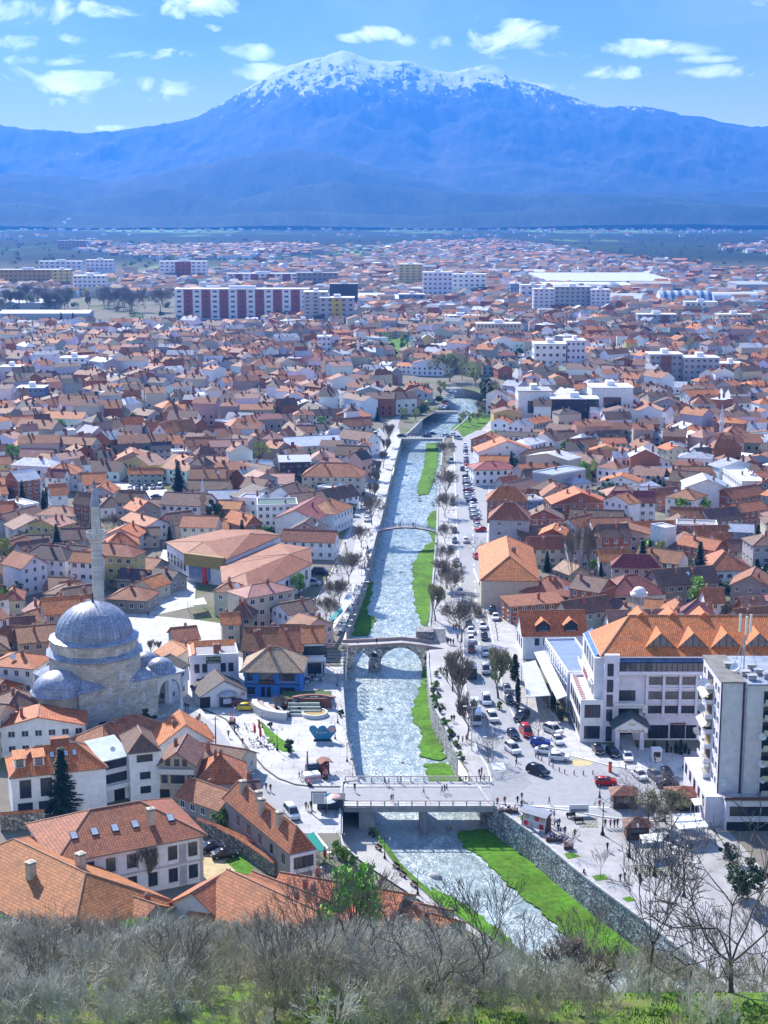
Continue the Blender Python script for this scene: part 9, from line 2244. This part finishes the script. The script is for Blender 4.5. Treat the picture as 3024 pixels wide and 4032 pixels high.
while y<5200:
 sz=14.0 if y<1100 else 14+min(12,(y-1100)*.006);wdt=.262*(y+20)+8;n=int(2*wdt/(sz*1.02))
 for i in range(n):cand.append((-wdt+(i+rt.uniform(.15,.85))*2*wdt/n,y+rt.uniform(-3,3),sz))
 y+=sz*(.80 if y<1100 else .92)
SV=[];SF=[];SC=[];SM=[]
def stuffhouse(x,y,rz,w,d,h,rh,rc,wc,kind):
 c,s=math.cos(rz),math.sin(rz);P=lambda a,b,z:(x+a*c-b*s,y+a*s+b*c,z)
 def f(pts,col,m):n=len(SV);SV.extend(pts);SF.append(tuple(range(n,n+len(pts))));SC.append(col);SM.append(m)
 q=[(-w/2,0),(w/2,0),(w/2,d),(-w/2,d)]
 hf=kind=='f'
 for i in range(4):
  a,b=q[i],q[(i+1)%4];f([P(*a,0),P(*b,0),P(*b,h),P(*a,h)],wc,0)
 if hf:f([P(*a,h)for a in q],rc,0)
 elif kind=='h':
  a,b=(-w/2+d/2*.9,d/2),(w/2-d/2*.9,d/2);
  if w<d:a=b=(0,d/2)
  o=.4;Q=[P(-w/2-o,-o,h),P(w/2+o,-o,h),P(w/2+o,d+o,h),P(-w/2-o,d+o,h)];A,B=P(*a,h+rh),P(*b,h+rh)
  f([Q[0],Q[1],B,A],rc,1);f([Q[2],Q[3],A,B],rc,1);f([Q[1],Q[2],B],rc,1);f([Q[3],Q[0],A],rc,1)
 elif kind=='g':
  f([P(-w/2-.4,-.4,h-.1),P(w/2+.4,-.4,h-.1),P(w/2+.4,d/2,h+rh),P(-w/2-.4,d/2,h+rh)],rc,1);f([P(w/2+.4,d+.4,h-.1),P(-w/2-.4,d+.4,h-.1),P(-w/2-.4,d/2,h+rh),P(w/2+.4,d/2,h+rh)],rc,1)
  f([P(-w/2,0,h),P(-w/2,d/2,h+rh-.1),P(-w/2,d,h)],wc,0);f([P(w/2,0,h),P(w/2,d/2,h+rh-.1),P(w/2,d,h)],wc,0)
 else:
  f([P(-w/2-.4,-.4,h-.1),P(0,-.4,h+rh),P(0,d+.4,h+rh),P(-w/2-.4,d+.4,h-.1)],rc,1);f([P(w/2+.4,-.4,h-.1),P(w/2+.4,d+.4,h-.1),P(0,d+.4,h+rh),P(0,-.4,h+rh)],rc,1)
  f([P(-w/2,0,h),P(w/2,0,h),P(0,0,h+rh-.1)],wc,0)
 if y<2600:
  for j in range(2 if h>4.5 else 1):
   for k in range(max(1,int(w/3))):
    a=-w/2+w*(k+.5)/max(1,int(w/3));z=1.2+j*2.9;f([P(a-.55,-.05,z),P(a+.55,-.05,z),P(a+.55,-.05,z+1.35),P(a-.55,-.05,z+1.35)],(.02,.025,.035),0)
 if y<1500:
  for _ in range(2):
   a,b=rt.uniform(-w*.3,w*.3),d/2+rt.uniform(-1,1);t=.4
   for(u,v),(u2,v2)in zip(((-t,-t),(t,-t),(t,t),(-t,t)),((t,-t),(t,t),(-t,t),(-t,-t))):f([P(a+u,b+v,h),P(a+u2,b+v2,h),P(a+u2,b+v2,h+rh+.9),P(a+u,b+v,h+rh+.9)],(.22,.09,.06),0)
ntr=nind=0;trees=[];nst=0
for x,y,sz in cand:
 if y>2300 and mnoise.noise(Vector((x*.0021,y*.0009,5)))+.22-(y-2300)/5200<rt.uniform(-.12,.12):continue
 if wood(x,y):continue
 if rt.random()<.10 and clear(x,y,3)and not blocked(x,y,3):
  if y<1150 and ntr<80:
   k_=rt.choice(['spruce','green','dark','spruce','pale','fir','round']);n_,p=min(AP,key=lambda t:(t[1].x-x)**2+(t[1].y-y)**2);CNT[(k_,n_)]=o_=CNT.get((k_,n_),0)+1;reg(x,y,3,3,0);ntr+=1
   tree_at((x,y,0),k_,rt.uniform(6,11),'%s %s, %s one near the %s'%(dict(spruce='broad dark',green='fresh green',dark='dark evergreen',pale='yellow-green',fir='slim dark',round='bare')[k_],NM[k_].replace('_',' '),ordn[o_-1],n_),'garden trees between the houses')
  else:trees+=[(x+rt.uniform(-4,4),y+rt.uniform(-4,4))for _ in range(4)]
  continue
 w=rt.choice([rt.uniform(8,12),rt.uniform(9,15),rt.uniform(14,21)])*(sz/14)**.5;d=rt.uniform(8,11)*(sz/14)**.5;rad=(w+d)/4
 if blocked(x,y,rad):
  w*=.66;d*=.66;rad*=.66
  if blocked(x,y,rad):
   if rt.random()<.4 and clear(x,y,.5)and not any(inpoly(x,y,Q)for Q in FLATS)and not(y<905 and LE(y)-8<x<RE(y)+20):trees.append((x,y))
   continue
 a0=mnoise.noise(Vector((x*.006,y*.004,1)))*1.6+rt.choice([0,0,0,math.pi/2,-math.pi/2])*.5+rt.uniform(-.25,.25)
 if x<0:a0+=.15
 wc,rc=rt.choice(wl_),rt.choice(rl_)
 if y<560 and rc in('white','greymetal'):rc='brown'
 kind=rt.choice(['g','g','g','G','G','h','h','g','f' if rc in('white','greymetal')else 'g']);h=rt.choice([4.2,5.4,6.2,6.4,7.2,8.4,9.6,11.5 if y>700 else 7]);rh=rt.uniform(1.8,3.4)
 if kind=='f':h+=.8
 reg(x,y,w/2,d/2,a0)
 n=Vector((-math.sin(a0),math.cos(a0),0));bx,by=x-n.x*d/2,y-n.y*d/2
 if nind<135 and y<1100:
  house_at(bx,by,a0,w,d,h,kind,rh,rc,wc,autolabel(x,y,wc,rc,kind),dishes=rt.random()<.25,chim=rt.choice([1,1,2]));nind+=1
 else:
  v=rt.uniform(.8,1.2);stuffhouse(bx,by,a0,w,d,h,rh,tuple(q*v for q in RC[rc]),tuple(q*rt.uniform(.85,1.05)for q in WC[wc]),kind);nst+=1
 if rt.random()<.16:trees.append((x+w*.8,y-d*.8))
print('individual',nind,'mass',nst,'last y')
# far hamlets on the plain and foothill
for cx_,cy_,n,sx,sy in((-1200,6900,60,500,160),(700,7000,80,600,170),(1500,6600,60,500,190),(-1500,5600,50,300,150),(300,5700,30,500,150)):
 for _ in range(n):
  x,y=rt.gauss(cx_,sx),rt.gauss(cy_,sy);stuffhouse(x,y,rt.uniform(-.5,.5),rt.uniform(12,18),12,7,4,tuple(q*1.1 for q in RC[rt.choice(rl_)]),WC['white'],'g')
me=bpy.data.meshes.new('distant_houses');me.from_pydata(SV,[],SF)
buf=[];ub=[]
for f,c,m_ in zip(SF,SC,SM):
 buf+=[c[0],c[1],c[2],1.]*len(f)
 if m_:
  p0,p1,p3=Vector(SV[f[0]]),Vector(SV[f[1]]),Vector(SV[f[2]]);u=(p1-p0).normalized();v=(p3-p0)-u*(p3-p0).dot(u);v=v.normalized()if v.length>1e-6 else Vector((0,0,1))
  for i in f:q=Vector(SV[i])-p0;ub+=[q.dot(u),q.dot(v)]
 else:ub+=[0,0]*len(f)
me.color_attributes.new('fc','FLOAT_COLOR','CORNER').data.foreach_set('color',buf);me.uv_layers.new(name='UVMap').data.foreach_set('uv',ub);me.polygons.foreach_set('material_index',SM)
tilemat('towntile','fc');m,nt,p=newmat('townwall');a=nt.nodes.new('ShaderNodeAttribute');a.attribute_name='fc';nt.links.new(a.outputs['Color'],p.inputs['Base Color']);p.inputs['Roughness'].default_value=.85
me.materials.append(MT['townwall']);me.materials.append(MT['towntile'])
ob('distant_houses',me,kind='stuff',label='crowded mass of distant tiled houses spreading over the plain',cat='houses')
# trees between the far houses: one mass of small crowns
rt2=random.Random(8);C=[];Rr=[]
tw=TW()
for x,y in trees:
 s=rt2.uniform(1.6,3.2)
 for _ in range(5):C.append(Vector((x+rt2.uniform(-s,s)*.5,y+rt2.uniform(-s,s)*.5,2+rt2.uniform(0,s))));Rr.append(s*.55)
for _ in range(520):
 y=rt2.uniform(1500,5200);x=rt2.uniform(-.27,.27)*y
 if not clear(x,y,2):continue
 s=rt2.uniform(2.5,6)
 for _ in range(6):C.append(Vector((x+rt2.uniform(-s,s),y+rt2.uniform(-s,s),2+rt2.uniform(0,s))));Rr.append(s*.6)
V,Fq=leaf_quads(C,Rr,26,.35,.9,rt2)
ob('far_trees',npmesh('far_trees',V,Fq,['leafdark','leafgreen','treetwig'],[[0,0,1,2][(i//130)%4]for i in range(len(Fq))]),kind='stuff',label='small green trees scattered between the distant houses',cat='trees')
